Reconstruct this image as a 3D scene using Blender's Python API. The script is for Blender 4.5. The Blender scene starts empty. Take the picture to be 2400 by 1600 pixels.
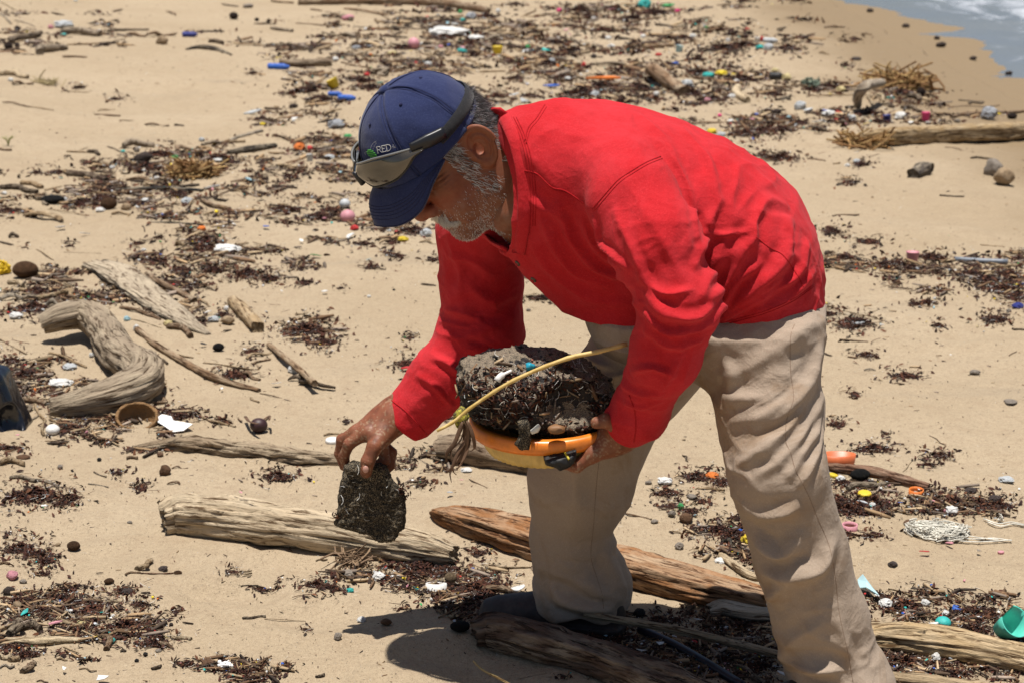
import bpy, bmesh, math, random
import numpy as np
from mathutils import Vector, Matrix
from mathutils.bvhtree import BVHTree

scene = bpy.context.scene
# ------------------------------------------------------------------ camera
CAM_H, PITCH, FPX = 1.52, math.radians(14.5), 4560.0      # focal length in pixels of the 2400 px wide photograph
cam_data = bpy.data.cameras.new("camera")
cam = bpy.data.objects.new("camera", cam_data)
scene.collection.objects.link(cam)
cam.location = (0, 0, CAM_H)
cam.rotation_euler = (math.pi / 2 - PITCH, 0, 0)
cam_data.sensor_width = 36.0
cam_data.lens = 36.0 * FPX / 2400.0
cam_data.clip_start = 0.05
cam_data.clip_end = 3000
cam_data.dof.use_dof = True
cam_data.dof.focus_distance = 3.62
cam_data.dof.aperture_fstop = 9.0
scene.camera = cam
# ------------------------------------------------------------------ daylight
SUN = Vector((-0.04, -0.10, 1.0)).normalized()             # towards the sun: tropical noon, almost overhead
world = bpy.data.worlds.new("World")
scene.world = world
world.use_nodes = True
wn = world.node_tree.nodes
bg = wn["Background"]
sky = wn.new("ShaderNodeTexSky")
sky.sky_type = 'NISHITA'
sky.sun_disc = False
sky.sun_elevation = math.asin(SUN.z)
sky.sun_rotation = math.atan2(SUN.x, SUN.y)
sky.dust_density = 1.5
world.node_tree.links.new(sky.outputs[0], bg.inputs[0])
bg.inputs[1].default_value = 0.052
sun_data = bpy.data.lights.new("sun", 'SUN')
sun_data.energy = 5.0
sun_data.angle = math.radians(0.53)
sun_data.color = (1.0, 0.955, 0.89)
sun = bpy.data.objects.new("sun", sun_data)
sun.rotation_euler = SUN.to_track_quat('Z', 'Y').to_euler()
sun.location = (0, 0, 30)
scene.collection.objects.link(sun)
scene.view_settings.view_transform = 'Standard'
scene.view_settings.look = 'None'
scene.view_settings.gamma = 1
scene.view_settings.exposure = 0.36
scene.view_settings.use_curve_mapping = False
scene.cycles.max_bounces = 6
scene.cycles.diffuse_bounces = 2
scene.cycles.use_denoising = True

random.seed(7)
RNG = np.random.default_rng(11)
CP, SP = math.cos(PITCH), math.sin(PITCH)

# ------------------------------------------------------------------ photograph pixel <-> place
def ray(px, py):
    a, b = (px - 1200) / FPX, (800 - py) / FPX
    return np.array([a, CP + SP * b, -SP + CP * b])

def at(px, py, Y):
    """point on the photograph's ray at distance Y in front of the camera"""
    r = ray(px, py)
    return np.array([0, 0, CAM_H]) + r * (Y / r[1])

def proj(P):
    d = np.asarray(P, float) - np.array([0, 0, CAM_H])
    zc = d[..., 1] * CP - d[..., 2] * SP
    u = d[..., 1] * SP + d[..., 2] * CP
    return np.stack([1200 + FPX * d[..., 0] / zc, 800 - FPX * u / zc, zc], -1)

def px2m(P):
    """metres per photograph pixel at a point"""
    return proj(P)[2] / FPX

# ------------------------------------------------------------------ small helpers
def link(o):
    scene.collection.objects.link(o)
    return o

def mesh_obj(name, verts, faces, mat=None, parent=None, smooth=True):
    me = bpy.data.meshes.new(name)
    verts = np.asarray(verts, np.float32).reshape(-1, 3)
    if isinstance(faces, np.ndarray):
        n, k = faces.shape
        me.vertices.add(len(verts)); me.vertices.foreach_set("co", verts.ravel())
        me.loops.add(n * k); me.loops.foreach_set("vertex_index", faces.astype(np.int32).ravel())
        me.polygons.add(n); me.polygons.foreach_set("loop_start", np.arange(0, n * k, k, dtype=np.int32))
        me.update(calc_edges=True)
    else:
        me.from_pydata(verts.tolist(), [], faces)
    me.validate()
    if smooth:
        me.polygons.foreach_set("use_smooth", np.ones(len(me.polygons), bool))
    if mat:
        me.materials.append(mat)
    o = bpy.data.objects.new(name, me)
    link(o)
    if parent is not None:
        o.parent = parent
        o.matrix_parent_inverse = parent.matrix_world.inverted()
    return o

def tag(o, label, cat, group=None, kind=None):
    if label: o["label"] = label
    if cat:
        o["category"] = cat
        if not kind: o["kind"] = "thing"
    if group: o["group"] = group
    if kind: o["kind"] = kind
    return o

def tint(o, cols, name="tint"):
    me = o.data
    a = me.color_attributes.new(name, 'FLOAT_COLOR', 'POINT')
    c = np.ones((len(me.vertices), 4), np.float32)
    c[:, :3] = cols
    a.data.foreach_set("color", c.ravel())

# ------------------------------------------------------------------ value noise in numpy
_perm = np.random.default_rng(3).random((64, 64, 64)).astype(np.float32)
def vnoise(P, scale=1.0, seed=0):
    Q = np.asarray(P, np.float64) * scale + seed * 17.31
    i = np.floor(Q).astype(int); f = Q - i
    f = f * f * (3 - 2 * f)
    out = 0
    for dx in (0, 1):
        for dy in (0, 1):
            for dz in (0, 1):
                w = (f[:, 0] if dx else 1 - f[:, 0]) * (f[:, 1] if dy else 1 - f[:, 1]) * (f[:, 2] if dz else 1 - f[:, 2])
                out = out + w * _perm[(i[:, 0] + dx) & 63, (i[:, 1] + dy) & 63, (i[:, 2] + dz) & 63]
    return out * 2 - 1

def fbm(P, scale, octaves=3, seed=0):
    s, a, t = 0, 1.0, 0
    for k in range(octaves):
        s = s + a * vnoise(P, scale * 2 ** k, seed + k); t += a; a *= .5
    return s / t
# ------------------------------------------------------------------ implicit shapes -> meshes
def smin(a, b, k):
    h = np.maximum(k - np.abs(a - b), 0) / k
    return np.minimum(a, b) - h * h * k * .25

def smax(a, b, k):
    return -smin(-a, -b, k)

def rcone(P, a, b, ra, rb, ky=1.0):
    S = np.array([1, 1 / ky, 1])
    a = np.asarray(a) * S; b = np.asarray(b) * S
    Q = P * S
    ba = b - a
    h = np.clip(((Q - a) @ ba) / max(ba @ ba, 1e-12), 0, 1)
    Q = Q - a
    dx = Q[:, 0] - h * ba[0]; dy = Q[:, 1] - h * ba[1]; dz = Q[:, 2] - h * ba[2]
    return np.sqrt(dx * dx + dy * dy + dz * dz) - (ra + (rb - ra) * h)

def chain(P, pts, k=.03, ky=1.0):
    """pts: list of (point, radius)"""
    d = None
    for (a, ra), (b, rb) in zip(pts[:-1], pts[1:]):
        e = rcone(P, a, b, ra, rb, ky)
        d = e if d is None else smin(d, e, k)
    return d

def ellipsoid(P, c, r, M=None):
    Q = P - np.asarray(c)
    if M is not None:
        Q = Q @ M
    r = np.asarray(r)
    q = (Q / r) ** 2
    k0 = np.sqrt(q[:, 0] + q[:, 1] + q[:, 2])
    k1 = np.sqrt(q[:, 0] / r[0] ** 2 + q[:, 1] / r[1] ** 2 + q[:, 2] / r[2] ** 2) + 1e-9
    return k0 * (k0 - 1) / k1

def poly2d(X, Z, pts):
    """signed distance to a polygon (negative inside)"""
    d = np.full(X.shape, 1e9); s = np.ones(X.shape)
    n = len(pts)
    for i in range(n):
        x0, z0 = pts[i]; x1, z1 = pts[i - 1]
        ex, ez = x1 - x0, z1 - z0
        wx, wz = X - x0, Z - z0
        h = np.clip((wx * ex + wz * ez) / (ex * ex + ez * ez + 1e-12), 0, 1)
        d = np.minimum(d, (wx - ex * h) ** 2 + (wz - ez * h) ** 2)
        c1 = Z >= z0; c2 = Z < z1; c3 = ex * wz > ez * wx
        flip = (c1 & c2 & c3) | (~c1 & ~c2 & ~c3)
        s = np.where(flip, -s, s)
    return s * np.sqrt(d)

def surface(fn, lo, hi, h):
    """surface nets on a sparse-evaluated grid; returns verts, quads"""
    lo = np.asarray(lo, float); hi = np.asarray(hi, float)
    B = 4
    nb = np.ceil((hi - lo) / (h * B)).astype(int) + 1
    n = nb * B + 1
    # coarse values at block centres
    bc = np.stack(np.meshgrid(*[np.arange(k) for k in nb], indexing='ij'), -1).reshape(-1, 3)
    cen = lo + (bc * B + B / 2) * h
    fc = np.concatenate([fn(cen[i:i + 200000]) for i in range(0, len(cen), 200000)])
    F = np.repeat(np.repeat(np.repeat(np.where(fc < 0, -1., 1.).reshape(nb), B, 0), B, 1), B, 2)
    F = np.pad(F, ((0, 1),) * 3, mode='edge').astype(np.float32)
    on = (np.abs(fc) < h * B * 1.15).reshape(nb)
    mk = np.pad(np.repeat(np.repeat(np.repeat(on, B, 0), B, 1), B, 2), ((0, 1),) * 3)
    for ax in range(3):
        mk[tuple(slice(1, None) if a == ax else slice(None) for a in range(3))] |= mk[tuple(slice(0, -1) if a == ax else slice(None) for a in range(3))].copy()
    act = np.argwhere(mk)
    for i in range(0, len(act), 60000):
        idx = act[i:i + 60000]
        F[idx[:, 0], idx[:, 1], idx[:, 2]] = fn(lo + idx * h)
    S = F < 0
    c = np.zeros(tuple(n - 1), np.int8)
    for dx in (0, 1):
        for dy in (0, 1):
            for dz in (0, 1):
                c += S[dx:n[0] - 1 + dx, dy:n[1] - 1 + dy, dz:n[2] - 1 + dz]
    cells = np.argwhere((c > 0) & (c < 8))
    vid = np.full(tuple(n - 1), -1, np.int64)
    vid[cells[:, 0], cells[:, 1], cells[:, 2]] = np.arange(len(cells))
    acc = np.zeros((len(cells), 3)); cnt = np.zeros(len(cells))
    cor = [(x, y, z) for x in (0, 1) for y in (0, 1) for z in (0, 1)]
    val = {k: F[cells[:, 0] + k[0], cells[:, 1] + k[1], cells[:, 2] + k[2]] for k in cor}
    for a in cor:
        for ax in range(3):
            if a[ax] == 0:
                b = list(a); b[ax] = 1; b = tuple(b)
                fa, fb = val[a], val[b]
                m = (fa < 0) != (fb < 0)
                t = np.where(m, fa / np.where(m, fa - fb, 1), 0)
                p = np.array(a, float)[None].repeat(len(cells), 0); p[:, ax] += t
                acc += p * m[:, None]; cnt += m
    V = lo + (cells + acc / np.maximum(cnt, 1)[:, None]) * h
    quads = []
    for ax in range(3):
        o1, o2 = [(1, 2), (2, 0), (0, 1)][ax]
        sl = [slice(None)] * 3; sl[ax] = slice(0, n[ax] - 1); A = S[tuple(sl)]
        sl[ax] = slice(1, n[ax]); Bv = S[tuple(sl)]
        e = np.argwhere(A != Bv)
        ok = (e[:, o1] > 0) & (e[:, o2] > 0) & (e[:, o1] < n[o1] - 1) & (e[:, o2] < n[o2] - 1)
        e = e[ok]
        inside = A[e[:, 0], e[:, 1], e[:, 2]]
        def g(d1, d2):
            q = e.copy(); q[:, o1] += d1; q[:, o2] += d2
            return vid[q[:, 0], q[:, 1], q[:, 2]]
        Q = np.stack([g(-1, -1), g(0, -1), g(0, 0), g(-1, 0)], 1)
        Q[~inside] = Q[~inside][:, ::-1]
        quads.append(Q)
    Q = np.concatenate(quads)
    Q = Q[(Q >= 0).all(1)]
    return V, Q

def vnormals(V, Q):
    N = np.zeros_like(V)
    a = V[Q[:, 2]] - V[Q[:, 0]]; b = V[Q[:, -1]] - V[Q[:, 1]]
    fn_ = np.cross(a, b)
    for k in range(Q.shape[1]):
        for ax in range(3):
            N[:, ax] += np.bincount(Q[:, k], fn_[:, ax], len(V))
    return N / (np.linalg.norm(N, axis=1)[:, None] + 1e-12)

def relax(V, Q, it=2, lam=.5):
    for _ in range(it):
        acc = np.zeros_like(V); cnt = np.zeros(len(V))
        for k in range(4):
            a, b = Q[:, k], Q[:, (k + 1) % 4]
            for ax in range(3):
                acc[:, ax] += np.bincount(a, V[b, ax], len(V)) + np.bincount(b, V[a, ax], len(V))
            cnt += np.bincount(a, minlength=len(V)) + np.bincount(b, minlength=len(V))
        V = V + lam * (acc / np.maximum(cnt, 1)[:, None] - V)
    return V

class Surf:
    """a mesh one can look up by photograph pixel"""
    def __init__(s, V, Q):
        s.V, s.Q = V, Q
        s.bvh = BVHTree.FromPolygons(V.tolist(), Q.tolist())
    def hit(s, px, py):
        r = ray(px, py)
        loc, nor, i, d = s.bvh.ray_cast(Vector((0, 0, CAM_H)), Vector(r).normalized())
        return (None, None) if loc is None else (np.array(loc), np.array(nor))
    def line(s, pts, step=8):
        """px polyline laid on the surface"""
        out, nn = [], []
        pts = catmull([(p[0], p[1], 0) for p in pts], step)
        for p in pts:
            a, b = s.hit(p[0], p[1])
            if a is not None:
                out.append(a); nn.append(b)
        return np.array(out), np.array(nn)

def catmull(pts, step=8, n=None):
    P = np.asarray(pts, float)
    if len(P) == 2:
        m = n or max(2, int(np.linalg.norm(P[1] - P[0]) / step))
        return P[0] + (P[1] - P[0]) * np.linspace(0, 1, m + 1)[:, None]
    E = np.vstack([2 * P[0] - P[1], P, 2 * P[-1] - P[-2]])
    out = []
    for i in range(1, len(E) - 2):
        m = n or max(2, int(np.linalg.norm(E[i + 1] - E[i]) / step))
        t = np.linspace(0, 1, m, endpoint=False)[:, None]
        p0, p1, p2, p3 = E[i - 1], E[i], E[i + 1], E[i + 2]
        out.append(.5 * (2 * p1 + (p2 - p0) * t + (2 * p0 - 5 * p1 + 4 * p2 - p3) * t * t + (3 * p1 - p0 - 3 * p2 + p3) * t ** 3))
    out.append(P[-1:])
    return np.vstack(out)

def tube(path, radii, sides=6, squash=1.0, up=None, cap=True):
    """verts, quads (list) of a tapered tube along a path"""
    P = np.asarray(path, float); n = len(P)
    R = np.broadcast_to(np.asarray(radii, float), (n,))
    T = np.gradient(P, axis=0); T /= np.linalg.norm(T, axis=1)[:, None] + 1e-12
    u = np.array(up if up is not None else (0, 0, 1.0), float)
    if up is None and abs(T[0] @ u) > .9: u = np.array([1.0, 0, 0])
    V = []
    for i in range(n):
        s = np.cross(T[i], u); l = np.linalg.norm(s)
        if l < 1e-6:
            s = np.cross(T[i], (1, 0.2, 0)); l = np.linalg.norm(s)
        s = s / l if l > 1e-9 else np.array([1.0, 0, 0])
        w = np.cross(s, T[i])
        a = np.arange(sides) * 2 * math.pi / sides
        V.append(P[i] + R[i] * (np.cos(a)[:, None] * s + squash * np.sin(a)[:, None] * w))
        if up is None: u = w
    V = np.vstack(V)
    F = []
    for i in range(n - 1):
        for k in range(sides):
            k2 = (k + 1) % sides
            F.append([i * sides + k, i * sides + k2, (i + 1) * sides + k2, (i + 1) * sides + k])
    if cap:
        F.append(list(range(sides))[::-1]); F.append([(n - 1) * sides + k for k in range(sides)])
    return V, F

class MB:
    """collects shapes into one mesh"""
    def __init__(s): s.V, s.F, s.C, s.n = [], [], [], 0
    def add(s, V, F, col=None):
        V = np.asarray(V, float)
        s.V.append(V); s.F += [[i + s.n for i in f] for f in F]; s.n += len(V)
        if col is not None: s.C.append(np.broadcast_to(np.asarray(col, float), (len(V), 3)))
        return s
    def build(s, name, mat, parent=None, smooth=True):
        o = mesh_obj(name, np.vstack(s.V), s.F, mat, parent, smooth)
        if s.C: tint(o, np.vstack(s.C))
        return o
# ------------------------------------------------------------------ materials
class NT:
    def __init__(s, name):
        s.m = bpy.data.materials.new(name); s.m.use_nodes = True
        s.t = s.m.node_tree; s.n = s.t.nodes; s.b = s.n["Principled BSDF"]
        s.tc = None
    def node(s, t, **kw):
        n = s.n.new(t)
        for k, v in kw.items():
            if k.startswith("i_"): n.inputs[k[2:].replace("_", " ")].default_value = v
            else: setattr(n, k, v)
        return n
    def link(s, a, b): s.t.links.new(a, b)
    def obj(s):
        if not s.tc: s.tc = s.node("ShaderNodeTexCoord")
        return s.tc.outputs["Object"]
    def scaled(s, vec):
        mp = s.node("ShaderNodeMapping"); mp.inputs["Scale"].default_value = vec
        s.link(s.obj(), mp.inputs[0]); return mp.outputs[0]
    def noise(s, scale, detail=4, rough=.55, vec=None, dist=0):
        n = s.node("ShaderNodeTexNoise"); n.inputs["Scale"].default_value = scale
        n.inputs["Detail"].default_value = detail; n.inputs["Roughness"].default_value = rough
        n.inputs["Distortion"].default_value = dist
        s.link(vec or s.obj(), n.inputs["Vector"]); return n.outputs["Fac"]
    def ramp(s, fac, stops):
        r = s.node("ShaderNodeValToRGB"); e = r.color_ramp.elements
        while len(e) < len(stops): e.new(.5)
        for k, (p, c) in enumerate(stops):
            e[k].position = p
            e[k].color = (*c, 1) if not isinstance(c, (int, float)) else (c, c, c, 1)
        s.link(fac, r.inputs[0]); return r.outputs[0]
    def mix(s, a, b, fac, mode='MIX'):
        m = s.node("ShaderNodeMix", data_type='RGBA', blend_type=mode)
        for sock, v in ((m.inputs[6], a), (m.inputs[7], b), (m.inputs[0], fac)):
            if isinstance(v, (int, float)): sock.default_value = v
            elif isinstance(v, tuple): sock.default_value = (*v, 1)
            else: s.link(v, sock)
        return m.outputs[2]
    def attr(s, name="tint"):
        a = s.node("ShaderNodeAttribute"); a.attribute_name = name
        return a.outputs["Color"]
    def objcol(s):
        return s.node("ShaderNodeObjectInfo").outputs["Color"]
    def rnd(s):
        return s.node("ShaderNodeObjectInfo").outputs["Random"]
    def bump(s, h, strength=.3, dist=.002, prev=None):
        b = s.node("ShaderNodeBump"); b.inputs["Strength"].default_value = strength
        b.inputs["Distance"].default_value = dist
        s.link(h, b.inputs["Height"])
        if prev is not None: s.link(prev, b.inputs["Normal"])
        return b.outputs[0]
    def done(s, col=None, rough=.8, normal=None, spec=.5, **kw):
        if col is not None:
            if isinstance(col, tuple): s.b.inputs["Base Color"].default_value = (*col, 1)
            else: s.link(col, s.b.inputs["Base Color"])
        if isinstance(rough, (int, float)): s.b.inputs["Roughness"].default_value = rough
        else: s.link(rough, s.b.inputs["Roughness"])
        s.b.inputs["Specular IOR Level"].default_value = spec
        if normal is not None: s.link(normal, s.b.inputs["Normal"])
        for k, v in kw.items(): s.b.inputs[k.replace("_", " ")].default_value = v
        return s.m

def m_cloth(name, base, dark, weave=2600, bump=.25, stains=None, fuzz=.25, fade=None, crease=.0):
    t = NT(name)
    n1 = t.noise(9, 5, .6); n2 = t.noise(420, 2, .6); n3 = t.noise(60, 3, .6)
    c = t.mix(dark, base, t.ramp(n1, [(.25, 0.35), (.7, 1.0)]))
    c = t.mix(c, tuple(min(1, x * 1.25 + .02) for x in base), t.ramp(n2, [(.5, 0.0), (.75, .55)]))
    if fade:                                   # sun-bleached, washed-out patches
        c = t.mix(c, fade, t.ramp(t.noise(5, 6, .7, dist=.8), [(.42, 0.0), (.72, .6)]))
        c = t.mix(c, tuple(x * .8 for x in dark), t.ramp(t.noise(31, 5, .7), [(.55, 0.0), (.78, .4)]))
    if stains:
        c = t.mix(c, stains, t.ramp(t.noise(7, 6, .65, dist=1.2), [(.53, 0.0), (.70, .7)]))
    nb = t.bump(t.noise(weave, 1, .5), bump, .0008)
    nb = t.bump(n3, .22, .004, nb)
    nb = t.bump(t.noise(150, 3, .65), .2, .002, nb)
    for sc_, st_ in ((13, .55 * crease), (29, .35 * crease)) if crease else ():       # sharp little creases
        a_ = t.node('ShaderNodeMath', operation='SUBTRACT'); t.link(t.noise(sc_, 2, .5, dist=1.3), a_.inputs[0]); a_.inputs[1].default_value = .5
        b_ = t.node('ShaderNodeMath', operation='ABSOLUTE'); t.link(a_.outputs[0], b_.inputs[0])
        nb = t.bump(t.ramp(b_.outputs[0], [(0.0, 1.0), (.10, 0.0)]), st_, .004, nb)
    return t.done(c, .92, nb, .2, Sheen_Weight=fuzz, Sheen_Roughness=.5)

M = {}
M['shirt'] = m_cloth("red_shirt_cloth", (.47, .012, .018), (.36, .008, .011), bump=.45, fuzz=.03, fade=(.56, .040, .052), crease=.26)
M['shirt_seam'] = m_cloth("red_shirt_thread", (.38, .008, .012), (.32, .006, .009), fuzz=0)
M['pants'] = m_cloth("tan_twill", (.335, .262, .200), (.29, .222, .165), weave=2400, bump=.35, stains=(.25, .16, .09), fuzz=.03, crease=.28)
M['pants_seam'] = m_cloth("tan_seam_thread", (.24, .17, .12), (.19, .13, .09), fuzz=0)  # seam thread, a darker tan than the trouser cloth
M['navy'] = m_cloth("navy_cotton", (.017, .026, .088), (.012, .018, .064), weave=2200, bump=.35, fuzz=.2)
M['navy_dark'] = m_cloth("navy_cotton_seam", (.012, .016, .06), (.01, .012, .05), fuzz=.1)
M['black_cloth'] = m_cloth("black_elastic", (.016, .016, .018), (.01, .01, .012), fuzz=.15)

def m_skin():
    t = NT("tanned_skin")
    a = t.attr("tint")
    c = t.mix(a, t.mix(a, (.75, .55, .5), 1.0, 'MULTIPLY'), t.ramp(t.noise(55, 5, .65), [(.35, 0.0), (.7, .8)]))
    c = t.mix(c, (.30, .085, .045), t.ramp(t.noise(16, 3, .5), [(.5, 0.0), (.8, .35)]))
    nb = t.bump(t.noise(900, 2, .6), .25, .0006)
    nb = t.bump(t.noise(160, 4, .6), .22, .0016, nb)
    return t.done(c, t.ramp(t.noise(120, 3, .5), [(.3, .46), (.7, .68)]), nb, .35, Subsurface_Weight=.12, Subsurface_Radius=(.006, .002, .001), Subsurface_Scale=.6)
M['skin'] = m_skin()

def m_plain(name, col, rough=.5, spec=.5, var=.15, bump=.1, bscale=200, **kw):
    t = NT(name)
    c = t.mix(col, tuple(x * (1 - var * 2.2) for x in col), t.ramp(t.noise(30, 5, .6), [(.4, 0.0), (.75, 1.0)]))
    return t.done(c, rough, t.bump(t.noise(bscale, 3, .6), bump, .001), spec, **kw)

def m_tint(name, rough=.8, spec=.3, bump=.2, bscale=300, var=.25):
    """colour from the mesh's own per-vertex tint (the real colour of each piece)"""
    t = NT(name)
    a = t.attr("tint")
    c = t.mix(a, t.mix(a, (1 - var,) * 3, 1.0, 'MULTIPLY'), t.ramp(t.noise(70, 4, .6), [(.35, 0.0), (.7, 1.0)]))
    return t.done(c, rough, t.bump(t.noise(bscale, 3, .6), bump, .0012), spec)
M['hair'] = m_tint("grey_hair", .6, .4, 0, var=.1)
M['tint'] = m_tint("dry_litter", .85, .25)
M['tint_gloss'] = m_tint("weathered_plastic", .42, .45, .08, var=.15)
# ------------------------------------------------------------------ the beach
DENTS = []          # (x, y, radius, depth) hollows and rims in the sand
def dent(px, py, r, d, el=1.0, rot=0.0):
    p = at_plane(px, py); DENTS.append((p[0], p[1], r, d, el, rot))

def at_plane(px, py, z=0.0):
    r = ray(px, py); t = (z - CAM_H) / r[2]
    return np.array([0, 0, CAM_H]) + r * t

for a in [(480, 1385, .05, .012, 1.6, .3), (565, 1095, .05, .010, 1.7, -.3), (668, 1145, .045, .010, 1.5, .5), (1250, 760, .12, .012, 1.5, .2),
          (2035, 1345, .055, .014, 1.5, .2), (2090, 1360, .04, .010, 1.4, -.4), (560, 1400, .06, .014, 1.6, .2), (1720, 980, .06, .010, 1.6, 0),
          (180, 800, .09, .012, 1.5, 0), (1090, 1560, .10, .016, 1.3, .4), (960, 1580, .06, -.012, 1.4, .2), (2230, 1300, .09, .008, 1.8, .1),
          (700, 960, .08, .009, 1.5, .2), (2190, 830, .1, .009, 1.6, .1), (2060, 930, .12, .008, 1.6, -.2), (760, 620, .16, .012, 1.6, 0),
          (430, 230, .6, .03, 1.5, 0), (560, 280, .5, -.02, 1.5, 0), (130, 200, .6, .02, 1.5, 0), (2200, 500, .3, .015, 1.5, 0), (2050, 540, .25, -.012, 1.4, 0), (300, 1130, .07, .010, 1.6, .2), (150, 1250, .06, .010, 1.5, -.2), (640, 1330, .06, .010, 1.6, .3), (760, 1440, .07, .012, 1.5, .1), (420, 1330, .05, .008, 1.5, 0), (2300, 1080, .07, .010, 1.7, .1), (2120, 1330, .05, .010, 1.5, .3), (2260, 1350, .06, .010, 1.6, 0), (820, 900, .07, .008, 1.6, .1), (680, 1180, .06, .009, 1.5, -.2), (1600, 980, .08, .009, 1.6, .2), (2010, 760, .1, .010, 1.6, 0), (2290, 780, .1, .010, 1.6, .2), (1560, 1180, .07, .010, 1.5, .1)]:
    dent(*a)

def sand_h(x, y):
    x = np.asarray(x, float); y = np.asarray(y, float)
    P = np.stack([x.ravel(), y.ravel(), np.zeros(x.size)], 1)
    far = np.clip((P[:, 1] - 3) / 8, 0, 1)
    h = .012 * vnoise(P, 1.3, 1) + .006 * vnoise(P, 4.1, 2) + .0042 * vnoise(P, 11, 3) - .0035 * np.abs(vnoise(P, 17, 14)) + .0026 * vnoise(P, 29, 4) + .0014 * vnoise(P, 75, 5)
    h += far * (.035 * vnoise(P, .45, 6) + .014 * vnoise(P, 2.0, 7))
    X = P[:, 0] + .06 + .05 * vnoise(P, .9, 8) + .04 * vnoise(P, 3.0, 9)
    h += -.085 * np.clip(X - 1.9, 0, 1.45) - .07 * np.clip((X - 3.33) / .05, 0, 1) - .06 * np.clip(X - 3.38, 0, 40)
    h += .05 * np.clip(-P[:, 0] - 2.2, 0, 30) + .25 * np.exp(-(((P[:, 0] + 5.6) / .9) ** 2 + ((P[:, 1] - 19) / 2.5) ** 2))
    for (cx, cy, r, d, el, rot) in DENTS:
        m = (np.abs(P[:, 0] - cx) < 3.2 * r * el) & (np.abs(P[:, 1] - cy) < 3.2 * r * el)
        if m.any():
            dx, dy = P[m, 0] - cx, P[m, 1] - cy
            c, s = math.cos(rot), math.sin(rot)
            q = ((dx * c + dy * s) / (r * el)) ** 2 + ((-dx * s + dy * c) / r) ** 2
            h[m] += -d * np.exp(-q) + .55 * d * np.exp(-((np.sqrt(q) - 1.5) / .45) ** 2)
    return h.reshape(x.shape)

def ground(px, py):
    """where the photograph's ray meets the sand"""
    z = 0.0
    for _ in range(6):
        p = at_plane(px, py, z); z = float(sand_h(p[0], p[1]))
    p[2] = z
    return p

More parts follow.
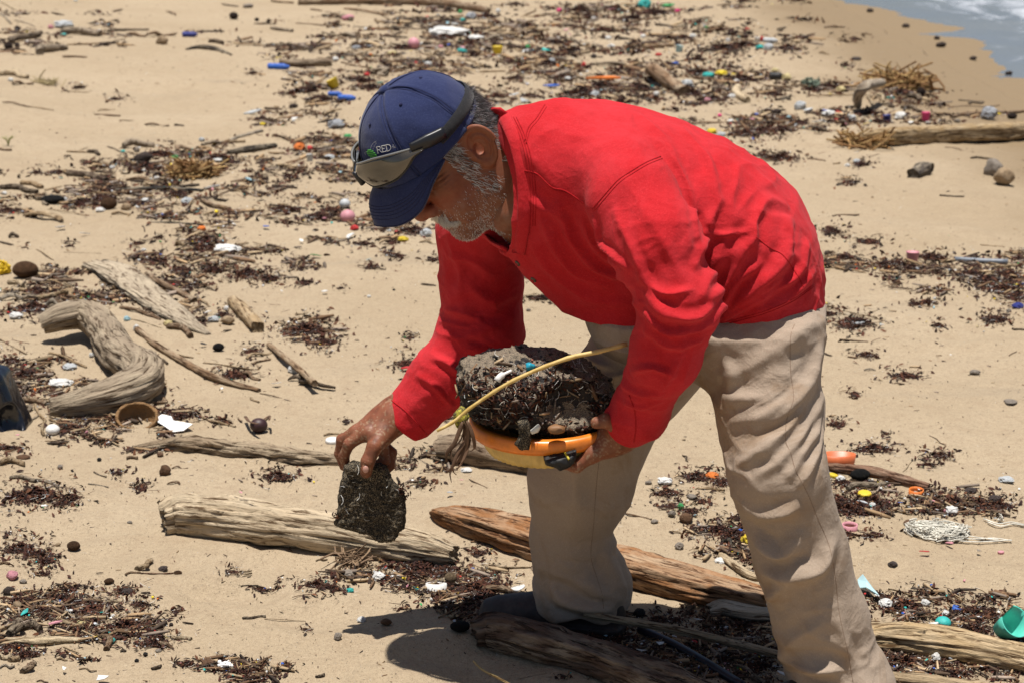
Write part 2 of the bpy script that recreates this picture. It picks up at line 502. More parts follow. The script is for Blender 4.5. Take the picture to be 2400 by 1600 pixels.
def build_ground():
    rows = np.concatenate([[-60, -20, -5, 0, 1.5, 2.4], np.geomspace(2.85, 24, 520), [26, 30, 38, 55, 90, 160, 300, 700, 1500]])
    u = np.linspace(-1, 1, 520)
    skirt = np.array([1.15, 1.5, 2.2, 4, 8, 20, 60, 200, 900])
    u = np.concatenate([-skirt[::-1], u, skirt])
    w = np.clip(rows * .30, .95, 8)
    X = w[:, None] * u[None, :]; Y = np.repeat(rows[:, None], len(u), 1)
    Z = sand_h(X, Y)
    Z = np.clip(Z, -2.5, 3.0)
    n, m = X.shape
    V = np.stack([X, Y, Z], -1).reshape(-1, 3)
    i = np.arange(n * m).reshape(n, m)
    F = np.stack([i[:-1, :-1], i[:-1, 1:], i[1:, 1:], i[1:, :-1]], -1).reshape(-1, 4)
    t = NT("beach_sand")
    n1 = t.noise(.9, 6, .6); n2 = t.noise(14, 5, .65); n3 = t.noise(420, 3, .7); n4 = t.noise(900, 2, .6)
    c = t.mix((.35, .27, .176), (.41, .325, .222), t.ramp(n1, [(.3, 0.0), (.7, 1.0)]))
    c = t.mix(c, (.31, .23, .15), t.ramp(n2, [(.48, 0.0), (.75, .65)]))
    c = t.mix(c, (.16, .12, .085), t.ramp(n3, [(.55, 0.0), (.66, .85)]))
    c = t.mix(c, (.60, .50, .37), t.ramp(n4, [(.64, 0.0), (.76, .8)]))
    c = t.mix(c, (.235, .175, .115), t.ramp(t.noise(85, 4, .7), [(.50, 0.0), (.72, .62)]))
    c = t.mix(c, (.52, .43, .31), t.ramp(t.noise(140, 3, .7), [(.58, 0.0), (.74, .5)]))
    # grey heavy-mineral streaks, elongated along the swash lines
    st = t.noise(1.0, 5, .6, vec=t.scaled((.55, 2.2, 1)), dist=.6)
    c = t.mix(c, (.22, .185, .14), t.ramp(st, [(.60, 0.0), (.80, .55)]))
    # damp sand beside the water
    sx = t.node("ShaderNodeSeparateXYZ"); t.link(t.obj(), sx.inputs[0])
    ad = t.node("ShaderNodeMath", operation='MULTIPLY_ADD'); t.link(t.noise(.7, 5, .6), ad.inputs[0]); ad.inputs[1].default_value = 1.6; t.link(sx.outputs[0], ad.inputs[2])
    mr = t.node("ShaderNodeMapRange"); mr.inputs[1].default_value = 2.6; mr.inputs[2].default_value = 3.5
    t.link(ad.outputs[0], mr.inputs[0])
    c = t.mix(c, (.235, .17, .10), mr.outputs[0])
    rg = t.node("ShaderNodeMapRange"); rg.inputs[3].default_value = .93; rg.inputs[4].default_value = .6; t.link(mr.outputs[0], rg.inputs[0])
    nb = t.bump(t.noise(900, 3, .7), .55, .0011)
    nb = t.bump(t.noise(130, 4, .65), .7, .006, nb)
    nb = t.bump(t.noise(22, 4, .6), .55, .02, nb)
    global BV_SAND
    BV_SAND = BVHTree.FromPolygons(V.tolist(), F.tolist())
    o = mesh_obj("beach_sand", V, F, t.done(c, rg.outputs[0], nb, .15))
    tag(o, None, None, kind="structure")
    # the sea's edge: a thin sheet of swash with foam
    xs = np.concatenate([np.linspace(3.0, 9, 90), [11, 15, 25, 60, 200, 900]]); ys = np.concatenate([[-60, 0, 6], np.linspace(9, 40, 190), [60, 120, 400, 1500]])
    X, Y = np.meshgrid(xs, ys)
    P = np.stack([X.ravel(), Y.ravel(), 0 * X.ravel()], 1)
    Z = -.222 + .012 * vnoise(P, .8, 21) + .006 * vnoise(P, 2.7, 22) + np.clip(P[:, 0] - 4.2, 0, 3) * .05 * np.maximum(vnoise(P * np.array([1, .35, 1]), 1.1, 23), 0)
    V = P.copy(); V[:, 2] = Z
    i = np.arange(X.size).reshape(X.shape)
    F = np.stack([i[:-1, :-1], i[:-1, 1:], i[1:, 1:], i[1:, :-1]], -1).reshape(-1, 4)
    t = NT("shallow_sea_water")
    f1 = t.noise(1.1, 6, .62, vec=t.scaled((1, .45, 1)), dist=1.0)
    sx = t.node("ShaderNodeSeparateXYZ"); t.link(t.obj(), sx.inputs[0])
    mr = t.node("ShaderNodeMapRange"); mr.inputs[1].default_value = 3.5; mr.inputs[2].default_value = 5.6; mr.inputs[3].default_value = -.17; mr.inputs[4].default_value = .10
    t.link(sx.outputs[0], mr.inputs[0])
    ad = t.node("ShaderNodeMath", operation='ADD'); t.link(f1, ad.inputs[0]); t.link(mr.outputs[0], ad.inputs[1])
    foam = t.ramp(ad.outputs[0], [(.47, 0.0), (.72, 1.0)])
    c = t.mix((.165, .18, .205), (.68, .71, .75), foam)
    rg = t.ramp(foam, [(0, .14), (1, .8)])
    o = mesh_obj("sea_water", V, F, t.done(c, rg, t.bump(t.noise(9, 4, .6), .25, .03), .5))
    tag(o, None, None, kind="structure")
build_ground()
# ------------------------------------------------------------------ the man
def pm(px, py, Y, rpx):
    p = at(px, py, Y)
    return (p, rpx * px2m(p))

def ridge(V, N, S, pts, w, a, trough=.28, ends=True):
    """raise a fold along a pixel polyline laid on surface S"""
    L, _ = S.line(pts, 10)
    if len(L) < 2: return V
    lo, hi = L.min(0) - 4 * w, L.max(0) + 4 * w
    m = np.where(((V > lo) & (V < hi)).all(1))[0]
    if not len(m): return V
    P = V[m]
    d = np.full(len(m), 9.0); tt = np.zeros(len(m))
    n = len(L) - 1
    for i in range(n):
        ba = L[i + 1] - L[i]
        h = np.clip(((P - L[i]) @ ba) / (ba @ ba + 1e-12), 0, 1)
        e = np.linalg.norm(P - L[i] - h[:, None] * ba, axis=1)
        k = e < d
        d[k] = e[k]; tt[k] = (i + h[k]) / n
    env = np.sin(np.pi * np.clip(tt * .86 + .07, 0, 1)) ** .7 if ends else 1.0
    d = d * (1 + .45 * vnoise(P, 22, int(abs(L[0, 0]) * 900) % 40))
    e = .35 * w
    g = np.exp(-(np.sqrt(d * d + e * e) - e) / (.8 * w)) - trough * np.exp(-((d - 1.7 * w) / w) ** 2)
    env = env * (.8 + .5 * vnoise(P, 16, 5 + int(abs(L[-1, 0]) * 900) % 40))
    V[m] += N[m] * (a * g * env)[:, None]
    return V

# ---- shirt
torso_px = [(1168, 268), (1215, 250), (1265, 240), (1330, 235), (1400, 236), (1460, 244), (1520, 258), (1600, 285), (1700, 325), (1800, 385), (1868, 450), (1908, 530),
            (1928, 610), (1934, 690), (1930, 850), (1700, 960), (1450, 920), (1322, 800), (1325, 733), (1278, 692), (1228, 645), (1190, 600),
            (1130, 575), (1085, 530), (1100, 460), (1130, 380), (1150, 310)]
TY = 3.42
torso_xz = [tuple(at(x, y, TY)[[0, 2]]) for x, y in torso_px]
armL = [pm(1450, 415, 3.27, 90), pm(1480, 470, 3.225, 100), pm(1535, 565, 3.165, 103), pm(1592, 712, 3.125, 90), pm(1560, 830, 3.155, 80), pm(1500, 965, 3.24, 62)]
armL2 = [pm(1500, 965, 3.24, 62), pm(1466, 1000, 3.27, 60)]
armR = [pm(1150, 470, 3.56, 105), pm(1125, 540, 3.60, 95), pm(1130, 660, 3.63, 92), pm(1130, 775, 3.63, 92), pm(1040, 885, 3.61, 74), pm(950, 985, 3.60, 64)]
neck_dir = at(1080, 430, 3.40) - at(1250, 400, 3.44)
def cut(P, p0, p1, pc):
    """half space beyond p1 along p0->p1"""
    n = (p1 - p0) / np.linalg.norm(p1 - p0)
    return (P - pc) @ n

_sp0 = at(1470, 520, TY)
def f_torso(P):
    d = poly2d(P[:, 0], P[:, 2], torso_xz)
    R = .20
    y = (P[:, 1] - TY)
    s_ = (P[:, 0] - _sp0[0]) * .68 + (P[:, 2] - _sp0[2]) * .74      # belly (-) to back (+)
    w = .192 + .058 * np.tanh((s_ - .02) / .11)
    q = np.sqrt((np.maximum(d + R, 0) / R) ** 2 + (y / w) ** 2)
    return R * (q - 1) * .85

_h0, _h1 = at(1925, 684, TY), at(1345, 722, TY)
_hn = np.array([(_h1 - _h0)[2], 0, -(_h1 - _h0)[0]]); _hn /= np.linalg.norm(_hn); _hn = -_hn if _hn[2] > 0 else _hn
def hem_side(P):
    return (P - _h0) @ _hn - .13 * (TY - P[:, 1]) + .003 * np.sin(P[:, 0] * 31 + P[:, 1] * 23)
cuffL0, cuffL1 = at(1530, 930, 3.2), at(1466, 990, 3.27)
cuffR0, cuffR1 = at(1040, 885, 3.61), at(942, 1002, 3.60)
# neck opening: a plane through the near collar edge and the far lapel
_a, _b, _c = at(1172, 268, 3.36), at(1212, 585, 3.27), at(1090, 540, 3.58)
_n = np.cross(_b - _a, _c - _a); _n /= np.linalg.norm(_n)
if _n[0] > 0: _n = -_n
def f_shirt(P):
    f = f0 = f_torso(P)
    f = smax(f, hem_side(P), .006)                                     # hem
    f = smax(f, -smax(f0 + .012, -hem_side(P) - .05, .01), .004)    # open underneath
    aL = smin(chain(P, armL, .03), chain(P, armL2, .02), .03)
    aL = smax(aL, cut(P, cuffL0, cuffL1, cuffL1), .006)
    aR = chain(P, armR, .03)
    aR = smax(aR, cut(P, cuffR0, cuffR1, cuffR1), .006)
    neckcut = (P - _a) @ _n
    f = smax(f, neckcut, .012)
    cav = rcone(P, at(1300, 440, 3.42), at(1080, 470, 3.40), .075, .115)
    f = smax(f, -cav, .01)
    aR = smax(aR, -rcone(P, at(1300, 440, 3.42), at(1060, 455, 3.40), .075, .105), .01)
    f = smin(f, aR, .045)
    kk = .012 + .03 * np.exp(-(np.linalg.norm(P - at(1440, 400, 3.27), axis=1) / .09) ** 2)
    f = smin(f, aL, kk)
    # hollow cuffs
    f = smax(f, -rcone(P, cuffL1 + (cuffL0 - cuffL1) * .35, cuffL1 * 2 - cuffL0, .036, .042), .004)
    f = smax(f, -rcone(P, cuffR1 + (cuffR0 - cuffR1) * .35, cuffR1 * 2 - cuffR0, .038, .043), .004)
    return f

V, Q = surface(f_shirt, (-.34, 3.00, .40), (.62, 3.78, 1.20), .0034)
V = relax(V, Q, 1)
N = vnormals(V, Q)
S = Surf(V, Q)
V = V + N * (.0035 * fbm(V * np.array([1, 1, 1]), 14, 2, 4))[:, None]
SHIRT_FOLDS = [
    # (polyline px, width m, height m)
    # back and flank, gathering from the armpit and falling to the hem
    ([(1540, 330), (1600, 420), (1625, 500), (1640, 580)], .011, .006),
    ([(1600, 300), (1660, 380), (1680, 470)], .012, .005),
    ([(1500, 270), (1560, 330), (1590, 400)], .014, .004),
    ([(1690, 470), (1660, 530), (1632, 620)], .010, .008),
    ([(1720, 510), (1690, 590), (1650, 690)], .010, .007),
    ([(1840, 480), (1800, 470), (1770, 520), (1760, 570), (1700, 630)], .012, .010),
    ([(1640, 545), (1700, 550), (1770, 540)], .008, .005),
    ([(1850, 520), (1840, 600), (1790, 660), (1700, 730)], .013, .008),
    ([(1890, 570), (1870, 640), (1800, 690), (1690, 750)], .010, .008),
    ([(1780, 620), (1730, 660), (1690, 720), (1670, 770)], .009, .008),
    ([(1830, 655), (1760, 690), (1700, 735)], .008, .006),
    ([(1905, 640), (1850, 700), (1760, 735)], .009, .005),
    ([(1740, 590), (1715, 650), (1670, 700)], .009, .007),
    # chest: drawn from the shoulder seam down to the belly
    ([(1260, 480), (1290, 560), (1345, 640), (1420, 670)], .011, .006),
    ([(1310, 490), (1345, 570), (1400, 630), (1480, 650)], .012, .008),
    ([(1360, 500), (1390, 570), (1440, 620)], .010, .007),
    ([(1395, 520), (1420, 580), (1475, 630)], .009, .008),
    ([(1240, 560), (1290, 640), (1380, 700), (1490, 715)], .014, .005),
    # near sleeve
    ([(1470, 430), (1540, 540), (1590, 640)], .014, .005),
    ([(1440, 500), (1490, 600), (1530, 690), (1560, 740)], .010, .006),
    ([(1500, 650), (1560, 690), (1620, 680)], .009, .006),
    ([(1512, 690), (1560, 735), (1630, 745), (1672, 720)], .010, .008),
    ([(1515, 735), (1560, 775), (1630, 775), (1665, 760)], .009, .008),
    ([(1520, 780), (1570, 810), (1640, 800)], .008, .006),
    ([(1480, 870), (1530, 860), (1580, 880)], .008, .008),
    ([(1460, 900), (1500, 920), (1550, 920)], .007, .007),
    ([(1465, 940), (1500, 955), (1545, 940)], .006, .005),
    ([(1600, 800), (1580, 860), (1540, 930)], .010, .005),
    # far sleeve, bunched above the elbow
    ([(1050, 600), (1110, 612), (1160, 650)], .012, .004),
    ([(1090, 660), (1150, 705), (1215, 690)], .012, .005),
    ([(1045, 725), (1090, 735), (1150, 765)], .010, .005),
    ([(1085, 790), (1150, 770), (1212, 740)], .011, .006),
    ([(1050, 775), (1100, 815), (1190, 825)], .010, .004),
    ([(1010, 830), (1060, 860), (1110, 900)], .010, .006),
    ([(980, 880), (1020, 905), (1060, 950)], .008, .006),
    ([(1050, 560), (1080, 640), (1075, 700)], .012, .004),
    # yoke
    ([(1200, 440), (1260, 480), (1330, 520)], .012, .003),
]
for pl, w, a in SHIRT_FOLDS:
    V = ridge(V, N, S, pl, w * .8, a * 1.6)
def creases(V, axis, f_along, f_across, seed, sharp=.30):
    """thin raised creases running across the given axis"""
    axis = np.asarray(axis, float) / np.linalg.norm(axis)
    t_ = V @ axis
    W = (V - t_[:, None] * axis) * f_across + np.outer(t_, axis) * f_along
    W = W + .35 * np.stack([vnoise(V, 9, seed + k) for k in (20, 21, 22)], 1) * 3
    n_ = vnoise(W, 1.0, seed) + .4 * vnoise(W, 2.1, seed + 1)
    return (1 - np.abs(n_) / .75).clip(0, 1) ** 1.6 * 1.5 - .6
N2 = vnormals(V, Q)
gR = np.exp(-(np.minimum(chain(V, armR[1:], .01), .08).clip(0, 1) / .03) ** 2) * (V[:, 1] > 3.5) * (V[:, 0] < .06)
dL = chain(V, armL[2:] + armL2[1:], .01)
gL = np.exp(-(np.maximum(dL, 0) / .02) ** 2) * (V[:, 1] < 3.3)
elbow = lambda c: np.exp(-(np.linalg.norm(V - c, axis=1) / .12) ** 2)
d_ = .0026 * creases(V, (.25, 0, 1), 26, 11, 3) * gR * (.35 + elbow(armR[3][0]))
d_ += .0032 * creases(V, (-.3, 0, 1), 30, 9, 5) * gL * (.25 + elbow(armL[3][0]) + .8 * elbow(armL[5][0]))
body = np.clip(1 - gR - gL, 0, 1)
d_ += .0028 * creases(V, (.75, 0, -.65), 17, 5, 7) * body * np.clip((vnoise(V, 7, 8) + .35) * 1.6, 0, 1)
d_ += .0022 * creases(V, (.8, 0, .6), 22, 6, 12) * body * np.clip((V[:, 0] - .22) / .15, 0, 1)
V = V + N2 * (d_ + .0010 * fbm(V, 38, 2, 9))[:, None]

man = None
SHIRT = (V, Q)
S_shirt = Surf(V, Q)

# ---- trousers
legL = [pm(1795, 690, 3.31, 128), pm(1797, 830, 3.29, 128), pm(1803, 960, 3.26, 122), pm(1822, 1110, 3.20, 113), pm(1876, 1300, 3.22, 109), pm(1922, 1450, 3.23, 108), pm(1952, 1555, 3.23, 106), pm(1975, 1620, 3.22, 120), pm(1985, 1690, 3.22, 124)]
legR = [pm(1650, 710, 3.52, 120), pm(1510, 850, 3.57, 128), pm(1392, 1010, 3.60, 128), pm(1360, 1130, 3.61, 118), pm(1338, 1265, 3.63, 90), pm(1364, 1375, 3.65, 106), pm(1362, 1428, 3.65, 112)]
pelvis_c = at(1690, 690, 3.42)
hemR_c = at(1362, 1440, 3.65)
hemL_c = np.array([at(1975, 1640, 3.22)[0], 3.22, .045])
def f_pants(P):
    f = smin(chain(P, legL, .02), chain(P, legR, .03), .04)
    f = smin(f, ellipsoid(P, pelvis_c, (.185, .19, .15)), .05)
    f = smin(f, rcone(P, at(1480, 735, 3.42), at(1640, 720, 3.42), .085, .12, 1.6), .05)
    f = f + .028 * np.clip(-(hem_side(P) + .004) / .035, 0, 1)
    f = smax(f, .030 + .008 * np.sin(P[:, 0] * 60) - P[:, 2], .006)
    # hollow hems
    f = smax(f, -rcone(P, hemR_c + np.array([0, 0, -.05]), hemR_c + np.array([0, 0, .025]), .092, .075), .004)
    f = smax(f, P[:, 2] - .86, .01)
    return f
V, Q = surface(f_pants, (.0, 3.02, .0), (.68, 3.82, .90), .0034)
V = relax(V, Q, 1)
N = vnormals(V, Q)
S = Surf(V, Q)
V = V + N * (.003 * fbm(V, 9, 2, 14))[:, None]
PANTS_FOLDS = [
    ([(1690, 880), (1760, 860), (1850, 800), (1900, 760)], .014, .006),
    ([(1700, 930), (1790, 930), (1850, 870)], .015, .008),
    ([(1720, 990), (1800, 970), (1870, 900)], .014, .008),
    ([(1740, 1040), (1820, 990), (1890, 900), (1920, 830)], .014, .009),
    ([(1725, 1090), (1810, 1040), (1880, 960), (1920, 890)], .013, .009),
    ([(1780, 1110), (1850, 1060), (1900, 980), (1925, 940)], .011, .009),
    ([(1850, 1110), (1890, 1050), (1920, 980)], .010, .009),
    ([(1880, 1130), (1910, 1070), (1925, 1010)], .008, .006),
    ([(1755, 1195), (1800, 1205), (1860, 1190)], .014, .010),
    ([(1770, 1260), (1830, 1295), (1870, 1260)], .016, .011),
    ([(1790, 1340), (1850, 1350), (1920, 1330), (1945, 1280)], .016, .012),
    ([(1800, 1400), (1835, 1375), (1850, 1350)], .014, .008),
    ([(1830, 1540), (1900, 1560), (1980, 1570)], .014, .010),
    ([(1830, 1550), (1860, 1500), (1930, 1460)], .016, .007),
    ([(1960, 1440), (1975, 1500), (1990, 1560)], .012, .005),
    ([(1700, 850), (1720, 870), (1715, 920)], .012, .006),
    # far leg
    ([(1270, 1330), (1340, 1350), (1400, 1390), (1450, 1400)], .016, .010),
    ([(1290, 1370), (1340, 1410), (1420, 1430)], .014, .010),
    ([(1440, 1270), (1420, 1310), (1460, 1390)], .014, .009),
    ([(1340, 760), (1400, 800), (1490, 830)], .006, .004),
    ([(1330, 800), (1400, 850), (1460, 870)], .009, .005),
    ([(1380, 890), (1450, 880), (1500, 860)], .009, .005),
    ([(1360, 1050), (1350, 1150), (1345, 1250)], .02, .006),
]
for pl, w, a in PANTS_FOLDS:
    V = ridge(V, N, S, pl, w * .95, a * 2.2)
N2 = vnormals(V, Q)
d_ = .0030 * creases(V, (.35, 0, .9), 15, 5, 31) * np.clip((vnoise(V, 6, 38) + .25) * 1.6, 0, 1)
d_ += .0032 * creases(V, (0, 0, 1), 24, 8, 41) * np.exp(-((V[:, 2] - .10) / .07) ** 2)
d_ += .0030 * creases(V, (.6, 0, -.7), 20, 6, 51) * np.exp(-((V[:, 2] - .60) / .10) ** 2) * (V[:, 1] < 3.45)
V = V + N2 * (d_ + .0009 * fbm(V, 33, 2, 19))[:, None]
PANTS = (V, Q)
S_pants = Surf(V, Q)

# ---- head, in its own frame: f forward, u up, s to his left
HP, HYAW, HROLL = math.radians(40), math.radians(19), math.radians(4)
HS = 1.05
def head_matrix():
    B0 = np.stack([[-1, 0, 0.], [0, 0, 1.], [0, -1, 0.]], 1)
    cp, sp = math.cos(HP), math.sin(HP); A = np.array([[cp, sp, 0], [-sp, cp, 0], [0, 0, 1]])
    cy, sy = math.cos(HYAW), math.sin(HYAW); Bm = np.array([[cy, 0, -sy], [0, 1, 0], [sy, 0, cy]])
    cr, sr = math.cos(HROLL), math.sin(HROLL); C = np.array([[1, 0, 0], [0, cr, -sr], [0, sr, cr]])
    return B0 @ Bm @ A @ C
HM = head_matrix()
HO = np.array([-.092, 3.42, .985])
def hw(l):
    """head frame -> place"""
    return HO + HS * (np.asarray(l, float) @ HM.T)
def hl(P):
    return ((np.asarray(P) - HO) @ HM) / HS

def f_head(P):
    L = hl(P)
    A = L.copy(); A[:, 2] = np.abs(A[:, 2])             # mirrored for paired features
    f = ellipsoid(L, (.004, .056, 0), (.080, .080, .073))
    f = smin(f, ellipsoid(L, (.038, -.01, 0), (.060, .088, .062)), .03)
    f = smin(f, rcone(A, (.010, -.066, .048), (.070, -.106, .010), .028, .026), .03)     # jaw
    f = smin(f, ellipsoid(A, (.056, -.052, .036), (.032, .034, .026)), .025)             # cheek
    f = smin(f, ellipsoid(A, (.060, -.008, .044), (.024, .020, .020)), .018)             # cheekbone
    f = smin(f, rcone(A, (.080, .032, .040), (.092, .030, .004), .013, .014), .014)      # brow
    f = smax(f, -ellipsoid(A, (.100, .008, .034), (.018, .016, .020)), .012)             # eye socket
    f = smin(f, ellipsoid(A, (.076, .008, .033), (.0145, .013, .016)), .004)             # lidded eye
    f = smin(f, rcone(A, (.088, .001, .044), (.092, -.002, .024), .0032, .003), .004)    # lower lid bag
    f = smin(f, rcone(A, (.0865, .0145, .046), (.0935, .0155, .022), .0035, .0035), .003)
    f = smin(f, rcone(L, (.090, .022, 0), (.113, -.022, 0), .0095, .0125), .012)         # nose bridge
    f = smin(f, ellipsoid(L, (.1175, -.036, 0), (.0165, .0148, .0170)), .010)             # nose tip
    f = smin(f, ellipsoid(A, (.105, -.040, .0165), (.0125, .0105, .0085)), .006)          # wing
    f = smax(f, -ellipsoid(A, (.108, -.051, .0075), (.006, .005, .0045)), .003)          # nostril
    f = smin(f, ellipsoid(A, (.090, -.064, .012), (.016, .0155, .026)), .010)            # upper lip
    f = smin(f, ellipsoid(L, (.094, -.085, 0), (.012, .008, .024)), .006)                # lower lip
    f = smax(f, -rcone(A, (.110, -.0765, 0), (.082, -.080, .032), .0035, .002), .004)    # mouth line
    f = smin(f, ellipsoid(L, (.080, -.108, 0), (.022, .019, .024)), .014)                # chin
    # smile folds
    f = f + .0022 * np.exp(-(np.abs(A[:, 2] - (.022 + .32 * (-.035 - A[:, 1]))) / .003) ** 2) * np.exp(-((A[:, 1] + .058) / .022) ** 2) * (L[:, 0] > .04)
    # crow's feet and forehead creases
    f = f + .0010 * np.exp(-((A[:, 0] - .060) / .012) ** 2) * np.exp(-((A[:, 1] - .008) / .016) ** 2) * np.sin(A[:, 1] * 900)
    # neck
    nk = rcone(P, hw((-.018, -.005, 0)), at(1250, 440, 3.44), .066 * HS, .078)
    nk = smin(nk, rcone(P, hw((.0, -.055, 0)), at(1235, 520, 3.42), .042, .05), .04)
    f = smin(f, nk, .028)
    # ears
    for sg in (1, -1):
        E = L.copy(); E[:, 2] *= sg
        # ear frame: long axis leans back at the top
        c = np.array([-.020, .013, .073]); ax = np.array([-.16, .987, 0.]); fw = np.array([.987, .16, 0])
        q = E - c
        a = q @ ax; b = q @ fw; o = q[:, 2] + b * .55 - .006        # flares outward towards the back
        rr = np.sqrt((a / .034) ** 2 + (b / np.where(a > 0, .0225, .0185)) ** 2)
        rim = np.sqrt(((rr - 1) * .024) ** 2 + (o * .9) ** 2) - .0046
        plate = np.maximum((rr - 1) * .024, np.abs(o + .0025) - .0028)
        lobe = ellipsoid(E, c + ax * -.030 + fw * .001 + np.array([0, 0, .004]), (.0095, .011, .0055))
        inner = np.sqrt(((rr - .58) * .024) ** 2 + (o * .9) ** 2) - .0030
        inner = np.where(b > .008, 1.0, inner)
        trag = ellipsoid(E, c + ax * -.008 + fw * .018 + np.array([0, 0, -.005]), (.005, .008, .004))
        e = smin(smin(rim, plate, .003), lobe, .008)
        e = smin(e, inner, .002); e = smin(e, trag, .003)
        e = smax(e, -ellipsoid(E, c + ax * -.004 + fw * .005 + np.array([0, 0, .003]), (.008, .011, .010)), .003)
        f = smin(f, e, .005)
    return f
Vh, Qh = surface(f_head, HO - np.array([.24, .20, .23]), HO + np.array([.30, .20, .22]), .0019)
# ---- hands
def finger(P, pts, r, k=.004):
    f = chain(P, [(p, a) for p, a in zip(pts, r)], k)
    for i in range(1, len(pts) - 1):                      # skin creases over the knuckles
        t_ = np.asarray(pts[i + 1]) - np.asarray(pts[i - 1]); t_ = t_ / np.linalg.norm(t_)
        q = P - np.asarray(pts[i]); m = np.exp(-((q * q).sum(1) / .017 ** 2)); s_ = q @ t_
        for o_ in (-.0045, 0, .0045):
            f = f + .0011 * m * np.exp(-((s_ - o_) / .0013) ** 2)
        f = f - .0012 * m * np.exp(-(s_ / .007) ** 2)
    return f

handR_pts = dict(wrist=at(935, 962, 3.60), fore=at(985, 915, 3.605))
def f_handR(P):
    A = lambda x, y, Y: at(x, y, Y)
    f = chain(P, [(A(1010, 890, 3.605), .036), (A(938, 960, 3.60), .029), (A(905, 985, 3.60), .030)], .02, 1.0)
    # palm: one bone per finger from the wrist to each knuckle
    mc = [(862, 1012, 3.565), (836, 1012, 3.585), (828, 1016, 3.61), (832, 1022, 3.635)]
    for m in mc:
        f = smin(f, rcone(P, A(922, 972, 3.60), A(*m), .024, .0135), .018)
    f = smin(f, rcone(P, A(925, 990, 3.58), A(890, 1028, 3.56), .024, .020), .02)     # ball of the thumb
    fg = [
        ([mc[0], (818, 1040, 3.568), (806, 1068, 3.578), (812, 1094, 3.582)], (.0125, .0108, .0098, .0085)),
        ([mc[1], (802, 1030, 3.592), (796, 1062, 3.598), (806, 1092, 3.600)], (.0125, .0112, .010, .0088)),
        ([(870, 1025, 3.61), (898, 1052, 3.60), (902, 1078, 3.595), (880, 1090, 3.592)], (.0125, .0110, .0098, .0085)),
        ([(880, 1022, 3.63), (918, 1060, 3.615), (915, 1090, 3.605), (903, 1106, 3.60)], (.0115, .0100, .0090, .0078)),
    ]
    g = None
    for pts, r in fg:
        e = finger(P, [A(*p) for p in pts], r)
        g = e if g is None else smin(g, e, .0035)
    th = finger(P, [A(897, 1018, 3.56), A(878, 1046, 3.535), A(862, 1080, 3.525), A(858, 1106, 3.528)], (.0185, .0150, .0128, .0112))
    nail = ellipsoid(P, A(855, 1100, 3.514), (.0075, .004, .0095))
    f = smin(f, g, .010)
    f = smin(f, th, .010)
    f = smax(f, -(ellipsoid(P, A(855, 1110, 3.510), (.0085, .0035, .003))), .002)
    return smin(f, nail, .001)
VrR, QrR = surface(f_handR, at(960, 1010, 3.60) - np.array([.16, .09, .13]), at(960, 1010, 3.60) + np.array([.10, .09, .14]), .0017)

def f_handL(P):
    A = lambda x, y, Y: at(x, y, Y)
    f = chain(P, [(A(1540, 920, 3.20), .036), (A(1472, 1000, 3.265), .029), (A(1440, 1022, 3.28), .030)], .02)
    mc = [(1392, 1062, 3.265), (1385, 1066, 3.29), (1388, 1062, 3.315), (1396, 1056, 3.335)]
    for m in mc:
        f = smin(f, rcone(P, A(1455, 1018, 3.285), A(*m), .024, .0145), .018)
    fg = [
        ([mc[0], (1352, 1092, 3.265), (1322, 1085, 3.275), (1305, 1068, 3.285)], (.0130, .0112, .0100, .0088)),
        ([mc[1], (1345, 1090, 3.30), (1312, 1082, 3.31), (1292, 1066, 3.32)], (.0130, .0115, .0100, .0088)),
        ([mc[2], (1350, 1085, 3.335), (1318, 1080, 3.35), (1298, 1066, 3.36)], (.0125, .0110, .0098, .0085)),
        ([mc[3], (1362, 1078, 3.36), (1335, 1076, 3.375), (1318, 1064, 3.385)], (.0115, .0100, .0090, .0078)),
    ]
    g = None
    for pts, r in fg:
        e = finger(P, [A(*p) for p in pts], r)
        g = e if g is None else smin(g, e, .0035)
    th = finger(P, [A(1452, 1010, 3.265), A(1440, 992, 3.235), A(1418, 985, 3.225), A(1398, 990, 3.225)], (.019, .0145, .0122, .0105))
    f = smin(f, g, .010)
    return smin(f, th, .010)
VrL, QrL = surface(f_handL, at(1420, 1020, 3.28) - np.array([.13, .10, .11]), at(1420, 1020, 3.28) + np.array([.13, .13, .12]), .0018)
# ---- the rest of the body under the clothes
def f_core(P):
    f = ellipsoid(P, at(1400, 480, 3.43), (.19, .17, .15))
    f = smin(f, rcone(P, at(1330, 430, 3.43), at(1680, 680, 3.42), .13, .14, 1.15), .05)
    f = smin(f, rcone(P, at(1350, 440, 3.44), at(1240, 440, 3.44), .10, .072), .04)
    f = smax(f, f_torso(P) + .03, .01)
    for c in (armL, armR):
        f = smin(f, chain(P, [(p, r * .5) for p, r in c], .02), .03)
    for c in (legL[:-1], legR):
        f = smin(f, chain(P, [(p, r * .62) for p, r in c], .03), .04)
    foot = [(hemR_c + np.array([0, 0, .0]), .045), (hemR_c + np.array([-.05, -.005, -.05]), .04)]
    f = smin(f, chain(P, foot, .02), .03)
    return f
Vc, Qc = surface(f_core, (-.30, 3.02, .0), (.66, 3.80, 1.16), .011)
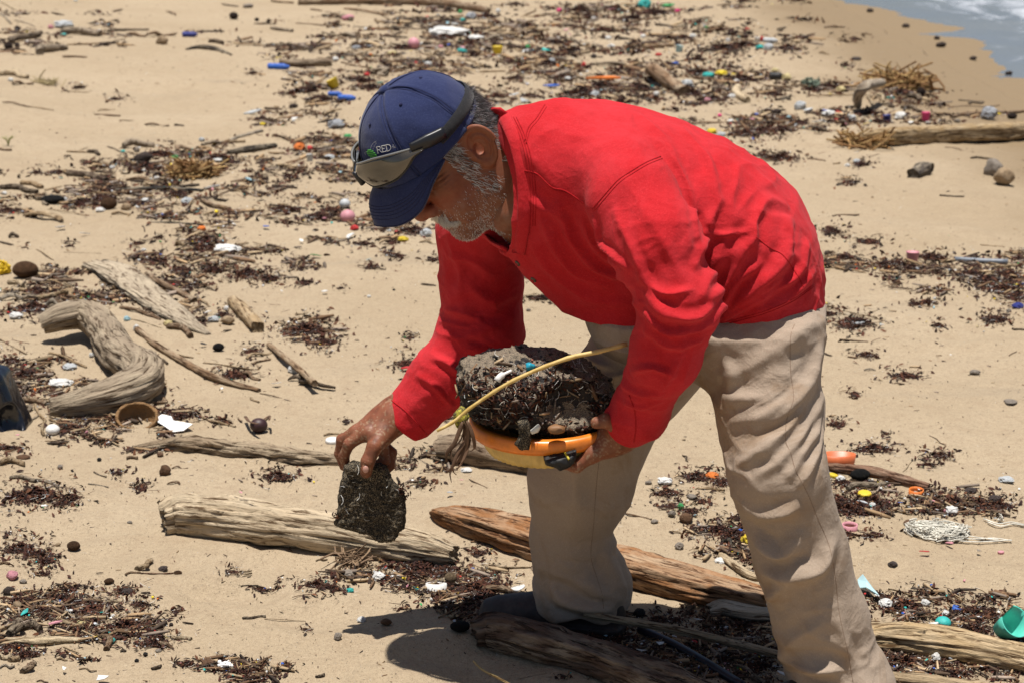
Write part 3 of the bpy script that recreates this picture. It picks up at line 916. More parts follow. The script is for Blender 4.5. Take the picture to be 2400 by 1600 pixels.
# ------------------------------------------------------------------ put the man together
def skin_tint(V):
    L = hl(V)
    c = np.tile(np.array([.215, .082, .041]), (len(V), 1))
    # grey stubble shadow on jaw, chin and upper lip
    b = np.clip((-.028 - L[:, 1]) / .02, 0, 1) * np.clip((L[:, 0] + .005) / .02, 0, 1) * np.clip((-.045 - L[:, 1] + .25 * np.abs(L[:, 2]) + .022) / .015, 0, 1)
    b *= (np.linalg.norm(L, axis=1) < .16) * np.clip((.5 + vnoise(V, 160, 3) * .9), 0, 1)
    c = c * (1 - .25 * b[:, None]) + np.array([.30, .24, .20]) * .25 * b[:, None]
    # ruddier nose, cheek and ear
    r = np.exp(-(((L[:, 0] - .095) / .025) ** 2 + ((L[:, 1] + .03) / .02) ** 2)) + .5 * np.exp(-(((L[:, 0] - .055) / .03) ** 2 + ((L[:, 1] + .03) / .03) ** 2))
    c = c * (1 + np.array([.22, -.06, -.06]) * np.clip(r, 0, 1)[:, None])
    e = np.exp(-((L[:, 0] + .02) ** 2 + (L[:, 1] - .013) ** 2) / .03 ** 2)
    c = c * (1 + np.array([.12, -.03, -.03]) * e[:, None])
    hand = np.linalg.norm(L, axis=1) > .25
    g = np.clip((vnoise(V, 330, 6) + .4 * vnoise(V, 60, 9) - .35) * 4, 0, 1) * hand
    c = c * (1 - .55 * g[:, None]) + np.array([.36, .27, .17]) * .55 * g[:, None]
    k = np.clip((-vnoise(V, 95, 12) - .25) * 2, 0, 1) * hand
    c = c * (1 - .35 * k[:, None])
    return c

n1, n2, n3 = len(Vh), len(VrR), len(VrL)
bodyV = np.vstack([Vh, VrR, VrL, Vc])
bodyQ = np.vstack([Qh, QrR + n1, QrL + n1 + n2, Qc + n1 + n2 + n3])
man = mesh_obj("person", bodyV, bodyQ, M['skin'])
tint(man, skin_tint(bodyV))
tag(man, "man in a red long-sleeved shirt, tan trousers and navy cap bending over", "person")

# thumb nails and eyes
def disc(c, n, r, up=(0, 0, 1), seg=12, th=.001, el=1.0):
    n = np.asarray(n, float); n /= np.linalg.norm(n)
    s = np.cross(up, n); s /= np.linalg.norm(s) + 1e-9; w = np.cross(n, s)
    a = np.arange(seg) * 2 * math.pi / seg
    ring = np.cos(a)[:, None] * s * r + np.sin(a)[:, None] * w * r * el
    V = np.vstack([c + ring, c + ring * .9 + n * th, [c + n * th]])
    F = [[k, (k + 1) % seg, seg + (k + 1) % seg, seg + k] for k in range(seg)] + [[seg + k, seg + (k + 1) % seg, 2 * seg] for k in range(seg)]
    return V, F

S_body = Surf(bodyV, bodyQ)
p, nn_ = S_body.hit(857, 1099)
m_nail = m_plain("finger_nail", (.50, .27, .21), .35, .5, .1, .05)
if p is not None:
    Vn, Fn = disc(p + nn_ * .0004, nn_, .0058, el=1.25, th=.0009)
    mesh_obj("finger_nail", Vn, Fn, m_nail, man)
m_eye = m_plain("dark_eye", (.02, .012, .009), .12, .5, 0, 0)
for sg in (1, -1):
    a = [hw((.0905 - .002 * t * t * 9, .0035 + .0008 * t, sg * (.033 + .009 * t))) for t in np.linspace(-1, 1, 9)]
    Vn, Fn = tube(a, [.0006, .0014, .0019, .0021, .0021, .002, .0018, .0013, .0006], 6)
    mesh_obj("eye", Vn, Fn, m_eye, man)

# shirt with collar, seams and buttons
shirt = mesh_obj("shirt", *SHIRT, M['shirt'], man)
def seam(S, pts, r, mat, parent, lift=.3, name="seam"):
    L, Nn = S.line(pts, 7)
    if len(L) < 2: return
    # drop points that jumped to another layer
    keep = [0]
    for i in range(1, len(L)):
        if np.linalg.norm(L[i] - L[keep[-1]]) < .03: keep.append(i)
    L, Nn = L[keep], Nn[keep]
    if len(L) < 3: return
    Vn, Fn = tube(L + Nn * r * lift, np.full(len(L), r), 5)
    return mesh_obj(name, Vn, Fn, mat, parent)
YOKE = [(1229, 400), (1259, 408), (1293, 439), (1327, 449), (1388, 490)]
SLEEVE = [(1388, 490), (1412, 463), (1446, 425), (1480, 401), (1514, 381), (1548, 367)]
NAPE = [(1229, 333), (1239, 299), (1256, 279), (1273, 252), (1277, 246)]
for ln in (YOKE, SLEEVE, NAPE):
    seam(S_shirt, ln, .0012, M['shirt_seam'], shirt, .1)
    seam(S_shirt, [(x + 4, y + 5) for x, y in ln], .0008, M['shirt_seam'], shirt)
seam(S_shirt, [(1773, 557), (1804, 581), (1835, 598), (1858, 629), (1875, 656), (1885, 680)], .0010, M['shirt_seam'], shirt)
seam(S_shirt, [(1908, 672), (1860, 705), (1800, 732), (1740, 750), (1690, 762)], .0011, M['shirt_seam'], shirt, .2)
seam(S_shirt, [(1908, 667), (1860, 700), (1800, 727), (1740, 745), (1690, 757)], .0009, M['shirt_seam'], shirt, .2)
seam(S_shirt, [(918, 938), (950, 962), (985, 1000), (1008, 1028)], .0011, M['shirt_seam'], shirt, .2)
seam(S_shirt, [(1475, 925), (1488, 965), (1490, 1005), (1486, 1035)], .0011, M['shirt_seam'], shirt, .2)
# collar band, standing round the neck
near, nn_ = S_shirt.line([(1180, 275), (1203, 320), (1222, 390), (1229, 460), (1226, 530), (1216, 590)], 9)
far = np.array([at(1165, 262, 3.40), at(1140, 290, 3.47), at(1115, 360, 3.52), at(1100, 450, 3.55), at(1112, 520, 3.53), at(1150, 565, 3.46), at(1185, 585, 3.38)])
near = near[np.linalg.norm(near - near[len(near) // 2], axis=1) < .16]
ringp = catmull(np.vstack([near[::3], [near[-1]]]), .01)
Vn, Fn = tube(ringp, np.full(len(ringp), .0125), 10, .33, up=(-.25, -.95, .2))
collar = mesh_obj("collar", Vn, Fn, M['shirt'], shirt)
rf_ = catmull(np.vstack([[near[0]], far]), .01)
Vn, Fn = tube(rf_, np.full(len(rf_), .012), 8, .35, up=(0, .9, .4))
mesh_obj("collar", Vn, Fn, M['shirt'], shirt)
for off in (13, 19, 25):
    seam(S_shirt, [(1185 + off, 275), (1205 + off, 318), (1224 + off, 388), (1231 + off, 460), (1229 + off, 530)], .0009, M['shirt_seam'], shirt, .4)
m_btn = m_plain("horn_button", (.10, .055, .03), .25, .5, .3, .05)
for bx, by in ((1214, 617), (1251, 655)):
    p, n_ = S_shirt.hit(bx, by)
    if p is not None:
        Vn, Fn = disc(p + n_ * .0005, n_, .0062, th=.0022)
        b = mesh_obj("button", Vn, Fn, m_btn, shirt)
        Vn, Fn = disc(p + n_ * .0024, n_, .0022, th=.0004)
        mesh_obj("thread", Vn, Fn, M['shirt_seam'], b)

trousers = mesh_obj("trousers", *PANTS, M['pants'], man)
seam(S_pants, [(1862, 760), (1853, 790), (1853, 870), (1860, 931), (1845, 979), (1841, 1030), (1853, 1060), (1865, 1101), (1893, 1156), (1917, 1215), (1944, 1280), (1958, 1353), (1965, 1422), (1977, 1484), (1989, 1535), (1999, 1597)], .0008, M['pants_seam'], trousers, -.35)
seam(S_pants, [(1440, 880), (1425, 980), (1406, 1067), (1397, 1146), (1391, 1232), (1385, 1301), (1399, 1353), (1410, 1387), (1415, 1425)], .0008, M['pants_seam'], trousers, -.35)
seam(S_pants, [(1345, 768), (1380, 792), (1440, 815), (1500, 826)], .0010, M['pants_seam'], trousers, -.1)

# shoes
def f_shoe(P):
    x, y, z = P[:, 0], P[:, 1], P[:, 2]          # toe towards -x, length .28, sole at z = 0
    w = np.interp(x, [-.15, -.12, -.06, .0, .06, .11, .14], [.022, .038, .047, .043, .036, .037, .028])
    hgt = np.interp(x, [-.15, -.12, -.06, .0, .05, .13], [.026, .038, .050, .066, .085, .090])
    d = np.maximum(np.abs(x + .005) - .138, 0)
    q = np.sqrt((y / w) ** 2 + (np.maximum(z - .012, 0) / hgt) ** 2 + (d / .012) ** 2)
    up = (q - 1) * .035
    sole = smax(np.sqrt((y / (w + .006)) ** 2 + (d / .014) ** 2) * .04 - .04, np.abs(z - .008) - .010, .006)
    f = smin(smax(up, -z + .01, .004), sole, .003)
    return smax(f, -ellipsoid(P, (.062, 0, .105), (.062, .030, .055)), .004)
Vs, Qs = surface(f_shoe, (-.18, -.07, -.02), (.17, .07, .12), .0035)
t = NT("shoe_leather")
c = t.mix((.028, .020, .016), (.060, .044, .036), t.ramp(t.noise(60, 5, .6), [(.4, 0.0), (.75, 1.0)]))
m_shoe = t.done(c, .55, t.bump(t.noise(260, 3, .6), .2, .001), .4)
gz = float(sand_h(.08, 3.645))
def place(V, loc, rz):
    c, s = math.cos(rz), math.sin(rz)
    return V @ np.array([[c, s, 0], [-s, c, 0], [0, 0, 1]]) + np.asarray(loc)
toe, heel = ground(1140, 1442), ground(1462, 1476)
ang = math.atan2(*(heel - toe)[[1, 0]])
mesh_obj("shoe", place(Vs, ((toe + heel) / 2)[:2].tolist() + [gz - .002], ang), Qs, m_shoe, man)
mesh_obj("shoe", place(Vs, (at(1960, 1640, 3.24)[0] - .07, 3.19, float(sand_h(.55, 3.2)) - .002), .25), Qs, m_shoe, man)
# ------------------------------------------------------------------ cap, goggles, hair
CC, CR = np.array([.034, .060, 0]), np.array([.109, .109, .089])
def cap_pt(th, ph, off=0.0):
    d = np.stack([np.sin(ph) * np.cos(th), np.cos(ph), np.sin(ph) * np.sin(th)], -1)
    k = (np.abs(d[..., 0]) ** 2.15 + np.abs(d[..., 1]) ** 2.15 + np.abs(d[..., 2]) ** 2.15) ** (-1 / 2.15)
    return CC + d * k[..., None] * (CR + off)
nt, npn = 180, 46
th = np.linspace(0, 2 * math.pi, nt, endpoint=False); 
TH, K = np.meshgrid(th, np.linspace(0.0, 1, npn), indexing='ij')
# opening: a little lower at the front than at the back
def phmax(th): return math.radians(97) + math.radians(4) * np.cos(th)
PH = .02 + K * (phmax(TH) - .02)
C3 = cap_pt(TH, PH)
nrm = (C3 - CC) / (CR ** 2); nrm /= np.linalg.norm(nrm, axis=-1)[..., None]
dth = np.abs((TH + math.pi / 6) % (math.pi / 3) - math.pi / 6) * np.sin(PH) * .1
disp = -.0016 * np.exp(-(dth / .0022) ** 2) + .0008 * np.exp(-((dth - .006) / .003) ** 2)
fl = C3.reshape(-1, 3)
disp = disp + (.0030 * fbm(fl, 16, 2, 31) + .0012 * vnoise(fl, 48, 33)).reshape(disp.shape) * np.clip(K * 2.2, 0, 1)
disp += -.0035 * np.exp(-((TH - 1.9) / .5) ** 2) * np.exp(-((K - .55) / .2) ** 2)
C3 = C3 + nrm * disp[..., None]
lip = C3[:, -1:, :] - nrm[:, -1:, :] * .004
C3 = np.concatenate([C3, lip, lip + np.array([0, .02, 0])], 1)
npp = C3.shape[1]
Vc3 = hw(C3.reshape(-1, 3))
ii = np.arange(nt * npp).reshape(nt, npp)
Fq = np.stack([ii, np.roll(ii, -1, 0), np.roll(np.roll(ii, -1, 0), -1, 1), np.roll(ii, -1, 1)], -1)[:, :-1].reshape(-1, 4)
capo = mesh_obj("cap", np.vstack([Vc3, [hw(CC + np.array([0, CR[1] + .0005, 0]))]]), [list(f) for f in Fq] + [[int(ii[k, 0]), nt * npp, int(ii[(k + 1) % nt, 0])] for k in range(nt)], M['navy'], man)
S_cap = Surf(Vc3, Fq)
# seams (double stitched), button, eyelets
for k in range(6):
    a0 = k * math.pi / 3
    for da in (-.045, .045):
        phs = np.linspace(.12, float(phmax(a0)) - .03, 30)
        pts = hw(cap_pt(np.full(30, a0) + da / np.maximum(np.sin(phs), .25) * .6, phs, .0004))
        Vn, Fn = tube(pts, np.full(30, .0006), 4)
        mesh_obj("stitching", Vn, Fn, M['navy_dark'], capo)
    e = hw(cap_pt(np.array([a0 + math.pi / 6]), np.array([.62]), .0006)[0]); n_ = e - hw(CC)
    Vn, Fn = disc(e, n_, .0032, th=.0011); mesh_obj("eyelet", Vn, Fn, M['navy_dark'], capo)
tp = hw(CC + np.array([0, CR[1] + .001, 0])); upv = hw((0, 1, 0)) - hw((0, 0, 0))
bt = MB()
a = np.arange(16) * math.pi / 8; s1 = hw((1, 0, 0)) - hw((0, 0, 0)); s2 = hw((0, 0, 1)) - hw((0, 0, 0))
rings = [(.0095, -.002), (.0092, .002), (.0065, .0048), (.0025, .0058)]
Vb = np.vstack([[tp + r * (np.cos(q) * s1 + np.sin(q) * s2) + z * upv for q in a] for r, z in rings])
Fb = [[i * 16 + k, i * 16 + (k + 1) % 16, (i + 1) * 16 + (k + 1) % 16, (i + 1) * 16 + k] for i in range(3) for k in range(16)] + [[48 + k for k in range(16)]]
mesh_obj("button", Vb, Fb, M['navy'], capo)
# brim
inn = [(.042, .046, .088), (.085, .047, .080), (.118, .049, .060), (.142, .052, .030), (.149, .053, 0)]
out = [(.044, .044, .092), (.082, .026, .088), (.124, .0, .074), (.164, -.006, .046), (.192, .006, 0)]
mir = lambda p: [(a, b, -c) for a, b, c in p[::-1][1:]]
I3 = catmull(inn + mir(inn), n=8); O3 = catmull(out + mir(out), n=8)
T = np.linspace(0, 1, 14)
n_b = len(I3)
up3 = np.array([.35, .9, 0])
top = np.stack([I3 + (O3 - I3) * t + up3 * (.012 * math.sin(math.pi * min(t * 1.0, 1)) * np.sin(np.linspace(0, math.pi, n_b))[:, None]) for t in T], 1)
low = top - up3 * .0030
G = np.stack([top, low], 0)
Vb = hw(G.reshape(-1, 3)); m_ = len(T)
idx = np.arange(2 * n_b * m_).reshape(2, n_b, m_)
Fb = []
for i in range(n_b - 1):
    for k in range(m_ - 1):
        Fb.append([idx[0, i, k], idx[0, i, k + 1], idx[0, i + 1, k + 1], idx[0, i + 1, k]])
        Fb.append([idx[1, i, k], idx[1, i + 1, k], idx[1, i + 1, k + 1], idx[1, i, k + 1]])
    Fb.append([idx[0, i, -1], idx[1, i, -1], idx[1, i + 1, -1], idx[0, i + 1, -1]])
brim = mesh_obj("brim", Vb, [[int(q) for q in f] for f in Fb], M['navy'], capo)
for k in (7, 8, 9, 10, 11, 13):
    Vn, Fn = tube(hw(top[:, k] + up3 * .0002), np.full(n_b, .0011 if k == 13 else .0006), 4)
    mesh_obj("stitching", Vn, Fn, M['navy_dark'], brim)

# embroidery: RED de, and a small green creature
m_thread = m_plain("white_thread", (.72, .72, .70), .7, .2, .05, 0)
m_green = m_plain("green_thread", (.10, .42, .07), .7, .2, .2, .2)
def stroke(pts, rpx, mat, name):
    L = []
    for a, b in catmull([(x, y, 0) for x, y in pts], 1.2)[:, :2]:
        p_, n_ = S_cap.hit(a, b)
        if p_ is not None: L.append(p_ + n_ * .0006)
    if len(L) < 2: return
    Vn, Fn = tube(np.array(L), np.full(len(L), rpx * .00077), 4)
    return Vn, Fn
def letters(lines, rpx, mat, name):
    mb = MB()
    for l in lines:
        r = stroke(l, rpx, mat, name)
        if r: mb.add(*r)
    if mb.n: mesh_obj(name, np.vstack(mb.V), mb.F, mat, capo)
def tf(x, y, ox, oy, s, rot=-.22):
    return (ox + s * (x * math.cos(rot) - y * math.sin(rot)), oy + s * (x * math.sin(rot) + y * math.cos(rot)))
def glyph(ch, ox, oy, s):
    D = {'R': [[(0, 0), (0, -10)], [(0, -10), (4, -10), (5.5, -7.6), (4, -5.2), (0, -5)], [(2.5, -5), (6, 0)], [(-1, 0), (1.4, 0)], [(-1, -10), (0, -10)], [(5.4, 0), (7, 0)]],
         'E': [[(0, 0), (0, -10)], [(-.8, -10), (5, -10)], [(0, -5.2), (3.8, -5.2)], [(-.8, 0), (5.2, 0)], [(5, -10), (5, -8.4)], [(5.2, 0), (5.4, -1.7)]],
         'D': [[(0, 0), (0, -10)], [(-.8, -10), (3, -10), (6.5, -7.4), (6.5, -2.8), (3, 0), (-.8, 0)]],
         'd': [[(4, 0), (4, -9)], [(4, -4), (2, -5.4), (0, -2.8), (2, 0), (4, -1)]],
         'e': [[(.4, -2.8), (4.2, -2.8), (2.4, -5.4), (.2, -2.8), (2.2, 0), (4.2, -1)]]}
    return [[tf(x, y, ox, oy, s) for x, y in l] for l in D[ch]]
letters(glyph('R', 886, 359.5, 1.45), 1.35, m_thread, "letter_R")
letters(glyph('E', 897.5, 357.0, 1.45), 1.35, m_thread, "letter_E")
letters(glyph('D', 907.5, 354.6, 1.45), 1.35, m_thread, "letter_D")
letters(glyph('d', 919.5, 348.5, .95), .95, m_thread, "letter_d")
letters(glyph('e', 924.5, 347.6, .95), .95, m_thread, "letter_e")
letters([[(862, 352), (861, 343), (859, 333)], [(868, 350), (872, 340), (880, 332), (881, 336), (876, 346), (873, 352)], [(860, 356), (855, 358), (857, 364)]], .95, m_thread, "emblem_line")
letters([[(862, 353), (870, 352)], [(860, 357), (875, 355)], [(861, 361), (879, 359)], [(864, 365), (882, 363)], [(868, 369), (883, 366)]], 2.2, m_green, "emblem_body")

# goggles pushed up over the peak
gog = bpy.data.objects.new("safety_goggles", None); link(gog)
gog.location = hw((.16, .06, 0)); bpy.context.view_layer.update()
tag(gog, "wraparound safety goggles with mirrored smoky lenses strapped round the navy cap", "goggles")
t = NT("smoke_lens")
c = t.ramp(t.noise(14, 3, .5), [(.35, (.010, .009, .007)), (.65, (.07, .058, .04))])
m_lens = t.done(c, .05, None, .9, Coat_Weight=1.0, Coat_Roughness=.03, Metallic=.35)
m_lens.node_tree.nodes["Principled BSDF"].inputs["Base Color"].default_value = (.2, .17, .12, 1)
m_frame = m_plain("black_rubber", (.012, .012, .014), .4, .5, .1, .05)
m_edge = m_plain("grey_clear_rim", (.17, .17, .165), .2, .6, .1, .02)
GE = np.array([.108, .087])
def gog_pt(th, u, off=0.0):
    r = 1 + off
    return np.stack([CC[0] + (GE[0] + off) * np.cos(th) * (1 + .02 * np.cos(2 * th)), u, (GE[1] + off) * np.sin(th)], -1)
for sg in (1, -1):
    nth, nu = 26, 12
    a = np.linspace(.07, 1.36, nth)
    topu = .114 - .012 * ((a - .5) / .7) ** 2 - .012 * np.clip(a - .6, 0, 1)
    lowu = .066 + .024 * np.exp(-((a - .02) / .16) ** 2) + .018 * np.clip((a - .75) / .45, 0, 1) ** 1.5
    A3 = []
    for j in range(nu):
        k = j / (nu - 1)
        uu = lowu + (topu - lowu) * k
        bul = .007 * math.sin(math.pi * k) + .010 * (1 - k) + .004
        A3.append(gog_pt(sg * a, uu, 0) + np.stack([np.cos(a) * bul, 0 * a, sg * np.sin(a) * bul], -1))
    A3 = np.stack(A3, 1)
    ix = np.arange(nth * nu).reshape(nth, nu)
    Fn = np.stack([ix[:-1, :-1], ix[1:, :-1], ix[1:, 1:], ix[:-1, 1:]], -1).reshape(-1, 4)
    inner = A3 - (A3 - CC) * .02
    Vn = hw(np.vstack([A3.reshape(-1, 3), inner.reshape(-1, 3)]))
    edge = list(ix[:, 0]) + list(ix[-1, 1:]) + list(ix[::-1, -1][1:]) + list(ix[0, ::-1][1:-1])
    m0 = nth * nu
    FF = [list(map(int, f)) for f in Fn] + [list(map(int, f + m0))[::-1] for f in Fn] + [[int(edge[k]), int(edge[k]) + m0, int(edge[(k + 1) % len(edge)]) + m0, int(edge[(k + 1) % len(edge)])] for k in range(len(edge))]
    mesh_obj("lens", Vn, FF, m_lens, gog)
    Vn, Fn2 = tube(hw(A3[:, -1]), np.full(nth, .0022), 6); mesh_obj("lens_rim", Vn, Fn2, m_edge, gog)
    Vn, Fn2 = tube(hw(A3[:, 0]), np.full(nth, .0016), 6); mesh_obj("lens_rim", Vn, Fn2, m_frame if sg > 0 else m_edge, gog)
    # side arm from the lens to the strap
    pa = np.stack([cap_pt(np.array([sg * (1.22 + .075 * i)]), np.arccos(np.array([(.094 - .0024 * i - CC[1]) / CR[1]])), .0075 - .0004 * i)[0] for i in range(8)])
    Vn, Fn2 = tube(hw(catmull(pa, .004)), np.interp(np.linspace(0, 1, len(catmull(pa, .004))), [0, .5, 1], [.0038, .0055, .0050]), 8, 2.3, up=hw((0, 1, 0)) - hw((0, 0, 0)))
    # wide side lies along the cap's up axis
    mesh_obj("temple", Vn, Fn2, m_frame, gog)
# bridge and brow padding under the lenses
a = np.linspace(-1.0, 1.0, 30)
lowl = .046 + .0 * a
Vn, Fn2 = tube(hw(gog_pt(a, .074 + .012 * np.exp(-(a / .2) ** 2), .001)), np.full(30, .0055), 8); mesh_obj("frame", Vn, Fn2, m_frame, gog)
Vn, Fn2 = tube(hw(np.stack([gog_pt(np.array([0.0]), np.array([u_]), .016)[0] for u_ in (.074, .086, .1)])), [.006, .0055, .004], 8); mesh_obj("nose_bridge", Vn, Fn2, m_frame, gog)
# elastic strap round the back of the cap
a = np.linspace(1.62, 2 * math.pi - 1.62, 70)
rows = []
for du, off in ((-.0098, .0025), (-.0085, .0042), (.0085, .0042), (.0098, .0025)):
    sl = .074 + du - .004 * np.cos(a)
    cosph = np.clip((sl - CC[1]) / CR[1], -1, 1)
    rows.append(cap_pt(a, np.arccos(cosph), off))
R3 = np.stack(rows, 1); ix = np.arange(R3.shape[0] * 4).reshape(-1, 4)
Fn = np.stack([ix[:-1, :-1], ix[:-1, 1:], ix[1:, 1:], ix[1:, :-1]], -1).reshape(-1, 4)
mesh_obj("strap", hw(R3.reshape(-1, 3)), Fn, M['black_cloth'], gog)

# ---- hair and beard
def strands(pts, nrms, dirs, lens_, wid, cols, name, parent):
    n = len(pts)
    side = np.cross(dirs, np.array([0, 1, 0.])) ; side /= np.linalg.norm(side, axis=1)[:, None] + 1e-9
    d2 = dirs + .35 * RNG.normal(size=dirs.shape); d2 /= np.linalg.norm(d2, axis=1)[:, None]
    mid = pts + dirs * lens_[:, None] * .5
    tip = mid + d2 * lens_[:, None] * .5
    w = wid[:, None] * side
    V = np.stack([pts - w, pts + w, mid + w * .8, mid - w * .8, tip], 1).reshape(-1, 3)
    b = np.arange(n) * 5
    F = [[int(k), int(k) + 1, int(k) + 2, int(k) + 3] for k in b] + [[int(k) + 3, int(k) + 2, int(k) + 4] for k in b]
    o = mesh_obj(name, V, F, M['hair'], parent, smooth=False)
    tint(o, np.repeat(cols, 5, 0))
    return o
Nh = vnormals(Vh, Qh); Lh = hl(Vh)
fx, ux, sx_ = Lh.T
rad = np.linalg.norm(Lh, axis=1)
dn = (hw((0, -1, 0)) - hw((0, 0, 0))) / HS; bk = (hw((-1, 0, 0)) - hw((0, 0, 0))) / HS
def pick(mask, n):
    i = np.where(mask)[0]
    return RNG.choice(i, n) if len(i) else np.array([], int)
notear = ~((np.abs(fx + .020) < .030) & (np.abs(ux - .013) < .043) & (np.abs(sx_) > .070))
hairm = notear & (ux < .075) & (ux > -.030) & (((fx < .004 + .25 * (ux + .03)) & (fx > -.12)) | ((fx > -.005) & (fx < .034 + .12 * ux) & (ux > -.055))) & (rad < .13)
side_ = (fx > -.008) & (fx < .036 + .1 * ux) & (ux > -.058) & (ux < .07) & (np.abs(sx_) > .045) & notear
nape = (fx < -.03) & (ux < .09) & (ux > -.035) & notear & (rad < .125)
above = (ux > .03) & (ux < .085) & (fx < .04) & notear
i = np.concatenate([pick(side_, 950), pick(nape, 4200), pick(above, 1700)])
g = RNG.random((len(i), 1))
dark = np.clip((-.02 - fx[i]) / .03, 0, 1)[:, None] * np.clip((ux[i] - .0) / .04, 0, 1)[:, None]
white = RNG.random((len(i), 1)) < (.62 - .42 * dark)
cols = np.where(white, .36 + .3 * g, .045 + .07 * g) * np.array([1, .97, .93])
dirs = dn * .75 + bk * .45 + Nh[i] * .42 + .22 * RNG.normal(size=(len(i), 3)); dirs /= np.linalg.norm(dirs, axis=1)[:, None]
hair = strands(Vh[i], Nh[i], dirs, .011 + .008 * RNG.random(len(i)), np.full(len(i), .00042), cols, "hair", man)
jaw = (ux < -.03 - .2 * np.clip(fx - .03, 0, 1)) & (fx > .0) & (rad < .155) & (np.abs(sx_) > .012) & notear & (ux + .9 * (fx) < .05) & (ux > -.135)
side2 = (fx > .0) & (fx < .05) & (ux < -.03) & (np.abs(sx_) > .04)
chin_ = (ux < -.088) & (fx > .04) & (rad < .16)
must = (ux < -.052) & (ux > -.079) & (fx > .072) & (np.abs(sx_) < .036)
i = np.concatenate([pick(jaw, 800), pick(side2, 550), pick(chin_, 1500)])
dirs = dn * .8 + Nh[i] * .6 + .3 * RNG.normal(size=(len(i), 3)); dirs /= np.linalg.norm(dirs, axis=1)[:, None]
g = RNG.random((len(i), 1)); white = RNG.random((len(i), 1)) < .8
cols = np.where(white, .45 + .3 * g, .10 + .08 * g) * np.array([1, .96, .9])
strands(Vh[i], Nh[i], dirs, .0022 + .0026 * RNG.random(len(i)), np.full(len(i), .00030), cols, "beard", man)
i = pick(must, 1100)
dirs = dn * .9 + Nh[i] * .45 + .25 * RNG.normal(size=(len(i), 3)) + ((hw((0, 0, 1)) - hw((0, 0, 0))) / HS) * np.sign(sx_[i])[:, None] * .4
dirs /= np.linalg.norm(dirs, axis=1)[:, None]
g = RNG.random((len(i), 1))
strands(Vh[i], Nh[i], dirs, .008 + .006 * RNG.random(len(i)), np.full(len(i), .0004), (.5 + .3 * g) * np.array([1, .95, .86]), "moustache", man)
for sgn in (1, -1):
  brow = (sx_ * sgn > 0) & (np.abs(ux - .036) < .005) & (fx > .07) & (np.abs(np.abs(sx_) - .034) < .018)
  i = pick(brow, 130)
  if len(i):
    dirs = Nh[i] * .4 + ((hw((0, 0, 1)) - hw((0, 0, 0))) / HS) * np.sign(sx_[i])[:, None] + .3 * RNG.normal(size=(len(i), 3)); dirs /= np.linalg.norm(dirs, axis=1)[:, None]
    strands(Vh[i], Nh[i], dirs, np.full(len(i), .008), np.full(len(i), .0004), np.full((len(i), 3), .09), "eyebrow", man)
# ------------------------------------------------------------------ what he holds
def m_sandy(name, base, sand, amount=.5, scale=90, rough=.85, bumpd=.004):
    """dark stuff with dry sand stuck to it"""
    t = NT(name)
    n1 = t.noise(scale, 5, .7); n2 = t.noise(scale * .12, 4, .6); n3 = t.noise(700, 2, .6)
    ad = t.node("ShaderNodeMath", operation='MULTIPLY_ADD'); t.link(n2, ad.inputs[0]); ad.inputs[1].default_value = .9; t.link(n1, ad.inputs[2])
    k = t.ramp(ad.outputs[0], [(1.02 - amount * .3 - .12, 0.0), (1.02 - amount * .3 + .10, 1.0)])
    sp = t.ramp(n3, [(.42, 0.0), (.56, 1.0)])
    c = t.mix(base, t.mix(sand, tuple(x * .45 for x in sand), sp), k)
    c = t.mix(c, tuple(min(1, x * 2.2) for x in base), t.ramp(t.noise(300, 3, .6), [(.62, 0.0), (.75, .8)]))
    nb = t.bump(t.noise(500, 3, .7), .7, .0012); nb = t.bump(n1, .7, bumpd, nb)
    return t.done(c, rough, nb, .3)

def slab_fn(poly_px, Y, w, R, seed, amp):
    """a rough slab with the given outline at distance Y, half thickness w"""
    xz = [tuple(at(x, y, Y)[[0, 2]]) for x, y in poly_px]
    def f(P):
        d = poly2d(P[:, 0], P[:, 2], xz)
        q = np.sqrt((np.maximum(d + R, 0) / R) ** 2 + ((P[:, 1] - Y) / w) ** 2)
        return R * (q - 1) - amp * (fbm(P, 55, 3, seed) + .55 * vnoise(P, 230, seed + 4))
    lo = np.array([min(a for a, b in xz), Y - w, min(b for a, b in xz)]) - .02
    hi = np.array([max(a for a, b in xz), Y + w, max(b for a, b in xz)]) + .02
    return f, lo, hi

def m_slab():
    t = NT("sandy_tar_slab")
    grain_ = t.ramp(t.noise(520, 3, .75), [(.50, 0.0), (.60, 1.0)])
    patch = t.ramp(t.noise(38, 4, .6), [(.30, .25), (.70, 1.0)])
    m_ = t.node("ShaderNodeMath", operation='MULTIPLY'); t.link(grain_, m_.inputs[0]); t.link(patch, m_.inputs[1])
    c = t.mix((.020, .018, .015), (.36, .285, .185), m_.outputs[0])
    nb = t.bump(t.noise(520, 3, .75), .9, .002); nb = t.bump(t.noise(140, 4, .7), .8, .006, nb)
    return t.done(c, .9, nb, .2)
# the piece pinched in his right hand
pc = [(806, 1090), (832, 1080), (872, 1082), (905, 1092), (918, 1122), (946, 1150), (951, 1196), (949, 1236), (922, 1264), (888, 1272), (858, 1248), (812, 1238), (784, 1226), (790, 1190), (796, 1148)]
f, lo, hi = slab_fn(pc, 3.558, .0145, .010, 51, .0042)
V, Q = surface(f, lo, hi, .0022)
def piece(name, V, Q, mat, label, cat, parent=None):
    o = mesh_obj(name, V, Q, mat, parent)
    if parent is None:
        c = V.mean(0); c[2] = V[:, 2].min()
        o.data.transform(Matrix.Translation(-Vector(c))); o.location = c
        bpy.context.view_layer.update()
        tag(o, label, cat)
    return o
chunk = piece("tar_fragment", V, Q, m_slab(), "flat sand-crusted dark fragment pinched in the man's lowered right hand", "tar fragment")
S_chunk = Surf(V, Q)

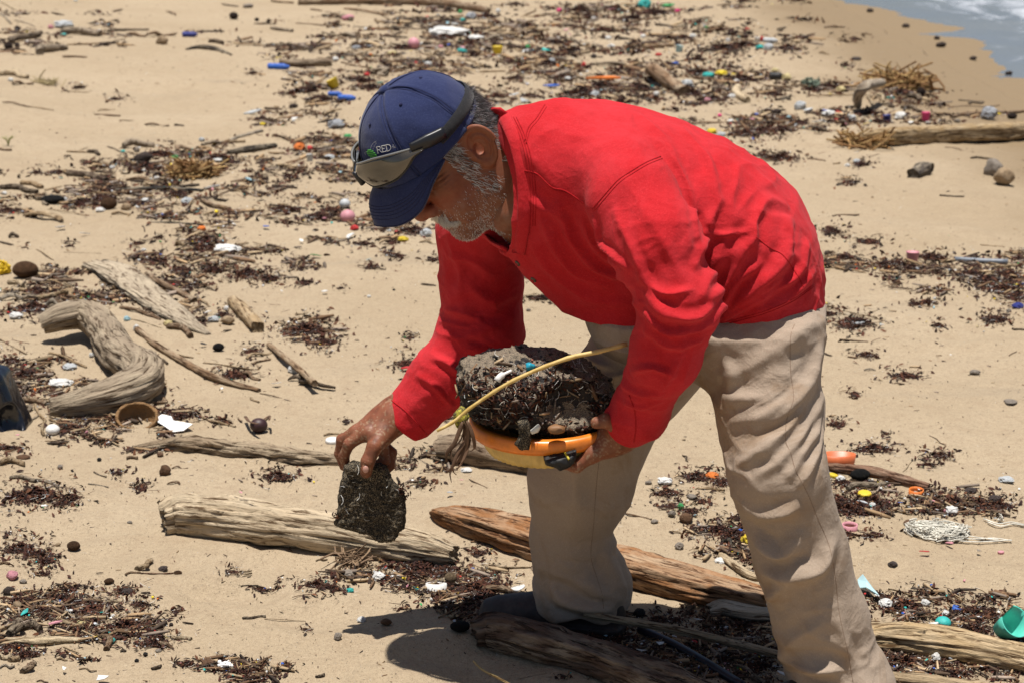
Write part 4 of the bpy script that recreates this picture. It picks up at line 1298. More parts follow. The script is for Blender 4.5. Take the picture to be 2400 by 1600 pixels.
# oval basket with orange rim
BC = at(1282, 984, 3.35); BA, BB = .131, .092
brot = math.radians(-4)
def basket_ring(a, ra, rb, z, tilt=.22):
    x, y = ra * np.cos(a), rb * np.sin(a)
    P = np.stack([x, y, z + tilt * y + .03 * x], -1)
    c, s = math.cos(brot), math.sin(brot)
    P = np.stack([P[..., 0] * c - P[..., 1] * s, P[..., 0] * s + P[..., 1] * c, P[..., 2]], -1)
    return P
basket = bpy.data.objects.new("basket", None); link(basket); basket.location = BC - np.array([0, 0, .075]); bpy.context.view_layer.update()
tag(basket, "shallow oval plastic basket with orange rim and cream ribbed sides under the black lump", "basket")
n = 220; a = np.arange(n) * 2 * math.pi / n
rib = (.5 + .5 * np.sign(np.sin(a * 55)) * np.abs(np.sin(a * 55)) ** .6) * .0022
prof = [(.97, 0.0), (.935, -.012), (.90, -.024), (.86, -.038), (.80, -.050), (.70, -.054), (.0, -.054)]
rows = []
for k, (s_, z_) in enumerate(prof):
    r = rib if 0 < k < 5 else 0 * a
    rows.append(basket_ring(a, BA * s_ + r, BB * s_ + r, np.full(n, z_)))
for s_, z_ in [(.0, -.051), (.68, -.051), (.83, -.038), (.94, 0.0)]:
    rows.append(basket_ring(a, BA * s_, BB * s_, np.full(n, z_)))
G_ = np.stack(rows) + BC
ix = np.arange(len(rows) * n).reshape(len(rows), n)
Fq = np.stack([ix[:-1], np.roll(ix[:-1], -1, 1), np.roll(ix[1:], -1, 1), ix[1:]], -1).reshape(-1, 4)[:, ::-1]
m_cream = m_plain("cream_plastic", (.62, .43, .13), .4, .5, .18, .1, 120)
m_orange = m_plain("orange_plastic", (.85, .24, .025), .33, .5, .2, .12, 90)
mesh_obj("bowl", G_.reshape(-1, 3), Fq, m_cream, basket)
sec = [(-.004, -.013), (.006, -.014), (.009, -.006), (.009, .006), (.006, .011), (-.004, .011), (-.007, .004), (-.007, -.006)]
R3 = np.stack([basket_ring(a, BA + dx, BB + dx, np.full(n, dz)) for dx, dz in sec]) + BC
ix = np.arange(len(sec) * n).reshape(len(sec), n)
Fq = np.stack([ix, np.roll(ix, -1, 1), np.roll(np.roll(ix, -1, 0), -1, 1), np.roll(ix, -1, 0)], -1).reshape(-1, 4)
mesh_obj("rim", R3.reshape(-1, 3), Fq, m_orange, basket)

# black lump heaped in the basket, hollow beneath on the right
lump_px = [(1070, 872), (1084, 846), (1140, 828), (1230, 816), (1300, 822), (1375, 850), (1428, 890), (1456, 940), (1448, 980), (1400, 1002), (1330, 1014), (1240, 1008), (1150, 990), (1108, 978), (1080, 940)]
f0, lo, hi = slab_fn(lump_px, 3.355, .105, .085, 61, .0095)
cav0, cav1 = at(1300, 968, 3.24), at(1390, 962, 3.30)
def f_lump(P):
    f = f0(P)
    top = at(1260, 815, 3.355)[2]
    f = smax(f, -chain(P, [(at(1262, 972, 3.240), .014), (at(1325, 955, 3.25), .044), (at(1396, 962, 3.27), .026)], .02), .012)
    f = smax(f, -rcone(P, at(1210, 930, 3.22), at(1300, 925, 3.235), .010, .016), .012)
    return f
V, Q = surface(f_lump, lo, hi, .0034)
t = NT("asphalt_like_lump")
geo = t.node("ShaderNodeNewGeometry"); sx = t.node("ShaderNodeSeparateXYZ"); t.link(geo.outputs["Normal"], sx.inputs[0])
n1 = t.noise(60, 5, .7); n3 = t.noise(650, 2, .6)
grain = t.noise(60, 4, .6, vec=t.scaled((1, 4, 9)))
ad = t.node("ShaderNodeMath", operation='MULTIPLY_ADD'); t.link(t.noise(9, 4, .6), ad.inputs[0]); ad.inputs[1].default_value = .8; t.link(n1, ad.inputs[2])
up_ = t.node('ShaderNodeMath', operation='MULTIPLY_ADD'); t.link(sx.outputs[2], up_.inputs[0]); up_.inputs[1].default_value = .30; t.link(ad.outputs[0], up_.inputs[2])
k = t.ramp(up_.outputs[0], [(.96, 0.0), (1.10, .95)])
c = t.mix((.020, .018, .018), t.mix((.30, .235, .16), (.10, .08, .06), t.ramp(n3, [(.44, 0.0), (.56, 1.0)])), k)
c = t.mix(c, (.07, .05, .04), t.ramp(grain, [(.55, 0.0), (.7, .6)]))
nb = t.bump(t.noise(480, 3, .7), .8, .0014); nb = t.bump(n1, .6, .005, nb); nb = t.bump(grain, .5, .004, nb)
lump = piece("tar_lump", V, Q, t.done(c, .72, nb, .4), "big black sand-dusted lump heaped with seaweed and litter in the orange-rimmed basket", "tar lump")
S_lump = Surf(V, Q)
N_l = vnormals(V, Q)

# ---- small litter pieces, vectorised
def rand_frames(n, up, tilt=.5):
    """n frames (x along, y side, z normal) near the given normals"""
    up = np.broadcast_to(up, (n, 3)) + tilt * RNG.normal(size=(n, 3)); up /= np.linalg.norm(up, axis=1)[:, None]
    t_ = RNG.normal(size=(n, 3)); x = t_ - (t_ * up).sum(1)[:, None] * up; x /= np.linalg.norm(x, axis=1)[:, None]
    return x, np.cross(up, x), up
def bits(tmpl, faces, pos, fr, scl, col):
    """copies of a template (k,3) as one mesh: positions, frames, per-piece (sx,sy,sz), colours"""
    n, k = len(pos), len(tmpl)
    x, y, z = fr
    T = tmpl[None] * scl[:, None, :]
    V = pos[:, None] + T[..., 0:1] * x[:, None] + T[..., 1:2] * y[:, None] + T[..., 2:3] * z[:, None]
    F = (np.asarray(faces)[None] + (np.arange(n) * k)[:, None, None]).reshape(-1, len(faces[0]))
    return V.reshape(-1, 3), F, np.repeat(col, k, 0)
BLADE = np.array([(-.5, 0, 0), (-.1, -.5, .12), (-.1, .5, .12), (.25, -.42, .05), (.25, .42, .05), (.5, 0, -.1)])
BLADE_F = [(0, 1, 2), (1, 3, 4), (1, 4, 2), (3, 5, 4)]
SPLINT = np.array([(-.5, -.5, -.5), (-.5, .5, -.5), (-.5, 0, .5), (.0, -.55, -.4), (.0, .55, -.4), (.0, .1, .6), (.5, -.3, -.4), (.5, .35, -.4), (.5, 0, .3)])
SPLINT_F = [(0, 2, 1), (0, 1, 4), (0, 4, 3), (1, 2, 5), (1, 5, 4), (2, 0, 3), (2, 3, 5), (3, 4, 7), (3, 7, 6), (4, 5, 8), (4, 8, 7), (5, 3, 6), (5, 6, 8), (6, 7, 8)]
ROD = np.array([(-.5, 0, 0), (-.17, .55, 0), (.17, .6, 0), (.5, 0, 0)])     # bent rod spine, made into a prism below
_rs = []
for p_ in ((-.5, 0.0), (-.18, .10), (.18, .11), (.5, 0.0)):
    for q in range(3):
        _rs.append((p_[0], p_[1] + .018 * math.cos(q * 2.094), .018 * math.sin(q * 2.094)))
ROD = np.array(_rs)
ROD_F = []
for i in range(3):
    for q in range(3):
        a_, b_ = i * 3 + q, i * 3 + (q + 1) % 3
        ROD_F += [(a_, b_, b_ + 3), (a_, b_ + 3, a_ + 3)]
OCT = np.array([(.5, 0, 0), (-.5, 0, 0), (0, .5, 0), (0, -.5, 0), (0, 0, .5), (0, 0, -.5), (.34, .3, .3), (-.3, .33, -.3)])
OCT_F = [(0, 2, 4), (2, 1, 4), (1, 3, 4), (3, 0, 4), (2, 0, 5), (1, 2, 5), (3, 1, 5), (0, 3, 5)]
PLATE = np.vstack([[(.5 * math.cos(q) * r_, .5 * math.sin(q) * r_, z_) for q, r_ in zip((0, 1.1, 2.0, 3.3, 4.1, 5.2), (1, .8, 1, .75, 1, .9))] for z_ in (-.5, .5)])
PLATE_F = [(0, 2, 1), (0, 3, 2), (0, 4, 3), (0, 5, 4), (6, 7, 8), (6, 8, 9), (6, 9, 10), (6, 10, 11)] + [f_ for k in range(6) for f_ in ((k, (k + 1) % 6, 6 + (k + 1) % 6), (k, 6 + (k + 1) % 6, 6 + k))]
WEED = np.array([(.050, .018, .012), (.075, .026, .015), (.028, .012, .010), (.11, .045, .022), (.035, .02, .014)])
WOODC = np.array([(.17, .10, .055), (.30, .20, .11), (.085, .055, .035), (.38, .28, .17), (.23, .18, .14), (.05, .035, .025)])
def pal(P, n, jit=.25):
    P = np.asarray(P)
    return np.clip(P[RNG.integers(0, len(P), n)] * (1 + jit * RNG.normal(size=(n, 1))), .004, .9)
class Heap:
    def __init__(s): s.V, s.F, s.C, s.n = [], [], [], 0
    def add(s, V, F, C):
        s.V.append(V); s.F.append(F + s.n); s.C.append(C); s.n += len(V)
    def weed(s, pos, up, ln, wd=.34):
        n = len(pos); s.add(*bits(BLADE, BLADE_F, pos, rand_frames(n, up, .8), np.stack([ln, ln * wd, ln * .9], 1), pal(WEED, n)))
    def splint(s, pos, up, ln, th=.13, tilt=.15, cols=WOODC):
        n = len(pos); k = ln * th * (.6 + .8 * RNG.random(n)); s.add(*bits(SPLINT, SPLINT_F, pos, rand_frames(n, up, tilt), np.stack([ln, k, k * .7], 1), pal(cols, n)))
    def rod(s, pos, up, ln, cols=((.74, .73, .68), (.6, .57, .48), (.8, .8, .78)), tilt=.25, fat=1.0):
        n = len(pos); s.add(*bits(ROD, ROD_F, pos, rand_frames(n, up, tilt), np.stack([ln, ln * RNG.uniform(.3, 2.2, n), ln * fat], 1), pal(cols, n, .12)))
    def grit(s, pos, up, ln, cols):
        n = len(pos); s.add(*bits(OCT, OCT_F, pos, rand_frames(n, up, .3), np.stack([ln, ln * RNG.uniform(.5, 1, n), ln * RNG.uniform(.3, .7, n)], 1), pal(cols, n, .2)))
    def plate(s, pos, up, ln, cols, tilt=.3, th=.08):
        n = len(pos); s.add(*bits(PLATE, PLATE_F, pos, rand_frames(n, up, tilt), np.stack([ln, ln * RNG.uniform(.4, 1, n), ln * th], 1), pal(cols, n, .12)))
    def build(s, name, mat, parent=None):
        o = mesh_obj(name, np.vstack(s.V), np.vstack(s.F).astype(np.int32), mat, parent, smooth=False)
        tint(o, np.vstack(s.C)); return o

# litter crusted onto the lump
front = proj(V)
vis = (N_l @ np.array([0, -1, .3]) > .1)
def near_px(x, y, rx, ry, n):
    m = np.where(vis & (((front[:, 0] - x) / rx) ** 2 + ((front[:, 1] - y) / ry) ** 2 < 1))[0]
    return RNG.choice(m, n) if len(m) else np.array([], int)
hp = Heap()
for x, y, rx, ry, n_ in [(1150, 900, 75, 40, 330), (1200, 935, 80, 34, 420), (1300, 900, 90, 18, 190), (1412, 958, 34, 30, 200), (1310, 862, 40, 14, 50), (1180, 975, 70, 22, 260), (1330, 1000, 90, 14, 100)]:
    i = near_px(x, y, rx, ry, n_)
    hp.weed(V[i] + N_l[i] * .002, N_l[i], RNG.uniform(.006, .014, len(i)))
o = hp.build("seaweed_crust", M['tint'], lump); o["kind"] = "stuff"
hp = Heap()
for x, y, rx, ry, n_ in [(1200, 910, 110, 60, 40), (1280, 900, 150, 60, 36), (1370, 925, 70, 40, 20), (1240, 850, 130, 30, 14), (1200, 970, 90, 25, 18)]:
    i = near_px(x, y, rx, ry, n_)
    hp.rod(V[i] + N_l[i] * .004, N_l[i], RNG.uniform(.006, .022, len(i)), fat=1.3)
i = near_px(1230, 920, 170, 80, 60); hp.splint(V[i] + N_l[i] * .004, N_l[i], RNG.uniform(.010, .03, len(i)), .2)
i = near_px(1270, 910, 170, 80, 90); hp.grit(V[i] + N_l[i] * .002, N_l[i], RNG.uniform(.003, .008, len(i)), ((.5, .45, .4), (.3, .12, .08), (.15, .1, .08)))
o = hp.build("litter_crust", M['tint'], lump); o["kind"] = "stuff"
def stuck(px, py, S, fallback):
    p_, n_ = S.hit(px, py)
    return (p_, n_) if p_ is not None else (fallback, np.array([0, -1.0, 0]))
m_teal = m_plain("turquoise_plastic", (.02, .30, .42), .4, .5, .15, .1)
m_white = m_plain("white_plastic", (.72, .71, .68), .45, .5, .08, .08)
p_, n_ = stuck(1246, 862, S_lump, BC); Vn, Qn = surface(lambda P: ellipsoid(P, p_ + n_ * .004, (.010, .008, .007)) - .003 * vnoise(P, 170, 3), p_ - .022, p_ + .022, .0022)
piece("plastic_scrap", Vn, Qn, m_teal, "tiny turquoise plastic scrap stuck on the black lump", "plastic scrap")
pa, na = stuck(1168, 897, S_lump, BC); pb, nb_ = stuck(1196, 874, S_lump, BC)
Vn, Fn = tube(catmull([pa + na * .008, pa + (pb - pa) * .4 + na * .012, pb + nb_ * .010], .004), [.0068] + [.0062] * 3 + [.003] * (len(catmull([pa + na * .008, pa + (pb - pa) * .4 + na * .012, pb + nb_ * .010], .004)) - 4), 8)
o = mesh_obj("plastic_scrap", Vn, Fn, m_white); tag(o, "white club-shaped plastic scrap lying on the black lump", "plastic scrap")
# shell and nut on the basket's edge, drip of tar over the rim
m_nut = m_plain("brown_nut", (.24, .12, .05), .6, .4, .25, .3)
p_ = at(1305, 1005, 3.245); Vn, Qn = surface(lambda P: ellipsoid(P, p_, (.0155, .010, .0085)) - .0015 * vnoise(P, 120, 3), p_ - .025, p_ + .025, .0022)
piece("seed", Vn, Qn, m_nut, "oval tan seed resting at the basket rim below the lump's hollow", "seed")
f_, lo, hi = slab_fn([(1212, 985), (1238, 982), (1244, 1010), (1246, 1030), (1240, 1052), (1222, 1056), (1205, 1040), (1216, 1020)], 3.238, .010, .010, 71, .003)
Vn, Qn = surface(f_, lo, hi, .0024)
mesh_obj("drip", Vn, Qn, chunk.data.materials[0], lump)
m_shell = m_plain("white_shell", (.66, .64, .56), .35, .5, .2, .2, 160)
f_, lo, hi = slab_fn([(1242, 1008), (1262, 992), (1268, 1000), (1262, 1012), (1246, 1018)], 3.232, .004, .004, 72, .0005)
Vn, Qn = surface(f_, lo, hi, .0016); piece("shell", Vn, Qn, m_shell, "broken white shell wedged against the orange basket rim", "shell")

# dry reed laid across
reed_pts = [at(1024, 1009, 3.20), at(1060, 990, 3.205), at(1100, 957, 3.21), at(1173, 908, 3.213), at(1240, 874, 3.216), at(1331, 839, 3.222), at(1401, 824, 3.226), at(1470, 806, 3.23)]
pr = catmull(reed_pts, .012)
rr = .0030 + .0008 * np.sin(np.arange(len(pr)) * .9) ** 8 + np.linspace(-.0003, .0012, len(pr))
Vn, Fn = tube(pr, rr, 8)
t = NT("dry_reed"); c = t.ramp(t.noise(35, 5, .6, dist=.5), [(.35, (.44, .29, .075)), (.6, (.62, .45, .17)), (.8, (.42, .26, .08))])
m_reed = t.done(c, .5, t.bump(t.noise(300, 2, .6), .3, .001), .4)
o = mesh_obj("reed", Vn, Fn, m_reed); tag(o, "long yellow dry reed lying slantwise across the black lump", "reed")
# yellow sponge ball and drooping fronds on the left end
p_ = at(1080, 978, 3.275); Vn, Qn = surface(lambda P: ellipsoid(P, p_, (.0125, .012, .019)) - .004 * vnoise(P, 150, 8), p_ - .035, p_ + .035, .0026)
piece("sponge", Vn, Qn, m_sandy("yellow_sponge", (.45, .40, .05), (.12, .10, .05), .35, 140), "small yellow-green sponge stuck at the left end of the lump", "sponge")
m_frond = m_plain("dried_frond", (.15, .085, .05), .75, .3, .3, .3)
fr_ = bpy.data.objects.new("dried_seaweed_fronds", None); link(fr_); fr_.location = at(1090, 1100, 3.27); bpy.context.view_layer.update()
tag(fr_, "brown ribbon-like seaweed fronds dangling below the basket's left end", "seaweed")
for k, pl in enumerate([[(1090, 985), (1080, 1030), (1052, 1060), (1040, 1090)], [(1092, 985), (1090, 1030), (1072, 1062), (1060, 1098), (1070, 1112)], [(1094, 985), (1108, 1020), (1112, 1050), (1098, 1058)],
                        [(1088, 990), (1074, 1020), (1058, 1050), (1060, 1080), (1078, 1090)], [(1092, 990), (1096, 1040), (1084, 1080), (1070, 1100)], [(1086, 985), (1096, 1010), (1088, 1060), (1046, 1108)], [(1092, 985), (1084, 1050), (1056, 1100), (1058, 1130)],
                        [(1095, 988), (1102, 1030), (1092, 1066), (1080, 1086)], [(1084, 988), (1066, 1036), (1046, 1062), (1048, 1082)]]):
    pts = catmull([at(x, y, 3.265 + .006 * math.sin(k * 2.1 + j)) for j, (x, y) in enumerate(pl)], .006)
    Vn, Fn = tube(pts, np.interp(np.linspace(0, 1, len(pts)), [0, .15, .7, 1], [.002, .0042, .0034, .001]), 6, .3, up=(math.cos(k), math.sin(k * 1.3), .3))
    mesh_obj("frond", Vn, Fn, m_frond, fr_)
# black block with a yellow stripe held under the basket
m_blk = m_plain("matt_black_rubber", (.010, .010, .011), .6, .4, .2, .6, 120)
f_, lo, hi = slab_fn([(1272, 1068), (1300, 1060), (1350, 1052), (1350, 1072), (1338, 1090), (1312, 1102), (1300, 1092), (1278, 1086)], 3.255, .022, .010, 73, .002)
Vn, Qn = surface(f_, lo, hi, .0026)
blk = piece("rubber_block", Vn, Qn, m_blk, "ragged black rubber block with a yellow stripe gripped beneath the basket", "rubber block")
Sb = Surf(Vn, Qn); L_, n2 = Sb.line([(1325, 1062), (1334, 1076)], 2)
if len(L_) > 2:
    Vn, Fn = tube(L_ + n2 * .0006, np.full(len(L_), .0022), 6); mesh_obj("stripe", Vn, Fn, m_plain("yellow_mark", (.55, .45, .03), .5), blk)
# crust on the hand-held piece
hp = Heap()
for k, (x, y) in enumerate([(838, 1100), (820, 1115), (870, 1118), (830, 1128), (896, 1155), (930, 1150), (800, 1170), (870, 1190), (815, 1195), (925, 1210), (805, 1140), (860, 1215), (905, 1130), (840, 1160)]):
    p_, n_ = S_chunk.hit(x, y)
    if p_ is not None: hp.rod(np.array([p_ + n_ * .002]), n_, np.array([RNG.uniform(.008, .020)]), fat=1.4)
for (x, y, cnt) in [(938, 1148, 60), (946, 1160, 70), (802, 1095, 50), (790, 1205, 40)]:
    p_, n_ = S_chunk.hit(x, y)
    if p_ is not None: hp.weed(p_ + RNG.normal(size=(cnt, 3)) * np.array([.008, .004, .007]), n_, RNG.uniform(.005, .011, cnt))
o = hp.build("litter_crust", M['tint'], chunk); o["kind"] = "stuff"
# ------------------------------------------------------------------ driftwood
def on_sand(px, py, h=0.0):
    """point h above the sand that the photograph shows at this pixel"""
    loc, nor, i, d = BV_SAND.ray_cast(Vector((0, 0, CAM_H - h)), Vector(ray(px, py)).normalized())
    if loc is None: return at_plane(px, py, h)
    return np.array(loc) + np.array([0, 0, h])

def m_wood():
    t = NT("driftwood")
    g = t.node("ShaderNodeAttribute"); g.attribute_name = "grain"
    def st(sx, sy, scale, detail=5, rough=.65, dist=.3):
        mp = t.node("ShaderNodeMapping"); mp.inputs["Scale"].default_value = (sx, sy, 1); t.link(g.outputs["Vector"], mp.inputs[0])
        return t.noise(scale, detail, rough, vec=mp.outputs[0], dist=dist)
    base = t.objcol()
    fine = st(1, .07, 420); mid = st(1, .10, 120, 6, .7, .8); big = st(1, .35, 22, 5, .6, .5)
    dark = t.mix(base, (.22, .17, .13), 1.0, 'MULTIPLY')
    lite = t.mix(base, (.58, .48, .34), .5)
    c = t.mix(base, lite, t.ramp(big, [(.42, 0.0), (.68, 1.0)]))
    c = t.mix(c, dark, t.ramp(mid, [(.51, 0.0), (.60, 1.0)]))
    c = t.mix(c, dark, t.ramp(fine, [(.56, 0.0), (.72, .7)]))
    c = t.mix(c, (.02, .015, .012), t.ramp(st(1, .3, 45, 4, .6, .4), [(.66, 0.0), (.72, .9)]))
    nb = t.bump(fine, .7, .0022); nb = t.bump(mid, 1.0, .009, nb)
    return t.done(c, .85, nb, .2)
M['wood'] = m_wood()

THINGS = []            # (object, pixel x, pixel y, noun phrase, colour word) for the labels of small finds
LANDMARKS = []         # (phrase, px, py)

def wood_mesh(P, R, squash=1.0, square=2.0, rough=.10, sides=24, seed=0, ends=.35, groove=.06, step=None):
    """a rough tapering beam round a path P with radii R; local coordinates"""
    P = np.asarray(P, float); R = np.asarray(R, float)
    L = np.concatenate([[0], np.cumsum(np.linalg.norm(np.diff(P, axis=0), axis=1))])
    step = step or max(L[-1] / 70, R.mean() * .16)
    n = max(5, int(L[-1] / step))
    D = catmull(np.column_stack([P, R]), n=max(2, n // (len(P) - 1)))
    P, R = D[:, :3], np.maximum(D[:, 3], R.min() * .4)
    n = len(P)
    L = np.concatenate([[0], np.cumsum(np.linalg.norm(np.diff(P, axis=0), axis=1))])
    T = np.gradient(P, axis=0); T /= np.linalg.norm(T, axis=1)[:, None] + 1e-12
    a = np.arange(sides) * 2 * math.pi / sides
    V = []; G = []
    rm = R.mean()
    for i in range(n):
        s = np.cross(T[i], (0, 0, 1)); s /= np.linalg.norm(s) + 1e-9; w = np.cross(s, T[i])
        ca, sa = np.cos(a), np.sin(a)
        k = (np.abs(ca) ** square + np.abs(sa) ** square) ** (-1 / square)
        Q = np.column_stack([ca * 2.2, sa * 2.2, np.full(sides, L[i] / rm * .5)])
        nz = rough * 1.4 * vnoise(Q, 1.0, seed) + rough * .7 * vnoise(Q * np.array([1, 1, .8]), 2.3, seed + 3)
        Qg = np.column_stack([ca * 9, sa * 9, np.full(sides, L[i] / rm * .25)])
        nz += groove * vnoise(Qg, 1.0, seed + 7)
        if sides > 28:                        # drying cracks along the grain
            Qc_ = np.column_stack([ca * 3.2, sa * 3.2, np.full(sides, L[i] / rm * .16)])
            nz -= .13 * np.clip(1 - np.abs(vnoise(Qc_, 1.0, seed + 17)) / .10, 0, 1)
            nz -= .07 * np.clip(1 - np.abs(vnoise(Qc_ * 2.3, 1.0, seed + 19)) / .12, 0, 1)
            if sides > 40: nz -= .16 * np.clip((vnoise(Q * np.array([1, 1, 1.3]), 1.1, seed + 23) - .45) * 3, 0, 1)
        V.append(P[i] + R[i] * (1 + nz)[:, None] * (k * ca)[:, None] * s + R[i] * squash * (1 + nz)[:, None] * (k * sa)[:, None] * w)
        G.append(np.column_stack([a * rm, np.full(sides, L[i]), np.full(sides, seed * 1.7)]))
    V = np.array(V)
    # broken ends: push the end rings along the grain unevenly
    for e, sg in ((0, -1), (n - 1, 1)):
        nz = vnoise(np.column_stack([np.cos(a) * 1.6, np.sin(a) * 1.6, np.full(sides, 5.0)]), 1.5, seed + 11 + e) + .6 * vnoise(np.column_stack([np.cos(a) * 5, np.sin(a) * 5, np.full(sides, 9.0)]), 1.0, seed + 12 + e)
        V[e] += T[e] * (ends * R[e] * nz)[:, None]
    V = V.reshape(-1, 3); G = np.vstack(G)
    F = []
    for i in range(n - 1):
        for k in range(sides):
            k2 = (k + 1) % sides
            F.append([i * sides + k, i * sides + k2, (i + 1) * sides + k2, (i + 1) * sides + k])
    # end faces, dished
    for e, sg in ((0, -1), (n - 1, 1)):
        ring = [e * sides + k for k in range(sides)]
        c = V[ring].mean(0) - T[e] * sg * R[e] * .12
        inner = V[ring] * .55 + c * .45
        b = len(V)
        V = np.vstack([V, inner, [c]])
        G = np.vstack([G, G[ring] * .6, [[0, 0, 0]]])
        for k in range(sides):
            k2 = (k + 1) % sides
            q = [ring[k], b + k, b + k2, ring[k2]]; r = [b + k, b + sides, b + k2]
            if sg > 0: q, r = q[::-1], r[::-1]
            F.append(q[::-1]); F.append(r[::-1])
    return V, F, G

def wood_obj(name, V, F, G, col, parent=None):
    c = V.mean(0); c[2] = V[:, 2].min()
    o = mesh_obj(name, V - c, F, M['wood'])
    a = o.data.attributes.new("grain", 'FLOAT_VECTOR', 'POINT'); a.data.foreach_set("vector", G.astype(np.float32).ravel())
    o.location = c; o.color = (*col, 1)
    if parent is not None:
        bpy.context.view_layer.update(); o.parent = parent; o.matrix_parent_inverse = parent.matrix_world.inverted()
    return o

_ws = [0]
def wood(name, pts, col, squash=1.0, square=2.0, lift=.7, hs=None, **kw):
    """pts: (px, py, half width px) along the visible middle of the piece"""
    _ws[0] += 1
    P, R = [], []
    for k, (x, y, hw_) in enumerate(pts):
        p = on_sand(x, y); r = hw_ * px2m(p)
        h = r * squash * lift + (hs[k] if hs else 0)
        P.append(on_sand(x, y, h)); R.append(r)
    kw.setdefault("seed", _ws[0] * 3)
    return wood_obj(name, *wood_mesh(P, R, squash, square, **kw), col)

PALE, TAN, BRN, DRK, GRY, BLK, RED_, GBR = (.50, .39, .25), (.34, .235, .13), (.19, .112, .062), (.075, .048, .032), (.30, .255, .20), (.022, .020, .020), (.20, .085, .045), (.235, .185, .135)

def hero(o, label, cat, phrase, px, py):
    tag(o, label, cat); LANDMARKS.append((phrase, px, py)); return o

hero(wood("driftwood_log", [(378, 1214, 40), (430, 1205, 48), (560, 1218, 50), (720, 1240, 50), (880, 1265, 46), (1000, 1285, 38), (1066, 1302, 24)], (.50, .395, .265), .95, 2.3, .8, sides=72, rough=.06, groove=.09, ends=.7),
     "long pale barkless driftwood log lying beneath the hand-held fragment", "log", "the long pale log", 700, 1240)
hero(wood("driftwood_plank", [(1018, 1200, 14), (1060, 1208, 34), (1180, 1242, 48), (1320, 1285, 52), (1480, 1330, 52), (1640, 1372, 48), (1800, 1412, 40)], (.29, .135, .055), .62, 6.0, .95, sides=72, rough=.09, groove=.12, ends=.4),
     "thick orange-brown weathered timber passing behind the man's right shin", "timber", "the orange-brown timber", 1120, 1240)
hero(wood("driftwood_log", [(1108, 1482, 34), (1160, 1478, 44), (1280, 1508, 48), (1420, 1552, 48), (1560, 1606, 50), (1680, 1650, 44)], (.13, .082, .056), .9, 2.2, .75, sides=64, rough=.12, groove=.12, ends=.5),
     "dark cracked log in the foreground before the man's right shoe", "log", "the dark foreground log", 1300, 1520)
hero(wood("driftwood_branch", [(98, 762, 20), (150, 742, 30), (200, 738, 34), (245, 770, 38), (268, 815, 42), (300, 845, 44), (335, 868, 46), (330, 900, 46), (270, 925, 44), (190, 945, 34), (118, 955, 20)], (.30, .235, .165), 1.0, 2.0, .85, hs=[.035, .045, .035, .01, 0, 0, 0, 0, 0, 0, 0], sides=52, rough=.10, groove=.06, ends=.3, step=.006),
     "thick contorted S-shaped grey driftwood branch with smooth bends", "branch", "the S-shaped branch", 260, 850)
hero(wood("driftwood_plank", [(222, 618, 34), (280, 640, 44), (345, 690, 40), (410, 735, 32), (455, 765, 20), (488, 783, 8)], (.40, .325, .235), .22, 3.0, .9, sides=60, rough=.07, groove=.12, ends=.6),
     "broad flat grey-brown plank with a splintered tip behind the S-shaped branch", "plank", "the broad grey plank", 330, 680)
hero(wood("split_log", [(312, 1050, 6), (370, 1044, 15), (450, 1040, 24), (560, 1054, 24), (680, 1068, 22), (800, 1078, 16)], (.27, .20, .13), .8, 2.2, .7, sides=56, rough=.22, groove=.22, ends=.8),
     "long split log with dark fissures left of the man's picking hand", "log", "the fissured split log", 540, 1055)
hero(wood("driftwood_log", [(545, 705, 13), (572, 732, 17), (605, 768, 16)], (.40, .28, .155), .9, 2.4, .8, sides=20),
     "short stubby tan log right of the broad grey plank", "log", "the short tan log", 575, 735)
hero(wood("driftwood_branch", [(322, 772, 8), (365, 808, 8), (415, 838, 8.5), (475, 872, 9), (545, 898, 8), (608, 914, 5)], (.22, .135, .075), 1, 2, .8, sides=12),
     "long thin brown curved branch right of the S-shaped branch", "branch", "the long thin branch", 470, 870)
hero(wood("driftwood_log", [(1035, 1048, 30), (1080, 1050, 36), (1150, 1062, 36), (1260, 1085, 32)], (.235, .165, .11), 1, 2, .8, sides=24, rough=.12),
     "knotted brown log behind the basket's dangling fronds", "log", "the knotted log", 1120, 1060)
hero(wood("timber_beam", [(1998, 330, 12), (2060, 322, 22), (2200, 314, 22), (2400, 306, 22), (2560, 298, 20)], (.34, .235, .12), .8, 9, 1.0, sides=48, rough=.04, groove=.04, ends=.8),
     "long squared timber beam at the right edge below the pink cup", "beam", "the squared beam", 2220, 315)
hero(wood("driftwood_log", [(2035, 1490, 32), (2110, 1492, 38), (2220, 1506, 40), (2320, 1525, 38), (2440, 1552, 36)], (.48, .345, .19), .9, 2.1, .8, sides=60),
     "pale yellowish log at lower right under the broken teal cup", "log", "the pale log at lower right", 2220, 1510)
hero(wood("driftwood_branch", [(2052, 1582, 14), (2140, 1592, 17), (2240, 1604, 18), (2380, 1625, 17)], (.40, .30, .185), .9, 2.1, .8, sides=18),
     "slimmer tan branch along the bottom edge by the trouser hem", "branch", "the bottom-edge branch", 2180, 1595)
hero(wood("driftwood_slab", [(1664, 1428, 22), (1700, 1422, 34), (1760, 1432, 36), (1840, 1440, 32)], (.42, .38, .31), .5, 2.6, .9, sides=24, rough=.14, groove=.12),
     "bleached grey driftwood slab between the man's legs", "driftwood", "the bleached slab", 1730, 1425)
hero(wood("driftwood_branch", [(1690, 1300, 8), (1730, 1330, 10), (1765, 1350, 9), (1800, 1358, 7)], (.45, .34, .21), 1, 2, .8, sides=12),
     "pale club-ended branch behind the man's left knee", "branch", "the club-ended branch", 1735, 1335)
